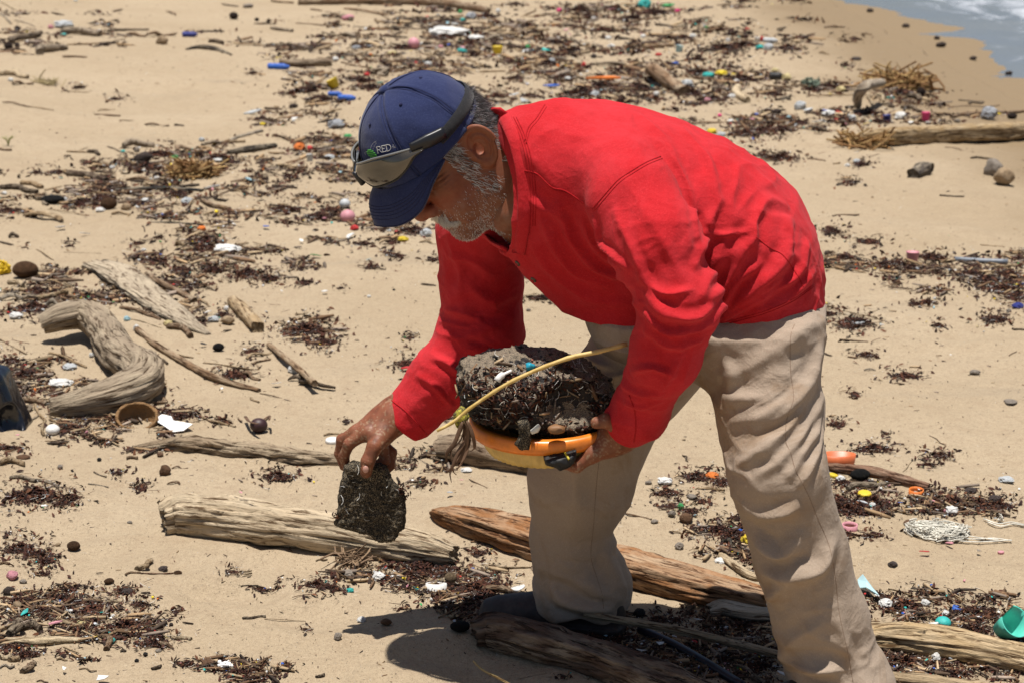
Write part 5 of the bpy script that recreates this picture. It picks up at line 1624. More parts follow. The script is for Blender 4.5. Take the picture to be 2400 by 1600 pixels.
hero(wood("bamboo_strip", [(1368, 1437, 9), (1470, 1455, 9.5), (1600, 1478, 10), (1720, 1506, 10), (1836, 1536, 10)], (.33, .255, .165), .85, 3.0, 1.0, hs=[.05, .05, .045, .03, .02], sides=14, rough=.05, groove=.08),
     "long flat bamboo slat crossing in front of the right shoe", "slat", "the bamboo slat", 1600, 1480)
hero(wood("driftwood_log", [(1935, 1092, 10), (1980, 1098, 12), (2060, 1108, 13), (2130, 1128, 12), (2178, 1140, 8)], (.19, .085, .05), 1, 2, .8, sides=18),
     "reddish-brown log beside the orange tub right of the man's knee", "log", "the reddish log", 2060, 1108)
hero(wood("driftwood_branch", [(2010, 248, 9), (2012, 224, 11), (2030, 202, 11), (2066, 194, 9)], (.36, .30, .235), 1, 2, 1.0, hs=[0, .07, .13, .10], sides=14, step=.015),
     "arched grey branch rising from the brush pile near the sea", "branch", "the arched grey branch", 2030, 215)
hero(wood("driftwood_log", [(700, 4, 9), (900, 3, 10), (1000, 5, 10), (1090, 15, 9), (1145, 26, 6)], (.20, .125, .075), 1, 2, .9, sides=16, step=.08),
     "long brown fallen trunk at the top edge above the cap", "trunk", "the far fallen trunk", 980, 8)
hero(wood("driftwood_block", [(655, 147, 8), (700, 148, 11), (775, 146, 10)], (.17, .12, .08), .8, 3, 1.0, sides=16),
     "weathered squared block beside a lying blue bottle", "block", "the block by the blue bottle", 715, 147)
hero(wood("driftwood_log", [(2138, 408, 14), (2165, 396, 19), (2178, 398, 17)], (.085, .07, .058), .8, 3, .9, sides=16, rough=.15),
     "dark charred chunk alone on open sand at right", "log chunk", "the charred chunk", 2142, 397)
hero(wood("driftwood_log", [(536, 358, 5), (590, 350, 9), (645, 342, 6)], (.028, .023, .022), 1, 2, .9, sides=14),
     "black charred log left of the cap in the debris line", "log", "the black charred log", 590, 350)
hero(wood("bamboo_tube", [(630, 808, 6.5), (685, 852, 7.5), (738, 898, 8)], (.27, .175, .10), 1, 2, 1.0, hs=[0, .012, .022], sides=14, rough=.03, ends=.02),
     "hollow bamboo tube with open end toward the viewer", "bamboo tube", "the bamboo tube", 700, 865)
p_ = on_sand(738, 898, .04)
# ---- ordinary sticks: shared meshes
STICKS = []
for k in range(8):
    rr_ = np.random.default_rng(100 + k)
    b = rr_.uniform(-.07, .07, 2)
    P = [(-.5, 0, 0), (-.17, b[0], .01 * k % .03), (.17, b[1] * .8, .0), (.5, b[0] * -.3, 0)]
    R = np.array([.42, .52, .5, .34]) * .5 * .1 if k % 2 else np.array([.5, .5, .48, .46]) * .5 * .1
    V, F, G = wood_mesh(P, R, 1 if k < 5 else .45, 2 if k < 5 else 3, rough=.16, sides=9, seed=200 + k * 5, ends=.7, groove=.08, step=.07)
    me = bpy.data.meshes.new("driftwood_stick"); me.from_pydata(V.tolist(), [], F)
    me.polygons.foreach_set("use_smooth", np.ones(len(me.polygons), bool)); me.materials.append(M['wood'])
    a = me.attributes.new("grain", 'FLOAT_VECTOR', 'POINT'); G[:, :2] *= .5; a.data.foreach_set("vector", G.astype(np.float32).ravel())
    STICKS.append(me)
CNAME = {PALE: "pale", TAN: "tan", BRN: "brown", DRK: "dark brown", GRY: "grey", BLK: "black", RED_: "reddish", GBR: "grey-brown"}
def stick(x0, y0, x1, y1, th, col, noun=None):
    """a straight-ish stick between two pixels, th pixels thick"""
    m = on_sand((x0 + x1) / 2, (y0 + y1) / 2); r = th * px2m(m) * .5
    a, b = on_sand(x0, y0, r * .7), on_sand(x1, y1, r * .7)
    d = b - a; ln = np.linalg.norm(d)
    fat = th * px2m(m) > ln * .33
    me = STICKS[random.randrange(5) if not fat else 5 + random.randrange(3)] if False else STICKS[random.randrange(8)]
    noun = noun or ("twig" if th * px2m(m) < .012 else ("stick" if ln > 4 * 2 * r else "wood piece"))
    o = bpy.data.objects.new({"twig": "twig", "stick": "driftwood_stick", "wood piece": "wood_piece"}.get(noun, noun.replace(" ", "_")), me); link(o)
    o.location = (a + b) / 2
    o.rotation_euler = Vector(d).to_track_quat('X', 'Z').to_euler()
    o.rotation_euler.x += random.uniform(-.4, .4)
    s = 2 * r / .05
    o.scale = (ln, s, s)
    j = random.uniform(.85, 1.15)
    o.color = (col[0] * j, col[1] * j, col[2] * j, 1)
    long_ = ln / (2 * r)
    size = "long" if long_ > 10 else ("short" if long_ < 4 else "")
    THINGS.append((o, (x0 + x1) / 2, (y0 + y1) / 2, (size + " " if size else "") + CNAME.get(col, "brown"), noun, "driftwood pieces"))
    return o
# ------------------------------------------------------------------ sticks and wood pieces seen in the photograph
# per view: origin x, origin y, enlargement; then x0 y0 x1 y1 thickness colour in that enlarged view
C_ = dict(p=PALE, t=TAN, b=BRN, d=DRK, g=GRY, k=BLK, r=RED_, m=GBR)
STICK_TABLE = [
(0, 0, 2.94, """0 10 140 100 10 p|0 95 80 165 14 g|100 140 240 185 12 m|355 88 440 105 10 d|85 290 265 230 48 d|275 360 430 325 55 m|150 375 240 378 10 d|460 310 690 300 12 t|430 390 600 395 14 b
430 215 700 235 50 m|740 215 1020 205 18 d|870 240 1010 250 25 b|1010 240 1210 235 42 b|1440 285 1545 295 30 d|1640 300 1900 325 12 b|1900 330 2170 345 12 b|1870 195 2010 215 25 m|1750 165 1900 165 10 d|2040 160 2352 185 14 b
0 510 205 530 42 p|85 575 230 575 34 b|420 630 615 638 6 t|20 705 200 735 22 b|200 735 370 760 14 t|675 765 790 755 9 t|650 790 830 800 14 b|820 830 920 832 12 t|1000 858 1165 866 24 b|1205 860 1260 868 14 d|0 1025 75 1035 22 b
460 1045 600 1050 16 t|545 1040 605 1015 8 t|845 1010 1060 1000 48 m|740 1010 880 1075 10 m|1225 1040 1380 1020 42 b|1390 1000 1580 975 24 m|1580 975 1800 900 26 g|1580 985 1680 975 24 t|1790 1090 1880 1135 12 t|1250 1110 1640 1145 18 t
470 1195 745 1240 48 d|630 1175 800 1190 18 b|1060 1180 1200 1230 24 b|870 1240 1140 1260 24 b|5 1290 270 1320 42 d|150 1260 300 1290 35 t|180 1480 430 1520 50 t|1390 1380 1580 1440 34 b|770 1475 900 1480 20 t|1770 1480 2130 1550 18 t
2070 755 2200 770 18 b|2230 790 2352 750 20 t|1880 930 2050 990 14 b|1690 1020 1900 1060 12 t|560 1105 610 1125 22 d|610 1045 690 1065 28 d|250 1370 340 1410 30 m|330 1440 600 1490 8 t|1530 30 1640 45 12 d|1150 80 1210 105 14 b|1870 5 2020 20 18 b|2140 65 2220 75 12 b"""),
(800, 0, 2.94, """20 60 330 105 14 b|300 190 650 205 20 m|380 140 720 110 20 m|990 275 1160 245 26 m|1150 245 1300 270 16 t|1760 440 2140 460 38 m|950 495 1130 490 12 t|1480 310 1560 350 10 t|225 480 330 515 40 m|400 470 560 455 14 b|620 300 700 390 16 m|680 400 860 520 14 b|400 520 700 470 10 t
2150 500 2340 630 90 b|1990 610 2080 590 16 t|1400 470 1500 450 14 d|900 600 1040 640 14 d|1990 190 2130 240 14 b|1500 260 1760 330 16 d|2080 330 2290 315 26 b|0 430 200 470 16 b|0 380 120 350 14 t|0 240 80 255 30 m|430 400 540 480 12 b|1340 425 1460 440 16 d|860 410 1000 470 10 t|0 120 80 135 34 m|1690 170 1900 200 12 b|2000 150 2200 120 14 b"""),
(1600, 0, 2.94, """0 852 420 845 20 b|420 845 850 835 18 b|890 890 990 895 34 d|1850 805 2352 765 28 b|380 600 440 690 60 p|690 680 750 685 28 k|1985 1090 2130 1095 14 d|1770 1345 1940 1355 14 d|1035 1490 1210 1480 14 b|1120 740 1200 735 22 d|1510 740 1640 770 30 d|860 1090 980 1110 12 b|1650 780 1780 810 16 b|2200 965 2352 955 16 b|1810 1015 2010 1050 10 b
1350 560 1560 500 16 t|1380 600 1600 560 18 b|1400 640 1620 600 14 t|1300 690 1380 640 16 t|1450 520 1520 620 10 t|1500 500 1640 640 12 b|1600 600 1740 660 16 t|1690 510 1720 600 18 d|1280 640 1310 740 12 p|1440 470 1480 520 10 b|1560 660 1640 700 40 d|1390 720 1460 735 40 d|1340 650 1390 700 24 p|1200 480 1320 500 12 b|720 600 960 590 14 b|560 590 760 610 14 b|860 660 1180 655 14 t
660 200 690 210 26 d|940 365 1010 375 14 t|1080 285 1200 290 12 b|980 190 1120 185 14 b|1230 235 1300 240 12 b|560 1095 720 1075 10 b|1050 1240 1200 1250 10 d|1040 1130 1080 1125 14 t|640 690 750 660 20 d|1900 690 2080 705 18 m|1980 715 2060 700 22 d|1830 740 2180 725 10 b|0 700 300 720 10 b"""),
(0, 530, 2.94, """1020 335 1330 515 42 b|830 560 1110 640 24 b|1160 690 1330 755 48 b|1700 910 1890 850 24 t|1740 950 1860 915 16 b|1400 940 1740 985 12 t|2060 1070 2310 1110 58 d|1990 1050 2090 1065 40 d|240 1225 310 1340 24 t|310 1340 300 1440 22 t|350 1330 440 1400 28 t|340 1310 530 1345 16 p|360 1260 640 1235 24 g
490 1420 590 1330 20 g|590 1330 645 1240 18 g|830 1245 1060 1240 34 b|1050 1245 1110 1180 42 b|1320 1280 1450 1340 18 t|1450 1340 1620 1380 18 t|60 1370 260 1300 20 m|240 970 370 1020 22 b|340 870 600 970 18 t|0 780 180 880 14 t|0 505 150 495 40 g|150 495 300 480 34 m|240 500 400 465 40 t|400 465 545 490 40 t|320 540 430 540 40 g|280 620 450 560 18 m
60 390 170 410 42 p|130 440 200 430 30 t|1000 590 1100 635 20 b|1210 195 1380 240 14 t|1250 170 1340 150 26 t|1420 215 1480 190 14 t|1210 125 1280 130 28 t|1790 1150 2000 1200 7 b|1730 1180 1780 1210 20 t|1080 915 1160 945 20 d|1640 1025 1800 1050 30 b|2230 1440 2350 1430 14 t|980 0 1000 40 8 d|250 160 370 235 8 t|0 110 90 130 14 d|60 75 130 70 30 d|900 640 1110 700 8 p|1180 870 1330 905 12 t|440 180 700 190 5 t|500 1170 420 1170 10 m|160 1190 320 1220 34 b|170 1240 200 1310 28 m|1350 500 1440 555 14 t"""),
(0, 1060, 2.904, """640 130 720 165 14 d|860 40 940 35 26 b|1170 105 1280 100 14 b|1140 210 1225 212 20 b|600 212 740 235 12 g|0 70 170 75 46 t|70 170 250 190 30 m|200 180 400 235 24 m|850 830 960 815 18 b|960 820 1180 820 14 r|950 1105 1095 1155 9 t|690 1250 735 1335 44 b|60 1240 150 1140 62 d|150 1190 290 1200 62 d|720 1020 830 1015 22 p|560 1010 700 1005 36 b
1650 1125 1810 1115 20 d|1800 1130 2080 1145 7 t|1000 1290 1180 1330 24 b|1160 1250 1300 1270 26 p|150 1490 245 1430 42 b|60 1410 130 1390 42 t|0 1390 80 1380 40 p|0 1460 100 1445 28 g|2150 1525 2210 1505 24 d|0 755 70 755 22 b|100 960 180 970 28 b|1030 1470 1100 1445 22 d|540 1470 660 1480 16 t|1640 820 1710 800 10 p|1640 830 1710 818 10 p|1650 842 1715 832 10 p|385 1408 460 1410 16 t|820 1350 860 1345 24 d|2150 735 2230 725 14 t|640 1275 700 1290 10 t|1640 905 1760 900 16 m|300 930 420 940 10 t|0 990 80 995 18 r|930 790 1040 735 36 t|380 690 440 700 10 g|250 1555 330 1560 14 b"""),
(800, 530, 2.94, """240 1260 340 1190 9 t|760 390 780 440 30 b|1270 485 1450 492 18 b|330 960 480 910 8 t|550 400 650 410 14 d|600 235 690 225 12 b|120 270 310 300 16 d|540 110 690 120 18 t|180 110 280 170 10 b|0 1440 40 1430 20 b"""),
(800, 1060, 2.904, """960 925 1300 1000 44 b|980 775 1290 780 14 t|90 680 380 790 8 p|380 790 650 880 9 t|520 885 700 870 16 m|440 20 660 110 10 g|560 10 700 60 30 b|870 180 990 240 8 b|1920 410 2110 455 14 b|2230 535 2323 555 14 t|1900 1300 1990 1240 20 m|2020 1240 2180 1330 10 t|2090 1310 2260 1420 10 m|1200 1540 1400 1500 6 t|0 740 100 830 12 m|60 690 160 800 10 m|20 710 130 700 10 t|30 670 180 740 12 m"""),
(1600, 530, 2.94, """1080 780 1275 795 12 b|965 570 1140 590 10 t|1140 590 1410 655 8 t|1230 620 1340 580 7 t|990 265 1300 272 9 t|1300 272 1620 290 8 t|1600 265 1900 300 14 t|2050 130 2220 145 8 t|1250 988 1330 990 14 g|1455 1080 1530 1085 10 b|940 870 1030 890 16 d|1700 1440 1820 1510 6 b|2250 890 2300 860 10 b|2080 250 2260 300 16 t|2150 280 2352 270 20 t|0 1100 200 1115 8 t|1890 365 1940 385 14 d|1500 290 1520 310 20 d|2120 240 2140 170 6 b|2270 705 2352 715 14 d"""),
(1600, 1060, 2.904, """1120 248 1375 208 46 m|1400 925 1660 1000 10 t|1000 270 1100 300 22 t|1220 325 1300 290 14 t|1300 310 1400 340 22 p|1390 390 1560 420 10 t|1480 300 1540 370 30 p|1590 360 1700 395 34 t|1770 345 1910 380 16 b|2020 300 2230 380 12 t|265 605 370 640 34 k|140 240 290 255 20 t|1800 1140 2010 1145 12 b|1370 1080 1530 1110 10 b|1430 1110 1600 1150 20 m|2080 1070 2200 1130 14 b|0 1490 340 1320 9 t|540 1310 620 1265 24 p|350 1440 480 1530 40 m|480 1530 560 1568 40 m|0 1525 160 1560 28 b|220 1060 280 1220 14 d|2180 1410 2323 1395 14 m|2000 1480 2130 1420 7 t|1300 1380 1480 1460 14 b|0 20 40 60 12 d|1500 130 1560 60 6 t|50 990 60 1000 10 t|1600 1220 1950 1225 12 b|460 1270 560 1240 16 t"""),
]
for ox, oy, f_, txt in STICK_TABLE:
    for ent in txt.replace("\n", "|").split("|"):
        x0, y0, x1, y1, th_, cc = ent.split()
        stick(ox + float(x0) / f_, oy + float(y0) / f_, ox + float(x1) / f_, oy + float(y1) / f_, float(th_) / f_, C_[cc])
# ------------------------------------------------------------------ stones, nuts and plastic
def m_obj(name, rough, spec=.4, var=.25, bump=.3, bscale=60, dirt=.25, **kw):
    t = NT(name)
    a = t.objcol()
    c = t.mix(a, t.mix(a, (1 - var,) * 3, 1.0, 'MULTIPLY'), t.ramp(t.noise(6, 5, .6), [(.35, 0.0), (.7, 1.0)]))
    c = t.mix(c, (.30, .22, .14), t.ramp(t.noise(9, 6, .7), [(.56, 0.0), (.74, dirt)]))
    return t.done(c, rough, t.bump(t.noise(bscale, 4, .6), bump, .02), spec, **kw)
M['stone'] = m_obj("beach_stone", .85, .25, .45, .6, 14, .5)
M['plastic'] = m_obj("faded_plastic", .5, .4, .25, .2, 20, .55)
M['film'] = m_obj("soft_plastic", .55, .35, .3, .5, 12, .5)
M['husk'] = m_obj("fibrous_husk", .95, .15, .5, .9, 40, .3)

def proto(name, V, F, mat, smooth=True):
    me = bpy.data.meshes.new(name); me.from_pydata(np.asarray(V, float).tolist(), [], [list(map(int, f)) for f in F])
    if smooth: me.polygons.foreach_set("use_smooth", np.ones(len(me.polygons), bool))
    me.materials.append(mat); return me
def ico(sub):
    bm = bmesh.new(); bmesh.ops.create_icosphere(bm, subdivisions=sub, radius=.5)
    V = np.array([v.co[:] for v in bm.verts]); F = [[v.index for v in f.verts] for f in bm.faces]; bm.free()
    return V, F
def lathe(prof, n=20, ridge_=None):
    a = np.arange(n) * 2 * math.pi / n
    V = []
    for k, (r, z) in enumerate(prof):
        rr_ = r * (1 + (ridge_[k] if ridge_ else 0) * (np.arange(n) % 2))
        V.append(np.column_stack([rr_ * np.cos(a), rr_ * np.sin(a), np.full(n, z)]))
    F = [[i * n + k, i * n + (k + 1) % n, (i + 1) * n + (k + 1) % n, (i + 1) * n + k] for i in range(len(prof) - 1) for k in range(n)]
    return np.vstack(V), F
V0, F0 = ico(3)
ROCKS = [proto("stone", V0 * (1 + .30 * vnoise(V0, 2.2, 40 + k)[:, None] + .10 * vnoise(V0, 6, 50 + k)[:, None]), F0, M['stone']) for k in range(5)]
NUTS = [proto("nut", V0 * np.array([1, .86, .84]) * (1 + .06 * vnoise(V0, 3, 60 + k)[:, None] + .03 * vnoise(V0, 14, 66 + k)[:, None]), F0, M['husk']) for k in range(3)]
BALLS = [proto("ball", V0 * (1 - .35 * np.clip((V0 @ np.array([.6, -.5, .6])) - .38, 0, 1)[:, None]), F0, M['plastic']) for k in range(1)]
CRUMP = [proto("crumpled", V0 * (1 + .5 * np.abs(vnoise(V0, 3.1, 70 + k))[:, None] - .35 * np.abs(vnoise(V0, 6.5, 75 + k))[:, None]), F0, M['film'], False) for k in range(5)]
CAPS = [proto("bottle_top", *lathe([(0, .40), (.40, .40), (.47, .36), (.5, .30), (.5, 0), (.44, 0), (.43, .30), (0, .31)], 32, [0, 0, .03, .05, .05, 0, 0, 0]), M['plastic'])]
RINGS = [proto("plastic_ring", *lathe([(.5, 0), (.5, .36), (.44, .36), (.44, 0), (.5, 0)], 28), M['plastic'])]
CUPS = [proto("cup", *lathe([(0, 0), (.33, 0), (.36, .05), (.48, 1.0), (.5, 1.02), (.46, 1.02), (.33, .08), (0, .07)], 24), M['plastic'])]
bp = [(0, 0), (.15, .0), (.17, .03), (.17, .25), (.155, .28), (.17, .31), (.17, .70), (.165, .76), (.13, .84), (.085, .88), (.075, .90), (.10, .90), (.10, .98), (.0, .98)]
Vb, Fb = lathe(bp, 18); Vb = Vb[:, [2, 1, 0]] - np.array([.5, 0, 0])
BOTTLES = [proto("bottle", Vb, [f[::-1] for f in Fb], M['plastic'])]
SHARDS = []
for k in range(6):
    rr_ = np.random.default_rng(300 + k); m_ = 7
    a = np.sort(rr_.uniform(0, 2 * math.pi, m_)); r = rr_.uniform(.32, .55, m_)
    top = np.column_stack([r * np.cos(a), r * .62 * np.sin(a), .10 * (r * np.cos(a)) ** 2 * rr_.uniform(-3, 3) + .03])
    mid = np.array([[0, 0, rr_.uniform(-.05, .12)]])
    V = np.vstack([top, mid, top - [0, 0, .045], mid - [0, 0, .045]])
    F = [[i, (i + 1) % m_, m_] for i in range(m_)] + [[m_ + 1 + (i + 1) % m_, m_ + 1 + i, 2 * m_ + 1] for i in range(m_)] + [[(i + 1) % m_, i, m_ + 1 + i, m_ + 1 + (i + 1) % m_] for i in range(m_)]
    SHARDS.append(proto("plastic_shard", V, F, M['plastic'], False))
KINDS_ = dict(stone=(ROCKS, "stone", "stones on the sand"), nut=(NUTS, "nut", "nuts and seeds"), ball=(BALLS, "ball", "plastic balls"), crumple=(CRUMP, "plastic scrap", "crumpled plastic scraps"), cap=(CAPS, "bottle cap", "bottle caps"),
              ring=(RINGS, "plastic ring", "plastic rings"), cup=(CUPS, "cup", "plastic cups"), bottle=(BOTTLES, "bottle", "plastic bottles"), shard=(SHARDS, "plastic shard", "plastic shards"))
PC = dict(W=((.70, .69, .66), "white"), Y=((.70, .52, .03), "yellow"), O=((.72, .19, .03), "orange"), R=((.52, .03, .03), "red"), P=((.60, .27, .31), "pink"), M=((.68, .05, .20), "bright pink"), B=((.025, .11, .46), "blue"),
          N=((.02, .03, .19), "navy"), T=((.03, .40, .37), "teal"), G=((.05, .33, .10), "green"), g=((.30, .31, .33), "grey"), k=((.02, .02, .02), "black"), c=((.46, .48, .49), "pale grey"), l=((.32, .50, .56), "light blue"),
          n=((.14, .075, .04), "brown"), d=((.05, .035, .03), "dark"), t=((.36, .26, .16), "tan"), s=((.27, .23, .19), "grey-brown"), v=((.055, .022, .025), "dark purple"), y=((.55, .45, .22), "cream"))
def item(kind, x, y, w, h, col, ang=None, tilt=None, label=None, lift=.42):
    """x,y: middle in photograph pixels; w,h: size in pixels"""
    me, noun, grp = KINDS_[kind]; me = random.choice(me)
    b = on_sand(x, y + h * .32); k = px2m(b)
    o = bpy.data.objects.new("screw_closure" if kind == "cap" else noun.replace(" ", "_"), me); link(o)
    c, cw = PC[col]; j = random.uniform(.9, 1.1)
    o.color = (c[0] * j, c[1] * j, c[2] * j, 1)
    rz = random.uniform(0, 6.28) if ang is None else ang
    W, Hh = w * k, h * k
    if kind in ("stone", "nut", "ball", "crumple"):
        o.scale = (W, W * random.uniform(.75, 1), min(Hh * 1.05, W * 1.1)); o.location = b + np.array([0, 0, Hh * lift]); o.rotation_euler = (0, 0, random.uniform(-.5, .5) if ang is None else ang)
        if kind == "ball": o.scale = (W, W, min(Hh, W))
    elif kind in ("cap", "ring"):
        o.scale = (W, W, W); o.location = b + np.array([0, 0, -.04 * W]); o.rotation_euler = (random.uniform(-.35, .35) if tilt is None else tilt, random.uniform(-.3, .3) if tilt is None else 0, rz)
    elif kind == "cup":
        tl = random.uniform(-.5, .5) if tilt is None else tilt
        o.scale = (W, W, Hh * 1.0); o.rotation_euler = (0, tl, 0); o.location = b + np.array([0, 0, -.01 + abs(math.sin(tl)) * W * .3])
    elif kind == "bottle":
        o.scale = (W / max(.25, abs(math.cos(rz)) + .25 * abs(math.sin(rz))), Hh / .36, Hh / .36); o.rotation_euler = (0, 0, rz); o.location = b + np.array([0, 0, Hh * .42])
    else:
        o.scale = (W, W * random.uniform(.7, 1.1), W); o.rotation_euler = (random.uniform(-.3, .3), random.uniform(-.3, .3), rz); o.location = b + np.array([0, 0, .01 + W * .05])
    if label: tag(o, label[0], label[1])
    else: THINGS.append((o, x, y, cw, noun, grp))
    return o
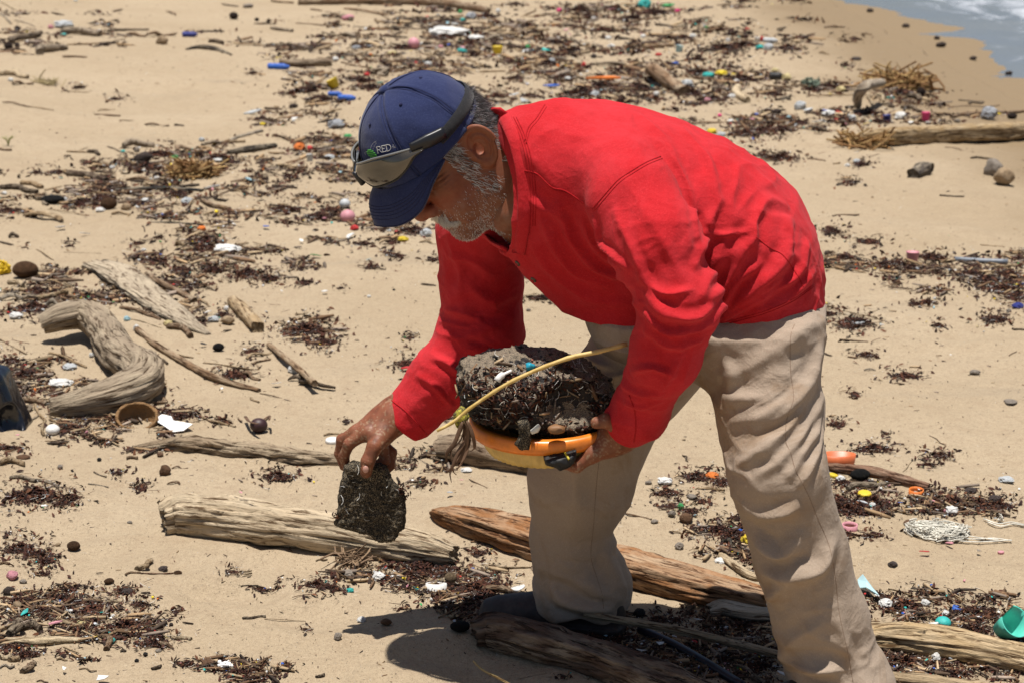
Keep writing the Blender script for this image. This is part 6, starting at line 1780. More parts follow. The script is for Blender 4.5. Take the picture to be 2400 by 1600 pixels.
ITEMS = [
(0, 0, 2.94, """stone 120 200 40 36 d|nut 60 325 70 55 d|stone 120 320 36 50 d|bottle 1310 243 105 42 N 0|stone 1120 287 85 60 t|nut 1610 115 66 56 d|nut 1770 138 34 28 d|bottle 1922 465 160 46 B -.25|cup 2312 585 85 62 Y|bottle 2310 652 100 36 B -.1|crumple 2312 412 40 30 W|stone 75 553 42 24 W
stone 945 1038 44 40 s|stone 985 1097 115 75 d|crumple 845 1045 36 16 T|crumple 1205 1088 50 28 G|crumple 2065 1020 76 55 O|ball 2135 1025 40 36 R|shard 2000 1070 50 30 P|cup 2140 1092 46 60 c|crumple 775 1155 36 20 W|shard 1460 1295 150 36 W|shard 1725 1248 130 34 l|nut 365 1378 160 62 k 0|nut 750 1412 115 95 n|stone 870 1432 70 50 t|crumple 690 1450 56 30 W|crumple 1000 1385 50 30 W|crumple 1290 1390 80 45 c
crumple 1080 1236 40 30 W|shard 490 1425 70 30 c|shard 2030 822 66 30 W|stone 2025 732 66 28 d|crumple 2315 865 110 60 g|shard 910 893 30 14 l|crumple 1810 857 40 18 Y|shard 1750 785 160 20 c|nut 1440 960 10 10 d|crumple 990 1180 30 20 W|crumple 350 190 36 30 P|crumple 440 175 130 50 c|crumple 430 240 60 14 T|crumple 1390 965 40 26 c|crumple 2270 1085 70 28 c|crumple 1500 1105 60 20 W|crumple 30 1335 36 24 W|crumple 520 5 30 16 W|stone 1710 45 70 30 s|crumple 450 1380 30 40 W"""),
(800, 0, 2.94, """crumple 740 225 250 62 W 0|ball 500 310 82 96 P|crumple 820 85 30 26 G|cap 780 168 46 26 W|crumple 895 115 74 46 g|crumple 835 140 34 22 T|crumple 925 260 110 26 W|cup 1075 352 76 60 Y 0 0|crumple 1285 325 36 26 G|crumple 1285 354 36 24 W|shard 1410 355 115 24 T|crumple 830 355 66 34 T|cap 838 332 40 18 P|stone 595 442 54 30 W|crumple 515 438 26 22 R|crumple 175 517 40 26 R|shard 265 578 90 26 T|bottle 40 680 130 46 B -.3|crumple 45 937 56 20 G
crumple 2090 35 90 66 T|shard 2250 42 140 32 G|crumple 1500 75 36 26 M|shard 1865 72 76 16 P|crumple 2315 78 36 26 M|shard 1830 558 280 16 O|shard 1455 602 140 22 B|cup 2322 342 54 50 l|crumple 2185 378 46 18 R|crumple 1840 265 40 24 W|shard 1210 725 62 28 W|shard 1280 578 50 30 W|ball 25 1412 76 70 c|ball 45 1500 105 92 P|stone 45 128 80 42 P|shard 190 322 110 30 g|crumple 105 330 60 26 g|crumple 1670 450 30 36 R|crumple 1740 392 40 30 d|crumple 913 468 40 20 d
shard 970 348 50 16 W|crumple 685 325 36 22 P|crumple 350 370 60 26 y|crumple 200 378 24 16 O|shard 1920 380 50 14 R|crumple 1560 545 40 24 W|crumple 1750 650 60 34 c|crumple 2170 650 36 28 W|shard 1250 700 110 30 c|shard 1190 660 90 16 c|crumple 590 120 30 16 R|crumple 1740 130 30 22 W|crumple 1080 80 30 30 W|crumple 2080 255 36 26 W|shard 1550 210 60 22 P|crumple 2300 440 50 20 B|crumple 1450 425 46 36 c|crumple 1820 350 46 30 n|crumple 1860 320 50 22 W"""),
(1600, 0, 2.94, """bottle 605 285 100 40 c -.4|crumple 545 272 28 42 R|cup 512 278 42 40 W|crumple 530 328 54 26 T|crumple 590 332 62 50 c|nut 850 260 44 22 d|crumple 175 525 80 40 T|crumple 265 507 80 34 Y|crumple 350 517 34 18 Y|shard 580 535 36 60 B|bottle 645 532 95 60 k 0|crumple 635 490 46 30 y|crumple 715 540 60 50 y|crumple 30 580 80 46 c|shard 307 627 76 18 W|crumple 810 738 80 60 c|cup 872 768 66 34 c|crumple 1010 785 90 36 W|shard 985 772 80 16 B|crumple 1068 778 30 22 R|crumple 1090 783 26 16 O
shard 1015 655 76 22 Y|cup 1412 820 60 54 N|crumple 1500 805 70 50 W|shard 1570 848 60 28 W|shard 930 845 115 34 W|crumple 1160 812 66 30 c|shard 1690 853 70 14 W|shard 1265 862 66 20 Y|shard 1290 842 40 16 T|nut 2270 805 74 46 d|stone 1890 836 44 28 s|ball 255 798 30 26 M|cap 330 830 38 30 W|cap 400 827 34 28 N|cap 450 827 40 24 W|crumple 325 857 26 16 R|crumple 200 910 66 36 Y|crumple 265 932 60 34 c|crumple 1060 830 40 18 R|crumple 510 790 36 16 B|crumple 732 810 30 20 l
stone 2140 1172 130 120 s|stone 2215 1235 145 130 t|crumple 312 280 30 24 W|crumple 70 250 46 26 W|crumple 445 200 30 12 R|crumple 1195 408 66 22 d|crumple 1135 1142 36 20 W|crumple 1200 1112 50 24 c|crumple 480 830 40 24 P|crumple 370 565 36 26 W|stone 650 770 70 30 d|crumple 340 665 50 26 W|crumple 170 690 46 24 P|stone 60 70 50 20 d|crumple 1495 562 26 20 T|crumple 1090 620 60 36 y|nut 1640 640 60 80 d"""),
(0, 530, 2.94, """nut 175 312 180 130 n 0|nut 727 252 74 40 k 0|nut 1505 838 80 62 k|shard 1400 828 74 20 k|shard 1430 606 70 24 W|crumple 1470 645 76 36 c|stone 1572 656 100 62 t|crumple 1160 672 62 36 y|crumple 415 1080 150 46 W -.3|ball 365 1407 98 78 W|crumple 1565 160 170 52 W|shard 2080 112 70 30 W|shard 2180 215 90 18 G|crumple 1390 20 58 32 O|shard 1830 17 80 18 B|shard 415 25 110 14 W|shard 580 62 90 26 W|crumple 875 642 40 36 l|crumple 940 706 40 46 W
cap 2290 1472 92 62 W 0 .1|crumple 2330 1520 40 24 W|crumple 2020 990 70 50 W|shard 1690 860 46 30 W|crumple 480 970 90 40 c|crumple 790 1282 80 30 W|shard 120 1450 50 36 P|nut 1010 510 36 22 k|nut 1130 552 60 24 d|crumple 110 620 90 40 W|crumple 295 585 30 24 W|crumple 630 890 30 36 W|crumple 1560 570 30 36 W|shard 1900 1100 90 26 W|crumple 990 165 34 16 W|shard 2230 465 70 24 W|shard 1940 460 40 24 W|crumple 920 1150 80 30 c|shard 1530 1135 40 14 W|shard 730 318 44 20 c"""),
(0, 1060, 2.904, """stone 1127 127 80 72 n|stone 675 48 30 26 k|stone 885 475 40 18 s|nut 503 640 90 78 n|stone 85 838 88 56 P|stone 160 878 58 28 s|nut 742 877 70 46 n|crumple 760 1280 54 30 T|shard 380 1180 175 46 P|shard 168 1113 95 36 T|shard 407 1030 36 22 B|stone 120 1045 66 56 t|stone 60 945 80 60 d|crumple 555 1163 70 34 y|stone 990 1372 38 24 k|stone 930 1415 30 26 k|crumple 1420 1432 100 44 n|crumple 2300 1255 50 50 s|shard 1640 290 40 24 P|shard 300 380 60 30 W|stone 155 30 90 26 n|shard 930 1160 30 24 W|crumple 870 945 76 36 d|stone 1165 1170 30 24 d
nut 1210 818 60 30 n|crumple 770 1110 30 20 W|stone 395 628 36 26 t|crumple 410 100 36 30 s|crumple 1110 790 60 30 d|shard 700 1560 120 20 W|shard 440 1500 60 14 W|crumple 1080 1345 44 16 s|crumple 1090 15 40 30 n|stone 1985 905 10 10 d"""),
(800, 530, 2.94, """shard 460 990 145 34 R|crumple 585 55 76 56 c|crumple 425 93 66 34 Y|crumple 90 15 56 30 R|shard 60 80 130 26 W|shard 380 48 50 20 R|shard 190 245 56 12 l|crumple 190 485 26 16 W|stone 2190 1390 60 30 d|stone 1290 580 34 20 s|stone 447 728 20 14 k|stone 362 440 20 14 k"""),
(800, 1060, 2.904, """nut 808 1186 140 84 k 0|crumple 255 845 80 56 W|ring 645 915 145 60 W|shard 1200 940 150 44 W|crumple 138 1137 60 36 W|stone 308 1156 80 48 n|nut 742 858 84 90 t|shard 2035 1362 96 60 W|shard 2170 1312 80 56 W|shard 1797 1263 44 40 l|stone 2025 1092 84 60 k|crumple 2200 195 96 46 W|stone 2090 205 46 26 s|shard 1968 360 44 22 W|stone 2250 420 56 44 s|crumple 2300 640 60 50 s|crumple 1180 930 10 10 W|shard 820 205 40 24 P|crumple 850 120 76 26 W|shard 740 290 80 30 c|crumple 60 938 50 30 T|crumple 50 825 100 46 s
stone 1020 1140 60 40 n|shard 2270 1270 70 50 c|crumple 2310 370 40 60 G|stone 2130 470 46 26 s"""),
(1600, 530, 2.94, """cup 1582 222 92 92 P 0 0|crumple 2310 552 80 36 N|stone 2015 1008 76 36 s|shard 1835 80 26 14 G|shard 1370 695 66 24 W|shard 1845 902 24 12 W|crumple 1210 670 90 24 c|stone 2245 585 36 26 s|stone 1635 1370 10 10 s|shard 2300 418 30 16 Y|shard 2190 395 40 20 W|shard 2170 465 60 16 W|stone 2260 1210 90 26 s|crumple 990 190 30 30 d|shard 1320 1045 26 14 W"""),
(1600, 1060, 2.904, """cap 1237 276 90 62 Y 0 .12|ring 1588 262 100 50 O 0 .1|shard 1480 352 50 44 B|crumple 1830 397 80 56 W|cap 1022 157 64 26 Y|crumple 200 157 90 36 O|crumple 1075 177 56 34 W|shard 1220 348 90 46 c|crumple 1290 360 46 34 W|ring 1137 498 106 62 P 0 .05|shard 1645 675 105 96 R|shard 1810 633 86 36 P|cap 2166 677 42 22 P|ball 1770 1163 110 88 T|shard 1678 1197 165 50 W|ring 1865 1053 70 50 B|stone 1840 1290 120 50 k|crumple 440 602 86 76 Y|crumple 1380 1025 90 50 W|shard 1240 980 40 30 R|crumple 1785 1098 60 40 W|shard 2010 1140 40 24 W
crumple 2200 185 100 34 c|nut 1208 155 136 88 k|crumple 390 530 36 18 B|shard 370 810 44 20 G|shard 560 1390 90 50 W|shard 690 1530 120 50 W|shard 100 1155 70 36 W|crumple 1650 1025 60 46 W|shard 1710 1492 30 24 B|crumple 1320 1320 70 50 W|shard 1440 1350 70 30 y|crumple 1110 130 24 20 d|crumple 1960 260 80 36 d|crumple 2120 315 80 40 d|crumple 1430 760 60 30 d|shard 2010 690 60 20 s|crumple 1540 480 70 40 n|crumple 270 735 100 30 W|stone 60 300 70 30 s|crumple 1720 1400 60 60 W|crumple 80 1290 40 26 R|stone 20 450 90 70 n"""),
]
for ox, oy, f_, txt in ITEMS:
    for ent in txt.replace("\n", "|").split("|"):
        q = ent.split()
        if float(q[3]) <= 12: continue
        item(q[0], ox + float(q[1]) / f_, oy + float(q[2]) / f_, float(q[3]) / f_, float(q[4]) / f_, q[5], float(q[6]) if len(q) > 6 else None, float(q[7]) if len(q) > 7 else None)

for x_, y_, w_ in ((2040, 26, 16), (2122, 62, 18), (2196, 90, 14), (2205, 107, 22), (2280, 138, 16), (2364, 173, 16)):
    item('stone', x_, y_, w_, w_ * .6, 'd')
# ---- particular finds
def local(o, V):                      # move a world-built mesh to an origin at its base
    c = V.mean(0); c[2] = V[:, 2].min(); o.data.transform(Matrix.Translation(-Vector(c))); o.location = c
    bpy.context.view_layer.update(); return o
# black container at the left edge
g_ = on_sand(14, 1000)
def f_can(P):
    q = P - (g_ + np.array([0, .02, .0]))
    ca, sa = math.cos(.35), math.sin(.35)
    x, z = q[:, 0] * ca + q[:, 2] * sa, -q[:, 0] * sa + q[:, 2] * ca
    d = np.stack([np.abs(x) - .028, np.abs(q[:, 1]) - .035, np.abs(z - .055) - .075], 1)
    f = np.linalg.norm(np.maximum(d, 0), axis=1) + np.minimum(d.max(1), 0) - .026
    f = smax(f, -(ellipsoid(np.column_stack([x, q[:, 1], z]), (.035, -.055, .02), (.035, .03, .04))), .012)
    f = smin(f, rcone(np.column_stack([x, q[:, 1], z]), (0, 0, .14), (0, 0, .175), .018, .018), .008)
    return f + .0012 * vnoise(P, 60, 3)
V, Q = surface(f_can, g_ - .16, g_ + .24, .004)
o = mesh_obj("plastic_canister", V, Q, m_plain("glossy_black_plastic", (.010, .011, .016), .16, .6, .2, .03)); local(o, V)
hero(o, "glossy black plastic canister cut off by the left edge", "canister", "the black canister", 15, 960)
# half coconut shell
g_ = on_sand(322, 995); r_ = 46 * px2m(g_)
c_ = g_ + np.array([0, 0, r_ * .42]); tilt_ = np.array([.12, -.55, .82]); tilt_ /= np.linalg.norm(tilt_)
def f_coco(P):
    q = P - c_
    f = np.abs(np.linalg.norm(q / np.array([1.0, .9, .85]), axis=1) - r_) - r_ * .09
    f = smax(f, q @ tilt_ - r_ * .10 + .004 * vnoise(P, 60, 4), .002)
    return f + .0018 * vnoise(P, 90, 3)
V, Q = surface(f_coco, c_ - r_ * 1.3, c_ + r_ * 1.3, .0032)
o = mesh_obj("coconut_shell", V, Q, M['husk']); o.color = (.26, .15, .07, 1); local(o, V)
hero(o, "half coconut shell lying open like a bowl", "coconut shell", "the half coconut shell", 322, 992)
# dark seed with curled husk
g_ = on_sand(607, 1012); r_ = 21 * px2m(g_)
V = V0 * 2 * r_ * np.array([1, .9, .84]) + g_ + np.array([0, 0, r_ * .8])
o = mesh_obj("palm_nut", V, [list(f) for f in F0], m_plain("purple_black_nut", (.045, .018, .02), .5, .4, .3, .2)); local(o, V)
hero(o, "dark purple palm nut with a curled husk behind it", "palm nut", "the purple palm nut", 607, 1008)
b_ = MB()
for pl in ([(575, 975), (582, 985), (592, 990), (604, 992)], [(604, 992), (618, 982), (630, 975), (632, 982)], [(612, 988), (622, 985), (630, 978)]):
    P = catmull([on_sand(x, y, .018 + .008 * k) for k, (x, y) in enumerate(pl)], .005); b_.add(*tube(P, np.full(len(P), .0045), 6, .35))
b_.build("husk", m_frond, o)
# white torn paper
def sheet(name, poly, col_m, th=.0015, lift=.012, amp=.006, parent=None):
    P = np.array([on_sand(x, y, lift) for x, y in poly]); P[:, 2] += amp * RNG.normal(size=len(P)) * .6
    c = P.mean(0); c[2] += amp; n_ = len(P)
    V = np.vstack([P, [c], P - [0, 0, th], [c - [0, 0, th]]])
    F = [[i, (i + 1) % n_, n_] for i in range(n_)] + [[n_ + 1 + (i + 1) % n_, n_ + 1 + i, 2 * n_ + 1] for i in range(n_)] + [[(i + 1) % n_, i, n_ + 1 + i, n_ + 1 + (i + 1) % n_] for i in range(n_)]
    V_ = np.array(V); 
    if V_[F[0][0]].size:
        pass
    o = mesh_obj(name, V, F, col_m, parent, False)
    if parent is None: local(o, V)
    return o
m_paper = m_plain("white_foam_sheet", (.76, .75, .73), .75, .2, .06, .2)
hero(sheet("foam_sheet", [(366, 976), (380, 972), (402, 978), (408, 988), (426, 983), (452, 1000), (430, 1004), (405, 1006), (385, 996), (370, 988)], m_paper), "torn white foam sheet beside the half coconut shell", "foam sheet", "the torn white sheet", 405, 990)
# pale blue face mask
m_mask = m_plain("pale_blue_fabric", (.42, .62, .66), .8, .2, .1, .2)
mask = sheet("face_mask", [(2010, 1350), (2022, 1350), (2045, 1372), (2060, 1390), (2030, 1380), (2014, 1372)], m_mask, .002, .02, .008)
hero(mask, "pale blue face mask half buried beside the left trouser leg", "face mask", "the blue face mask", 2030, 1368)
for pl in ([(2020, 1378), (2040, 1385), (2055, 1395)], [(2028, 1374), (2048, 1382), (2060, 1396)]):
    P = catmull([on_sand(x, y, .015) for x, y in pl], .004); Vn, Fn = tube(P, np.full(len(P), .0016), 5); mesh_obj("ear_loop", Vn, Fn, m_paper, mask)
# broken teal cup
g_ = on_sand(2358, 1498)
ca_ = np.linspace(-2.9, 2.0, 26); rows = []
for r_, z_ in ((.0005, .0), (.019, .001), (.022, .009), (.027, .026), (.033, .050)):
    jag = .010 * vnoise(np.column_stack([ca_ * 2, ca_ * 0, ca_ * 0]), 1, 4) * (z_ > .06)
    rows.append(np.column_stack([r_ * np.cos(ca_), r_ * np.sin(ca_), z_ + jag]))
R3 = np.stack(rows); R3 = np.concatenate([R3, R3[::-1] * np.array([.93, .93, 1])]); ix = np.arange(R3.shape[0] * 26).reshape(-1, 26)
Fq = np.stack([ix[:-1, :-1], ix[:-1, 1:], ix[1:, 1:], ix[1:, :-1]], -1).reshape(-1, 4)
V = R3.reshape(-1, 3) @ np.array(Matrix.Rotation(.55, 3, 'Y') @ Matrix.Rotation(.75, 3, 'X')).T + g_ + np.array([-.012, 0, .022])
o = mesh_obj("broken_cup", V, Fq, m_plain("mint_plastic", (.10, .56, .44), .4, .5, .12, .1)); local(o, V)
hero(o, "broken mint-green plastic cup above the pale log at lower right", "cup", "the broken mint cup", 2360, 1480)
# orange tub
g_ = on_sand(1963, 1086); V, F = lathe([(0, 0), (.040, 0), (.043, .004), (.045, .026), (.041, .026), (.039, .006), (0, .005)], 40)
V = V * np.array([1.0, .55, 1]) + g_; o = mesh_obj("plastic_tub", V, F, m_plain("orange_red_plastic", (.62, .15, .05), .4, .5, .15, .1)); local(o, V)
hero(o, "shallow orange-red plastic tub behind the reddish log", "tub", "the orange tub", 1963, 1078)
# pink cup and grey shoe far right
item("cup", 2169, 278, 21, 27, "M", 0, 0, ("bright pink cup standing behind the squared beam", "cup")); LANDMARKS.append(("the bright pink cup", 2169, 278))
item("crumple", 2317, 270, 34, 30, "g", 0, 0, ("grey crumpled shoe-like lump behind the beam near the right edge", "shoe"))
# pipes
for nm, pts, r0, mat, lb, ct, ph in [("plastic_pipe", [(2238, 608), (2300, 612), (2362, 614)], 6.5, m_plain("slate_grey_plastic", (.17, .19, .22), .45, .5, .1, .05), "straight slate-grey plastic pipe beyond the dark wrack at right", "pipe", "the grey pipe"),
                                     ("rubber_hose", [(1500, 1474), (1580, 1510), (1660, 1556), (1740, 1606)], 11, m_plain("navy_black_rubber", (.012, .012, .022), .35, .5, .1, .05), "black rubber hose lying under the bamboo slat", "hose", "the black hose")]:
    P = catmull([on_sand(x, y, r0 * .6 * px2m(on_sand(x, y))) for x, y in pts], .02); rr_ = r0 * px2m(P[0])
    Vn, Fn = tube(P, np.full(len(P), rr_), 16); o = mesh_obj(nm, Vn, Fn, mat); local(o, Vn); hero(o, lb, ct, ph, pts[1][0], pts[1][1])
# open end of the bamboo tube
bt_ = [o for o in bpy.data.objects if o.name.startswith("bamboo_tube")][0]
e0, e1 = on_sand(732, 893, .03), on_sand(739, 899, .03)
dd = e1 - e0; dd /= np.linalg.norm(dd)
# boards
for pl, sq, lb, ph, col in [([(272, 446, 7), (330, 442, 9), (392, 440, 8)], .35, "black flat board left of another black board in the left wrack", "the left black board", (.012, .012, .014)), ([(394, 440, 8), (440, 444, 9), (474, 447, 8)], .35, "shorter black board ending at a white shard in the left wrack", "the right black board", (.014, .014, .016)),
                            ([(348, 521, 4), (400, 522, 5), (456, 526, 4)], .4, "narrow black slat on open sand below the black boards", "the narrow black slat", (.02, .018, .016))]:
    hero(wood("black_board", pl, col, sq, 4, 1.0, sides=14, rough=.05, ends=.2), lb, "board", ph, pl[1][0], pl[1][1])
hero(wood("seed_pod", [(437, 116, 3), (465, 111, 7), (500, 114, 8), (542, 129, 3)], (.03, .022, .018), .7, 2, .8, sides=12, rough=.05), "long curved black seed pod on open sand at upper left", "seed pod", "the curved seed pod", 490, 115)
# rope and fleece tangles
def tangle(name, x, y, rx, ry, n_, r_, mat, hgt, tails=()):
    c = on_sand(x, y); k = px2m(c); mb = MB()
    for i in range(n_):
        m_ = RNG.integers(7, 12); P = RNG.normal(size=(m_, 3)) * np.array([rx * k * .6, rx * k * .42, hgt * .35])
        P = np.cumsum(P * .75, 0); P -= P.mean(0) * .8; q_ = np.sqrt((P[:, 0] / (rx * k)) ** 2 + (P[:, 1] / (rx * k * .7)) ** 2); P[:, :2] /= np.maximum(1, q_ / (.75 + .3 * RNG.random()))[:, None]
        P[:, 2] = np.clip(np.abs(P[:, 2]), 0, hgt); P += c + np.array([0, 0, .004])
        P[:, 2] += [float(sand_h(q[0], q[1])) - c[2] for q in P]
        D = catmull(P, n=5); mb.add(*tube(D, np.full(len(D), r_ * RNG.uniform(.6, 1.3)), 5))
    for pl in tails:
        D = catmull([on_sand(a, b, .006) for a, b in pl], .012); mb.add(*tube(D, np.full(len(D), r_ * 1.6), 6, .5))
    V = np.vstack(mb.V); o = mesh_obj(name, V, mb.F, mat); local(o, V); return o
m_rope = m_plain("dirty_white_fibre", (.70, .67, .58), .9, .1, .25, .5)
hero(tangle("fibre_tangle", 2195, 1250, 74, 22, 110, .0013, m_rope, .022, [[(2220, 1255), (2280, 1262), (2330, 1260), (2372, 1266)], [(2215, 1262), (2270, 1268), (2310, 1268), (2370, 1264)], [(2230, 1248), (2290, 1258), (2340, 1264)]]), "matted off-white fibre tangle with a trailing tail", "rope tangle", "the fibre tangle", 2200, 1245)
hero(tangle("cord", 2345, 1224, 8, 5, 6, .0014, m_rope, .02, [[(2305, 1214), (2340, 1226), (2370, 1222), (2400, 1228)], [(2315, 1222), (2345, 1232), (2375, 1226), (2410, 1232)]]), "thin white cord near the right edge above the fibre tangle", "cord", "the white cord", 2350, 1224)
hero(tangle("plastic_strip", 528, 1566, 22, 14, 7, .0022, m_paper, .02), "looped white plastic strip at the bottom edge", "plastic strip", "the looped white strip", 528, 1566)
m_net = m_plain("yellow_net", (.68, .46, .02), .6, .3, .2, .2)
hero(tangle("net_scrap", 8, 643, 18, 18, 14, .004, m_net, .05), "bright yellow net scrap at the left edge below a brown coconut", "net", "the yellow net", 8, 643)
hero(tangle("rope_tangle", 1900, 205, 24, 10, 22, .006, m_plain("green_grey_rope", (.16, .20, .15), .8, .2, .3, .3), .06), "grey-green rope tangle left of the arched grey branch", "rope tangle", "the green rope tangle", 1900, 205)
def tuft(name, x, y, rx, ry, n_, cols, ln, label, phrase):
    c = on_sand(x, y); k = px2m(c); hp = Heap()
    pos = c + RNG.normal(size=(n_, 3)) * np.array([rx * k * .4, rx * k * .35, .0]); pos[:, 2] = sand_h(pos[:, 0], pos[:, 1]) + np.abs(RNG.normal(size=n_)) * ry * k * .5
    hp.rod(pos, np.array([0, 0, 1.0]), RNG.uniform(.5, 1.4, n_) * ln, cols, .35, 1.2)
    V = np.vstack(hp.V); o = hp.build(name, M['tint']); local(o, V); hero(o, label, "straw", phrase, x, y)
STRAW = ((.34, .20, .08), (.42, .28, .12), (.26, .14, .06))
tuft("straw_tuft", 456, 413, 36, 22, 320, STRAW, .16, "tuft of golden fibrous straw above the right black board", "the straw tuft")
tuft("palm_root_bundle", 2018, 340, 52, 14, 170, STRAW, .20, "bundle of dry palm fibres at the left end of the squared beam", "the palm fibre bundle")
tuft("straw_tuft", 2110, 205, 60, 26, 260, STRAW, .26, "brushy pile of straw and twigs near the water", "the brush pile")
tuft("straw_tuft", 110, 196, 22, 6, 34, ((.40, .32, .17), (.34, .27, .14)), .12, "thin dry grass tuft beside a brown stick at far left", "the dry grass tuft")
tuft("straw_tuft", 822, 1320, 30, 16, 90, ((.20, .13, .08), (.3, .2, .12)), .07, "fine brown rootlets under the right part of the long pale log", "the rootlets")
# a living sprout
g_ = on_sand(20, 343); mb = MB()
for k in range(6):
    a = k * 1.05; P = catmull([g_, g_ + np.array([.012 * math.cos(a), .012 * math.sin(a), .035]), g_ + np.array([.032 * math.cos(a), .032 * math.sin(a), .045])], .008); mb.add(*tube(P, np.linspace(.003, .006, len(P)), 5, .3))
V = np.vstack(mb.V); o = mesh_obj("sprout", V, mb.F, m_plain("sprout_leaf", (.24, .24, .07), .6)); local(o, V); hero(o, "tiny yellow-green sprout at the far left", "plant", "the green sprout", 18, 335)
# yellow ribbon round a dark capsule, twig in the foreground
hero(wood("reed_stalk", [(1110, 1548, 2.5), (1128, 1566, 2.5), (1160, 1584, 3), (1200, 1605, 3)], (.44, .33, .15), 1, 2, 1.0, sides=8, rough=.03, hs=[.05, .04, .03, .02]), "pale broken reed stalk in the man's shadow at the bottom edge", "reed", "the pale reed stalk", 1140, 1575)
hero(wood("driftwood_log", [(12, 1498, 6), (60, 1502, 11), (130, 1500, 11), (198, 1498, 5)], (.52, .41, .26), .9, 2.1, .8, sides=18), "smooth pale spindle-shaped driftwood at lower left below a pink shard", "driftwood", "the spindle driftwood", 110, 1500)
# ------------------------------------------------------------------ seaweed clumps and fine litter
CLUMPS = []
for k in range(7):
    n_ = 760; hp = Heap()
    r = np.abs(RNG.normal(size=n_)) ** .8 * .23; a = RNG.uniform(0, 6.28, n_)
    pos = np.column_stack([r * np.cos(a), r * .62 * np.sin(a) + .05 * np.sin(r * 9 + k), np.abs(RNG.normal(size=n_)) * .07 * np.exp(-(r / .25) ** 2)])
    hp.weed(pos, np.array([0, 0, 1.0]), RNG.uniform(.05, .125, n_), .42)
    m_ = 16; r = RNG.uniform(.05, .4, m_); a = RNG.uniform(0, 6.28, m_)
    hp.rod(np.column_stack([r * np.cos(a), r * .6 * np.sin(a), np.full(m_, .05)]), np.array([0, 0, 1.0]), RNG.uniform(.05, .14, m_), fat=1.4)
    o = hp.build("seaweed_clump", M['tint']); me = o.data; bpy.data.objects.remove(o); CLUMPS.append(me)
def clump(x, y, rx, ry, hgt=1.0):
    b = on_sand(x, y + ry * .2); k = px2m(b)
    o = bpy.data.objects.new("seaweed_clump", random.choice(CLUMPS)); link(o)
    o.location = b + np.array([0, 0, .002])
    W = 2.4 * rx * k; Dp = 2.4 * ry * k / max(.2, -ray(x, y)[2] / np.linalg.norm(ray(x, y)))
    o.scale = (W, min(Dp, W * 1.6), min(W, .35) * .75 * hgt); o.rotation_euler = (0, 0, random.choice((0, math.pi)) + random.uniform(-.35, .35))
    THINGS.append((o, x, y, "dark red-brown" if rx > 18 else "small dark", "seaweed clump", "seaweed clumps"))
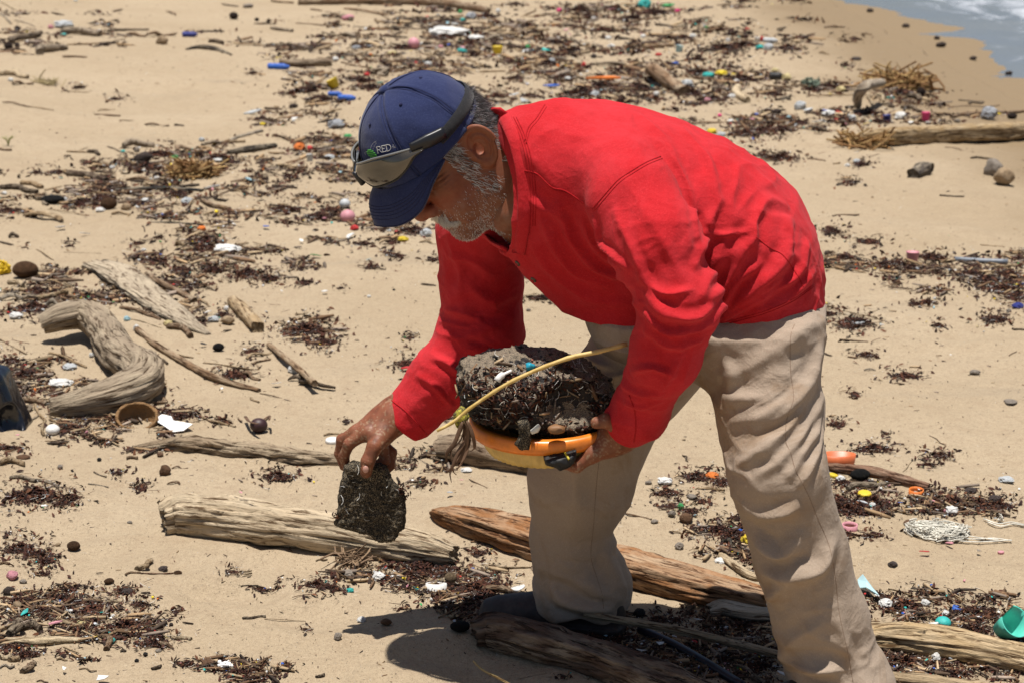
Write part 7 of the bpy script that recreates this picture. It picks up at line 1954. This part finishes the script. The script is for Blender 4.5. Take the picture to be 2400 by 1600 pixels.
WEEDS = [
(0, 0, 2.94, "540 603 45 16|790 682 48 18|400 1185 60 24|250 1188 40 14|50 1450 70 30|1170 1495 75 16|1740 505 45 16|1030 1440 40 30|560 1400 90 40|960 1400 60 35|2200 1490 120 40|1960 1440 110 30|1990 1215 70 30|1100 1060 110 40|1010 1150 120 40|1500 1090 120 40|1800 820 60 26|2100 620 100 30|2200 680 110 34|2280 1440 80 40|1560 1130 90 30|700 1360 90 30|1230 1340 90 30"),
(800, 0, 2.94, "1200 540 70 20|1420 430 90 50|1180 430 70 16|1800 590 130 50|1650 640 150 46|2050 600 130 50|1080 660 90 36|1300 660 80 30|1600 350 110 40|1480 290 90 40|880 290 90 50|700 260 90 34|1800 210 100 24|1650 70 110 26|1900 60 130 26|2150 90 120 26|1200 30 70 18|1000 110 90 30|900 380 70 24|2250 450 100 34|2000 130 110 24|420 330 100 34|550 500 100 30|120 550 110 40|200 600 90 30|1700 110 80 22|1520 540 90 26|1950 700 100 20"),
(1600, 0, 2.94, "280 330 130 40|420 310 120 36|720 330 100 34|360 240 90 20|320 460 50 22|140 500 110 30|420 540 110 36|520 520 70 24|60 640 120 40|200 690 120 24|1000 600 110 24|880 620 80 20|620 650 80 30|1500 640 110 40|1300 780 90 22|560 900 130 40|420 920 110 36|680 890 90 30|800 850 90 20|600 770 60 16|1100 830 100 26|1350 840 80 20|680 1090 120 24|560 1075 70 20|1230 1130 60 22|1150 1255 50 24|1130 455 50 12|0 260 80 24|100 410 80 24|1180 270 60 12|420 10 60 10|760 5 90 10"),
(0, 530, 2.94, "480 138 30 14|950 120 48 18|1390 150 110 50|1420 90 90 40|1080 240 110 40|1250 300 90 34|1480 300 110 34|1700 330 130 40|1850 360 90 30|2100 390 60 18|1250 400 80 30|2100 715 150 60|2230 790 90 50|1620 1020 120 36|220 560 130 50|260 440 90 40|180 1010 120 50|80 920 60 40|940 1260 120 40|1180 1280 90 30|1250 1310 90 24|480 1390 110 50|600 1310 90 40|100 1170 90 40|1520 1340 70 16|60 1530 90 24|370 300 45 18|1740 860 60 26|1540 610 60 30|400 1220 100 40|1090 80 36 14|170 150 20 8|2350 430 30 8"),
(0, 1060, 2.904, "230 285 200 70|430 340 70 30|140 640 110 60|260 690 90 36|300 740 80 30|290 825 60 18|850 945 90 30|960 1030 70 24|1895 155 110 36|850 1190 180 60|950 1210 120 60|640 1060 150 60|420 1010 150 50|160 1010 110 40|300 1080 120 40|70 1320 100 40|180 1370 100 34|1900 880 20 8|2150 905 120 34|2270 930 90 24|1590 815 40 22|470 930 70 24|1050 1300 110 30|1650 1500 120 40|1720 1550 100 30|1500 1410 60 16|1280 1440 80 18|800 140 40 14|960 235 60 26|1780 930 50 16|1200 1085 30 14|2080 1205 30 14|510 310 50 24|1980 630 20 10|60 550 30 10"),
(800, 530, 2.94, "450 940 90 44|500 30 110 40|380 205 60 16|210 285 60 18|470 770 36 20|1010 1415 40 14|730 1320 40 16|1380 500 90 16|150 120 60 24|30 1340 30 10|640 235 50 12|330 190 36 10"),
(800, 1060, 2.904, "920 920 170 100|860 950 110 70|1040 900 90 60|560 770 160 80|480 830 110 40|700 790 90 40|930 680 60 30|820 1060 50 30|2220 270 90 30|2240 360 50 30|1870 430 26 40|2160 1130 60 40|420 1060 30 14|2280 1140 60 30|1900 1280 150 50|1700 1250 110 40|2150 1450 140 60|1750 1330 90 30"),
(1600, 530, 2.94, "1030 30 75 34|1280 108 90 24|1110 215 85 26|1380 270 100 30|1720 210 100 28|1560 295 80 20|1980 330 110 50|2100 370 120 50|2250 330 120 60|2200 430 140 60|2310 480 90 50|1690 525 70 16|1200 665 130 46|1000 600 60 40|2150 640 100 34|1760 685 40 30|1265 885 75 20|1530 1030 110 26|1180 1150 40 18|1060 1360 60 26|1310 1535 140 30|1400 1430 24 14|1130 700 70 22|1610 540 60 10|1450 250 60 22"),
(1600, 1060, 2.904, "1120 390 160 46|1050 330 110 50|1300 330 140 50|1200 370 120 40|1850 340 160 50|2000 350 140 50|2150 360 110 30|1700 380 110 40|1290 565 90 24|1120 560 70 30|1500 1040 150 50|1380 1000 110 40|1950 1080 150 50|1900 1150 130 40|2100 1110 110 40|1960 1200 130 40|2150 1300 120 50|2270 1360 110 70|2250 1450 60 50|1500 1440 200 50|1700 1450 150 40|1850 1510 130 40|1450 1400 110 40|250 520 130 40|350 560 130 50|480 720 80 60|420 1190 150 60|250 1170 120 50|150 1240 100 40|520 1450 120 60|250 1400 120 60|620 1340 60 60|100 160 110 34|270 200 70 40|130 330 60 26|360 445 60 14|1750 20 90 22|1680 85 60 12|1640 50 40 12|60 400 80 30|1100 205 70 40|2300 1270 80 50|1350 1390 100 30"),
]
for ox, oy, f_, txt in WEEDS:
    for ent in txt.split("|"):
        x, y, a, b = map(float, ent.split()); clump(ox + x / f_, oy + y / f_, a / f_, b / f_)

# ---- fine litter nobody could count, denser along the wrack lines
def frame_pts(n, mode="all"):
    x = RNG.uniform(-420, 2820, n); y = RNG.uniform(-10, 1700, n)
    return x, y
def to_ground(x, y):
    r = np.stack([(x - 1200) / FPX, CP + SP * (800 - y) / FPX, -SP + CP * (800 - y) / FPX], 1)
    z = np.zeros(len(x))
    for _ in range(4):
        t_ = (z - CAM_H) / r[:, 2]; P = np.array([0, 0, CAM_H]) + r * t_[:, None]; z = sand_h(P[:, 0], P[:, 1])
    P[:, 2] = z
    return P, (P[:, 1] * CP - (P[:, 2] - CAM_H) * SP) / FPX
PATCH = []                      # (x, y, rx, ry) of every clump: litter gathers there
for ox, oy, f_, txt in WEEDS:
    for ent in txt.split("|"):
        x, y, a, b = map(float, ent.split()); PATCH.append((ox + x / f_, oy + y / f_, a / f_ * 1.5 + 6, b / f_ * 1.7 + 4))
BANDS = [(650, 120, 60, 30), (800, 90, 120, 50), (950, 60, 140, 50), (1150, 90, 160, 60), (1350, 110, 180, 60), (1550, 90, 160, 60), (1750, 60, 110, 40), (1450, 30, 260, 30), (700, 250, 60, 30), (780, 320, 80, 70), (800, 420, 70, 80), (870, 520, 120, 50), (700, 400, 90, 60), (500, 380, 140, 50), (340, 420, 160, 50), (200, 470, 160, 40),
         (600, 480, 140, 50), (1400, 210, 160, 40), (1600, 200, 150, 50), (1800, 290, 180, 26), (2000, 275, 160, 20), (2250, 280, 150, 20), (1750, 190, 120, 40), (2100, 230, 110, 40), (60, 90, 90, 40), (340, 80, 150, 20), (720, 180, 60, 60), (130, 680, 130, 60), (100, 920, 120, 60), (250, 1000, 160, 50), (330, 680, 160, 60), (80, 1450, 140, 70), (250, 1460, 160, 50), (550, 1560, 120, 40),
         (2150, 1180, 180, 50), (2250, 1440, 180, 60), (2150, 1560, 200, 50), (1700, 1500, 140, 80), (1720, 1270, 90, 50), (1000, 1080, 90, 40), (900, 1330, 160, 40), (1050, 1390, 110, 40), (2250, 640, 170, 60), (2000, 620, 160, 20), (1400, 1480, 120, 40), (1600, 1540, 160, 60), (1700, 1440, 120, 40), (1500, 1520, 140, 60), (1650, 1580, 160, 40), (1250, 120, 200, 90), (1000, 150, 160, 60), (480, 570, 100, 40), (600, 620, 120, 36), (700, 780, 60, 40),
         (-250, 460, 200, 45), (-260, 950, 160, 60), (-220, 1450, 160, 50), (2600, 1180, 150, 45), (2620, 640, 160, 50), (2580, 1500, 140, 50), (1350, 640, 120, 20)]
# the wrack lies in streaks: many small tangles drawn out along the swash lines
_r = np.random.default_rng(77); STREAK = []
for (x, y, rx, ry) in BANDS:
    for _ in range(max(3, int(rx * ry / 420))):
        sy = .35 + .65 * min(1.0, y / 900)
        STREAK.append((x + rx * _r.normal() * .6, y + ry * _r.normal() * .6, _r.uniform(16, 52), _r.uniform(3, 9) * (.7 + sy)))
def in_patches(src, n, wpow=1.0):
    A = np.array(src); w = (A[:, 2] * A[:, 3]) ** wpow; w /= w.sum()
    i = RNG.choice(len(A), n, p=w)
    g1, g2 = RNG.normal(size=n) * .55, RNG.normal(size=n) * .55
    return A[i, 0] + A[i, 2] * g1, A[i, 1] + A[i, 3] * g2
def keep(x, y):
    P, k = to_ground(x, y); m = (P[:, 0] < 3.1) & (P[:, 1] < 23) & (P[:, 1] > 2.9)
    return P[m], k[m]
UP = np.array([0, 0, 1.0])
def litter(name, fn, label, cat):
    hp = Heap(); fn(hp); o = hp.build(name, M['tint']); tag(o, label, cat, kind="stuff")
def l_weed(hp):
    P, k = keep(*in_patches(PATCH, 30000)); hp.weed(P + [0, 0, .003], UP, (4 + 18 * RNG.random(len(P)) ** 1.8) * k)
    P, k = keep(*in_patches(STREAK, 39000)); hp.weed(P + [0, 0, .003], UP, (4 + 22 * RNG.random(len(P)) ** 2) * k)
    P, k = keep(*in_patches(STREAK, 3200)); hp.rod(P + [0, 0, .008], UP, (12 + 50 * RNG.random(len(P)) ** 2) * k, ((.06, .03, .02), (.10, .055, .03), (.16, .10, .05), (.03, .02, .015)), .2, 1.3)
    P, k = keep(*in_patches(PATCH, 1500)); hp.rod(P + [0, 0, .006], UP, (10 + 36 * RNG.random(len(P)) ** 2) * k, ((.06, .03, .02), (.10, .055, .03), (.2, .13, .07)), .2, 1.2)
    P, k = keep(*frame_pts(3300)); hp.weed(P + [0, 0, .002], UP, RNG.uniform(2.5, 8, len(P)) * k)
def l_wood(hp):
    P, k = keep(*in_patches(STREAK, 7500)); hp.splint(P + [0, 0, .006], UP, (9 + 56 * RNG.random(len(P)) ** 2.2) * k, .14)
    P, k = keep(*in_patches(PATCH, 2600)); hp.splint(P + [0, 0, .003], UP, (5 + 24 * RNG.random(len(P)) ** 2) * k, .16)
    P, k = keep(*frame_pts(1500)); hp.splint(P + [0, 0, .001], UP, RNG.uniform(4, 14, len(P)) * k, .22)
def l_straw(hp):
    P, k = keep(*in_patches(PATCH, 2200)); hp.rod(P + [0, 0, .004], UP, RNG.uniform(6, 20, len(P)) * k, fat=1.2)
    P, k = keep(*in_patches(STREAK, 2000)); hp.rod(P + [0, 0, .004], UP, RNG.uniform(6, 18, len(P)) * k, fat=1.2)
    P, k = keep(*frame_pts(420)); hp.rod(P + [0, 0, .003], UP, RNG.uniform(5, 14, len(P)) * k, fat=1.1)
PLC = [PC[c][0] for c in "WWWWWWWWccccccYORPBTTGggly"]
def l_plastic(hp):
    P, k = keep(*in_patches(STREAK, 1300)); hp.plate(P + [0, 0, .006], UP, RNG.uniform(3.5, 13, len(P)) * k, PLC, .5, .14)
    P, k = keep(*in_patches(PATCH, 900)); hp.plate(P + [0, 0, .004], UP, RNG.uniform(3, 9, len(P)) * k, PLC, .5, .14)
def l_grit(hp):
    P, k = keep(*frame_pts(15000)); hp.grit(P, UP, RNG.uniform(1.4, 4.0, len(P)) * k, ((.06, .045, .035), (.16, .11, .07), (.5, .47, .42), (.10, .09, .08)))
    P, k = keep(*in_patches(BANDS, 2600)); hp.grit(P, UP, RNG.uniform(2, 8, len(P)) * k, ((.06, .045, .035), (.2, .14, .09), (.6, .57, .52), (.10, .09, .08)))
litter("seaweed_litter", l_weed, "loose dark red-brown seaweed shreds strewn along the wrack lines", "seaweed")
litter("wood_splinters", l_wood, "countless wood splinters and bark flakes scattered over the beach", "splinters")
litter("straw_litter", l_straw, "thin white straws and stems strewn among the seaweed", "straws")
litter("plastic_fragments", l_plastic, "tiny white and coloured plastic fragments scattered through the debris", "plastic bits")
litter("sand_grit", l_grit, "dark and pale grit and shell specks on the sand", "grit")

# ---- labels: what it is, its colour, and the landmark it lies by
def relation(px, py, lx, ly):
    dx, dy = px - lx, (py - ly) * 1.6
    if abs(dx) >= abs(dy): return "right of" if dx > 0 else "left of"
    return "in front of" if dy > 0 else "behind"
LANDMARKS += [("the water's edge", 2230, 110), ("the man's cap", 960, 330), ("the man's back", 1700, 420), ("the man's left trouser leg", 1900, 1200), ("the man's right shoe", 1300, 1450), ("the basket", 1280, 1000), ("the man's picking hand", 870, 1040), ("the man's shadow", 980, 1530)]
LM = np.array([(a, b) for _, a, b in LANDMARKS])
labelled = {}
for o, x, y, adj, noun, grp in THINGS:
    w = np.hypot((LM[:, 0] - x), (LM[:, 1] - y) * 1.4); order = np.argsort(w)
    base = None
    for i in order[:3]:
        t_ = f"{adj} {noun} {relation(x, y, LM[i][0], LM[i][1])} {LANDMARKS[i][0]}"
        if t_ not in labelled: base = t_; break
    if base is None:
        base = f"{adj} {noun} {relation(x, y, *LM[order[0]])} {LANDMARKS[order[0]][0]}"
    labelled.setdefault(base, []).append((x, y, o, noun, grp))
ORD = ["second", "third", "fourth", "fifth", "sixth", "seventh", "eighth", "ninth", "tenth", "eleventh", "twelfth"]
for lb, L in labelled.items():
    L.sort(key=lambda q: q[0])
    for k, (x, y, o, noun, grp) in enumerate(L):
        if len(L) == 1: t_ = lb
        elif k == 0: t_ = "leftmost " + lb
        elif k == len(L) - 1: t_ = "rightmost " + lb
        else: t_ = f"{lb}, {ORD[min(k - 1, 10)]} from left"
        tag(o, t_, noun if len(noun.split()) < 3 else noun.split()[-1], grp)
